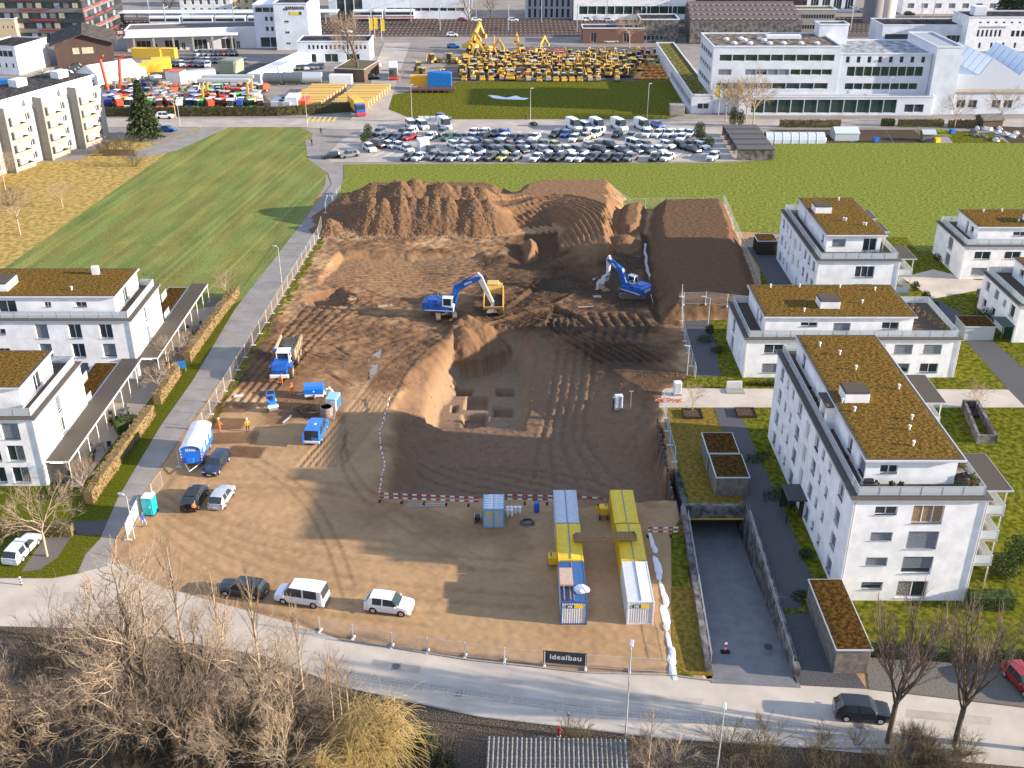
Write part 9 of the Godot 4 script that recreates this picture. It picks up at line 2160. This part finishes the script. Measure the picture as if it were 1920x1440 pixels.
func bare_tree(kind: String, at: Vector3, turn: float, sc: float, label: String, group: String):
	var key := "bare_tree_" + kind
	if TREES.has(kind):
		var c = dup(TREES[kind], at, turn, label, group)
		c.scale = Vector3.ONE * sc
		return c
	var t = proto(thing("bare_tree" if kind != "bush" else "bare_shrub", label, "tree" if kind != "bush" else "shrub", at, turn, group), "bare_tree" if kind != "bush" else "bare_shrub")
	t.scale = Vector3.ONE * sc
	var b := MB.new(); var f := MB.new()
	var bm = MT.bark; var fm = MT.bark_pink
	match kind:
		"big":
			grow(b, Vector3.ZERO, V3(0.1, 1, 0.03).normalized(), 4.6, 0.30, 7, {"spread": 0.66, "wob": 0.13, "lift": 0.06, "kids": [3, 3], "len": 1.04, "min": 0.008, "split": 4}, f)
		"forked":
			for s in [-1.0, 1.0]: grow(b, V3(0, 0, 0), V3(s * 0.22, 1, 0.1).normalized(), 4.0, 0.17, 6, {"spread": 0.6, "wob": 0.15, "lift": 0.06, "kids": [3, 3], "len": 1.05, "min": 0.008, "split": 4}, f)
			fm = MT.bark_pale
		"upright":
			b.tube(Vector3.ZERO, V3(0, 2.2, 0), 0.13, 0.12, 7, false)
			for i in 9: grow(b, V3(0, 1.9 + 0.12 * i, 0), V3(cos(i * 2.4) * 0.42, 1, sin(i * 2.4) * 0.42).normalized(), 2.0, 0.055, 4, {"spread": 0.34, "wob": 0.06, "lift": 0.10, "kids": [3, 3], "low": 0.15, "len": 0.98, "min": 0.008, "split": 4}, f)
			fm = mat("twig_mauve", lin(0.17, 0.125, 0.10), 0.95)
		"poplar":
			b.tube(Vector3.ZERO, V3(0, 3.2, 0), 0.1, 0.08, 7, false); b.tube(V3(0, 3.2, 0), V3(0.1, 8.2, 0), 0.08, 0.02, 5, false)
			for i in 14: grow(b, V3(0, 2.2 + 0.36 * i, 0), V3(cos(i * 2.4) * 0.3, 1, sin(i * 2.4) * 0.3).normalized(), 1.7 - 0.05 * i, 0.032, 3, {"spread": 0.3, "wob": 0.07, "lift": 0.10, "kids": [3, 2], "low": 0.15, "len": 0.9, "min": 0.007, "split": 4}, f)
			bm = MT.bark_pale; fm = MT.twig_tan
		"slender":
			b.tube(Vector3.ZERO, V3(0.1, 7, 0), 0.1, 0.04, 6, false)
			for i in 16: grow(b, V3(0.1 * i / 16.0, 1.6 + 0.34 * i, 0), V3(cos(i * 2.4) * 0.55, 1, sin(i * 2.4) * 0.55).normalized(), 1.7 - 0.06 * i, 0.03, 3, {"spread": 0.4, "wob": 0.08, "lift": 0.08, "kids": [2, 2], "low": 0.2, "min": 0.007, "split": 4}, f)
			bm = MT.bark_pale; fm = MT.twig_tan
		"small":
			b.tube(Vector3.ZERO, V3(0.05, 1.6, 0), 0.07, 0.06, 6, false)
			for i in 7: grow(b, V3(0.05, 1.3 + 0.1 * i, 0), V3(cos(i * 2.4) * 0.8, 1, sin(i * 2.4) * 0.8).normalized(), 1.15, 0.035, 4, {"spread": 0.6, "wob": 0.12, "lift": 0.05, "kids": [3, 3], "min": 0.007, "split": 4}, f)
			bm = MT.bark_pale; fm = MT.bark_pink
		"bush":
			for i in 16: grow(b, V3(cos(i * 2.4) * 0.25, 0, sin(i * 2.4) * 0.25), V3(cos(i * 2.4) * 0.55, 1, sin(i * 2.4) * 0.55).normalized(), 1.15, 0.026, 3, {"spread": 0.5, "wob": 0.16, "lift": 0.03, "kids": [3, 3], "low": 0.2, "min": 0.008, "split": 4}, f)
			bm = MT.bark; fm = MT.twig_olive
		"willow":
			b.tube(Vector3.ZERO, V3(0, 2.4, 0), 0.3, 0.24, 8, false)
			for i in 30:
				var a := i * 2.4; var d := V3(cos(a), rng.randf_range(0.2, 1.9), sin(a)).normalized()
				var q := V3(0, 2.2, 0) + d * rng.randf_range(0.9, 3.6)
				b.tube(V3(0, 2.2, 0), q, 0.09, 0.03, 5, false)
				for k in 60:
					var p := q - d * rng.randf() * 1.0
					var v := V3(rng.randfn() * 1.0, 0.9 + rng.randf(), rng.randfn() * 1.0) * rng.randf_range(0.35, 0.65)
					for s in 6:
						var p2 := p + v * 0.42
						f.tube(p, p2, 0.010, 0.008, 3, false)
						v = v + V3(rng.randfn() * 0.06, -0.36, rng.randfn() * 0.06)
						p = p2
			bm = MT.bark; fm = MT.willow
	if kind in ["upright", "poplar", "slender", "small", "bush", "willow"]: part(t, "trunk" if kind != "bush" else "stems", b, bm)
	else: part(t, "trunk", b, bm)
	part(t, "crown", f, fm)
	TREES[kind] = t
	return t
func hedge(pts: Array, w: float, h: float, m, label, dens := 60, leaf := 0.13):
	var t = thing("hedge", label, "hedge", V3(pts[0].x, 0, pts[0].y))
	var b := MB.new(); var core := MB.new()
	for i in pts.size() - 1:
		var a := V3(pts[i].x - pts[0].x, 0, pts[i].y - pts[0].y); var d := V3(pts[i + 1].x - pts[0].x, 0, pts[i + 1].y - pts[0].y)
		var L := (d - a).length(); var u := (d - a) / L; var s := u.cross(UP)
		core.box((a + d) / 2 + UP * (h * 0.47), V3(L, h * 0.9, w * 0.84), Basis(u, UP, s))
		for k in int(L * dens):
			var p := a + u * rng.randf() * L
			var e := rng.randf() * (2 * h + w)
			var top := e > 2 * h
			var bulge := 0.09 * n2.get_noise_2d(p.x * 9, p.z * 9 + e)
			var q: Vector3
			if top: q = p + UP * (h + bulge) + s * ((e - 2 * h) - w / 2)
			else: q = p + UP * fmod(e, h) + s * ((w / 2 + bulge) * (1.0 if e > h else -1.0))
			var x := V3(rng.randfn(), rng.randfn(), rng.randfn()).normalized() * leaf
			var y := x.cross(V3(rng.randfn(), rng.randfn(), rng.randfn())).normalized() * leaf * 0.6
			b.quad(q - x, q - y, q + x, q + y)
	part(t, "foliage", b, m); part(t, "branches", core, m)
func conifer(at: Vector3, h: float, r: float, label):
	var t = thing("conifer_tree", label, "tree", at)
	var tr := MB.new(); tr.tube(Vector3.ZERO, V3(0, h * 0.95, 0), 0.3, 0.05, 8)
	part(t, "trunk", tr, MT.bark)
	var b := MB.new()
	for i in 620:
		var f := pow(rng.randf(), 0.8); var y := h * (0.06 + 0.92 * f); var R := r * (1.02 - f) * rng.randf_range(0.75, 1.1); var a := i * 2.399
		var d := V3(cos(a), -0.35, sin(a)); var p := V3(0, y, 0)
		for k in 16:
			var q := p + d * R * (0.25 + 0.75 * k / 13.0) + V3(rng.randfn(), rng.randfn() * 0.5, rng.randfn()) * 0.16
			var x := (d + V3(rng.randfn(), rng.randfn(), rng.randfn()) * 0.6).normalized() * 0.42
			var e := x.cross(V3(rng.randfn(), rng.randfn(), rng.randfn())).normalized() * 0.16
			b.quad(q - x, q - e, q + x, q + e)
	part(t, "crown", b, mat("needles", lin(0.055, 0.075, 0.032), 0.9))
func shrub(at: Vector3, s: Vector3, m, label, group := ""):
	var t = thing("shrub", label, "shrub", at, rng.randf() * 6, group)
	var b := MB.new()
	leaf_cloud(b, V3(0, s.y * 0.5, 0), V3(s.x, s.y * 0.55, s.z), int(260 * s.x * s.y + 80), 0.13)
	part(t, "foliage", b, m)
	var st := MB.new(); st.tube(Vector3.ZERO, V3(0, s.y * 0.6, 0), 0.06, 0.03, 5)
	part(t, "stem", st, MT.bark_dark)
func setup_plants():
	rng.seed = 77
	var W := "bare trees of the woodland edge"
	# the woodland edge below the road
	bare_tree("big", V3(-25.53, 0, -58.99), 0.4, 1.3, "great spreading bare tree leaning over the road with mossy trunk", W)
	for q in [[V3(-36.15, 0, -57.45), 2.0, 0.9], [V3(-29.5, 0, -60.58), 3.2, 1.05], [V3(-20.13, 0, -59.51), 3.9, 0.95], [V3(-33.21, 0, -61.67), 5.1, 1.0], [V3(-24.83, 0, -65.11), 1.2, 0.8], [V3(-40.96, 0, -57.45), 4.4, 0.9], [V3(-16.81, 0, -61.67), 0.2, 0.7]]: bare_tree("big", q[0], q[1], q[2], "bare spreading tree in the thick of the woodland edge", W)
	for q in [[V3(-34.12, 0, -58.47), 0.5, 0.9], [V3(-30.69, 0, -61.67), 2.6, 0.8], [V3(-25.88, 0, -59.51), 4.2, 0.85], [V3(-21.36, 0, -59.51), 1.4, 0.75], [V3(-39.06, 0, -60.58), 3.3, 0.85], [V3(-17.17, 0, -56.95), 5.2, 0.7], [V3(-31.12, 0, -65.71), 0.9, 0.62]]: bare_tree("forked", q[0], q[1], q[2], "pale forked bare tree at the woodland edge", W)
	for q in [[V3(-28.85, 0, -72.65), 0.0, 1.4], [V3(-25.13, 0, -71.43), 1.0, 1.15], [V3(-21.58, 0, -69.97), 2.0, 1.25], [V3(-17.59, 0, -68.04), 3.0, 1.1]]: bare_tree("poplar", q[0], q[1], q[2], "upright bare street tree lining the road before the sand", "upright street trees by the sand")
	for q in [[V3(29.73, 0, -62.12), 0.6, 1.75], [V3(35.01, 0, -62.01), 2.4, 1.75], [V3(40.45, 0, -61.4), 4.0, 1.7]]: bare_tree("upright", q[0], q[1], q[2], "broom shaped bare street tree by the paved parking bays", "upright street trees by the parking bays")
	for q in [[V3(-14.51, 0, -64.52), 0.3, 0.95], [V3(-13.94, 0, -65.11), 2.0, 0.8], [V3(-13.25, 0, -64.81), 4.0, 0.7], [V3(-10.93, 0, -61.67), 1.0, 0.5]]: bare_tree("slender", q[0], q[1], q[2], "slender pale sapling beside the road bend", "saplings at the bend")
	bare_tree("willow", V3(-10.61, 0, -58.88), 0.0, 1.1, "golden yellow weeping willow at the woodland's end", "")
	bare_tree("willow", V3(-12.44, 0, -54.52), 2.0, 1.0, "second golden willow low in the woodland", "")
	bare_tree("small", V3(-46.3, 0, -86.6), 0.0, 2.0, "pale bare tree in the gravel bed beside the white car", ""); bare_tree("small", V3(-46.27, 0, -96.95), 1.0, 1.15, "thin bare sapling at the hedge's near end", ""); bare_tree("small", V3(-46.09, 0, -128.69), 2.0, 1.1, "bare sapling at the gap in the tan hedge", ""); bare_tree("small", V3(-45.13, 0, -121.02), 2.9, 1.0, "bare sapling behind the tan hedge's second length", ""); bare_tree("small", V3(-45.14, 0, -132.32), 0.7, 0.9, "bare sapling beside the terrace furniture", ""); bare_tree("small", V3(-44.12, 0, -152.77), 4.2, 1.1, "bare sapling at the far end of the tan hedge", "")
	bare_tree("small", V3(22.43, 0, -116.47), 0.5, 0.9, "thin bare tree growing from the rusty planter", ""); bare_tree("small", V3(57.67, 0, -116.47), 3.5, 0.95, "thin bare tree in the planter right of the long house", "")
	bare_tree("forked", V3(11.31, 0, -57.96), 0.2, 0.42, "pale bare tree at the end of the corrugated shed", ""); bare_tree("slender", V3(10.47, 0, -59.51), 0.2, 0.8, "slender sapling beside the tall lamp", "")
	bare_tree("small", V3(-101.9, 0, -208.7), 1.0, 1.9, "pollarded bare fruit tree on the yellow meadow's left edge", ""); bare_tree("small", V3(-88.15, 0, -182.36), 2.0, 2.0, "pale round bare tree low on the yellow meadow", ""); bare_tree("small", V3(-86.22, 0, -197.68), 3.0, 1.2, "small leaning fruit tree in the middle of the meadow", ""); bare_tree("bush", V3(-96.95, 0, -199.33), 1.0, 1.7, "dark thorny bush on the meadow's left edge", "meadow bushes"); bare_tree("bush", V3(-81.5, 0, -226.5), 1.0, 1.5, "tan bush at the corner of the meadow", "meadow bushes"); bare_tree("bush", V3(-89.6, 0, -236.8), 2.0, 1.7, "bush behind the dark meadow fence", "meadow bushes"); bare_tree("bush", V3(-86.9, 0, -238.2), 3.0, 1.6, "bush beside the drive at the conifer", "meadow bushes"); bare_tree("bush", V3(-92.1, 0, -237.3), 0.0, 1.3, "small bush near the balcony block's corner", "meadow bushes")
	for i in 46:
		var v := 1300.0 + 260.0 * rng.randf()
		var p := V3(rng.randf_range(-43, -9), 0, rng.randf_range(-74, -44))
		if p.z < -72.5 + (p.x + 43) * 0.26: p.z += 10
		bare_tree("bush", p, rng.randf() * 6, rng.randf_range(0.9, 1.9), "tangled olive brown shrub crowded under the woodland trees", "woodland undergrowth shrubs")
	for i in 34:
		bare_tree("bush", V3(rng.randf_range(-9, 34), 0, rng.randf_range(-61.5, -52)), rng.randf() * 6, rng.randf_range(0.6, 1.3), "low tangled shrub on the road's lower verge", "verge shrubs")
	for i in 22: bare_tree("bush", V3(rng.randf_range(22, 36), 0, rng.randf_range(-62.5, -59)), rng.randf() * 6, rng.randf_range(0.5, 0.9), "dry tan brush under the broom shaped trees", "brush under the street trees")
	# hedges
	var tan = mat("beech", lin(0.21, 0.145, 0.07), 0.9); var grn = mat("hedge_green", lin(0.055, 0.075, 0.025), 0.9); var brn = mat("hedge_brown", lin(0.15, 0.12, 0.055), 0.9)
	hedge([V2(-45.33, -95.92), V2(-44.96, -106.69), V2(-44.47, -115.38)], 1.1, 1.7, tan, "tan beech hedge along the near left garden"); hedge([V2(-44.56, -118.15), V2(-44.35, -126.31)], 1.1, 1.7, tan, "tan beech hedge length between the two gardens"); hedge([V2(-44.08, -130.32), V2(-43.59, -142.33), V2(-42.82, -154.27)], 1.1, 1.7, tan, "tan beech hedge along the far left garden")
	hedge([V2(-58.13, -90.52), V2(-44.98, -90.24)], 1.0, 1.3, brn, "brown clipped hedge behind the white estate car"); hedge([V2(30.97, -72.38), V2(38.12, -71.7), V2(52.52, -70.76)], 0.9, 1.1, grn, "dark green low hedge behind the parking bays")
	hedge([V2(42.49, -78.92), V2(46.46, -78.92)], 1.7, 1.5, grn, "dark block hedge at the long house's corner"); hedge([V2(-103.22, -272.94), V2(-89.64, -272.94), V2(-59.87, -273.52), V2(-49.36, -275.85), V2(-40.42, -278.82)], 1.6, 2.2, mat("hedge_dark", lin(0.075, 0.07, 0.032), 0.9), "long brown green hedge along the works road", 40, 0.2)
	for q in [[[V2(65.58, -261.29), V2(80.34, -261.29)], "long bare hedge at the allotments' road side"], [[V2(90.73, -262.36), V2(93.88, -262.36)], "short green hedge block at the allotments"], [[V2(94.75, -261.82), V2(105.75, -261.82)], "clipped bare hedge before the stair tower"], [[V2(106.86, -261.29), V2(113.66, -261.29)], "bare hedge before the sawtooth hall"]]: hedge(q[0], 1.2, 1.7, grn if q[1].find("green") > 0 else brn, q[1], 40, 0.2)
	hedge([V2(-47.49, -111.16), V2(-45.41, -112.71)], 1.6, 1.6, grn, "round green bush at the terrace's end")
	conifer(V3(-86.7, 0, -251), 13.5, 4.4, "tall dark conifer at the corner of the drive"); conifer(V3(188.6, 0, -426.2), 16, 6.5, "dark evergreen tree at the training centre"); conifer(V3(192.5, 0, -421.1), 18, 7, "second dark evergreen tree at the training centre")
	for q in [[V3(55.2, 0, -264.5), 1.9], [V3(58.1, 0, -265.6), 2.0], [V3(53.2, 0, -266.7), 1.8]]: bare_tree("small", q[0], q[1], 2.6, "ivy grown tree group before the office flags", "trees before the office")
	for q in [[V3(54.3, 0, -262.4), V3(1.2, 4.5, 1.2)], [V3(56.1, 0, -262.4), V3(1.0, 4.0, 1.0)], [V3(44.8, 0, -254), V3(1.4, 3.0, 1.4)], [V3(44.2, 0, -249), V3(1.4, 2.2, 1.4)], [V3(45.1, 0, -241.8), V3(1.2, 2.6, 1.2)], [V3(-34, 0, -251), V3(1.2, 3.2, 1.2)], [V3(-34.3, 0, -246.1), V3(1.0, 2.4, 1.0)], [V3(5.2, 0, -262.4), V3(1.2, 1.0, 0.8)], [V3(28.4, 0, -139.9), V3(0.7, 1.4, 0.7)], [V3(27.35, 0, -137.18), V3(0.9, 0.8, 1.6)], [V3(28.49, 0, -133.68), V3(0.9, 0.8, 1.4)], [V3(63.35, 0, -156.01), V3(0.7, 1.5, 0.7)], [V3(63.77, 0, -152.34), V3(0.7, 1.5, 0.7)], [V3(63.69, 0, -148.61), V3(0.8, 1.3, 0.8)], [V3(63.23, 0, -145.02), V3(0.7, 1.3, 0.7)], [V3(72.35, 0, -169.46), V3(1.8, 1.0, 1.4)], [V3(70.34, 0, -144.63), V3(2.0, 1.6, 1.6)], [V3(47.56, 0, -83.42), V3(1.6, 2.4, 1.6)], [V3(50.08, 0, -85.99), V3(1.6, 2.6, 1.6)], [V3(29.16, 0, -86.43), V3(0.7, 1.0, 0.7)], [V3(28.24, 0, -105.26), V3(1.2, 0.5, 2.0)], [V3(28.5, 0, -97.47), V3(1.2, 0.5, 2.0)], [V3(27.13, 0, -80.17), V3(0.8, 0.6, 1.0)], [V3(33.39, 0, -123.69), V3(3.0, 0.6, 0.6)], [V3(-7.06, 0, -60.58), V3(2.2, 1.6, 1.6)], [V3(-5.25, 0, -57.96), V3(2.4, 1.8, 1.6)]]: shrub(q[0], q[1], mat("shrub_green", lin(0.05, 0.065, 0.025), 0.9) if q[0].x < 30 or q[0].z < -120 else MT.hedge_green, "evergreen shrub beside the %s" % ("car park" if q[0].z < -220 else ("apartment paths" if q[0].x > 15 else "golden willow")), "evergreen shrubs")
	for q in [[V3(-44.8, 0, -317.2), 1.4, "big", "bare tree at the tiled lean-to"], [V3(-32.1, 0, -311.2), 1.0, "small", "bare tree beside the orange machine housing"], [V3(-15.9, 0, -413.6), 0.9, "big", "bare street tree at the railway road"], [V3(-8.2, 0, -431.5), 0.8, "big", "bare street tree before the dark lot"], [V3(39.3, 0, -369.3), 2.6, "small", "bare tree before the brick building"], [V3(-84.8, 0, -270.1), 2.4, "small", "bare tree beside the drive lamp"], [V3(58.8, 0, -260.2), 3.0, "small", "pinkish bare tree at the carports"], [V3(-134.3, 0, -439.6), 0.9, "big", "bare tree between the old town houses"], [V3(108, 0, -260.2), 2.0, "small", "bare tree before the sawtooth hall"], [V3(119.5, 0, -261.3), 2.2, "small", "bare tree above the allotment scrap"]]: bare_tree(q[2], q[0], q[1], q[1] if q[2] == "big" else q[1], q[3], "")
	hall("tiled lean-to roof with caravan below", V3(-51.4, 0, -315.7), 9, 14, 3.6, MT.bark_dark, mat("lean_roof", lin(0.24, 0.19, 0.11), 0.95, tx_fine, 0.2), [[], [], [], []], -0.2, null, "lean_to", 0.05)
	var fn = thing("timber_screen", "dark timber screen fence on the meadow", "fence", V3(-87.6, 0, -235), 0.05)
	for i in 14: part(fn, "board", bxm(V3(0.46, 1.4, 0.06)), MT.bark_dark, V3(-3.3 + 0.5 * i, 0, 0))
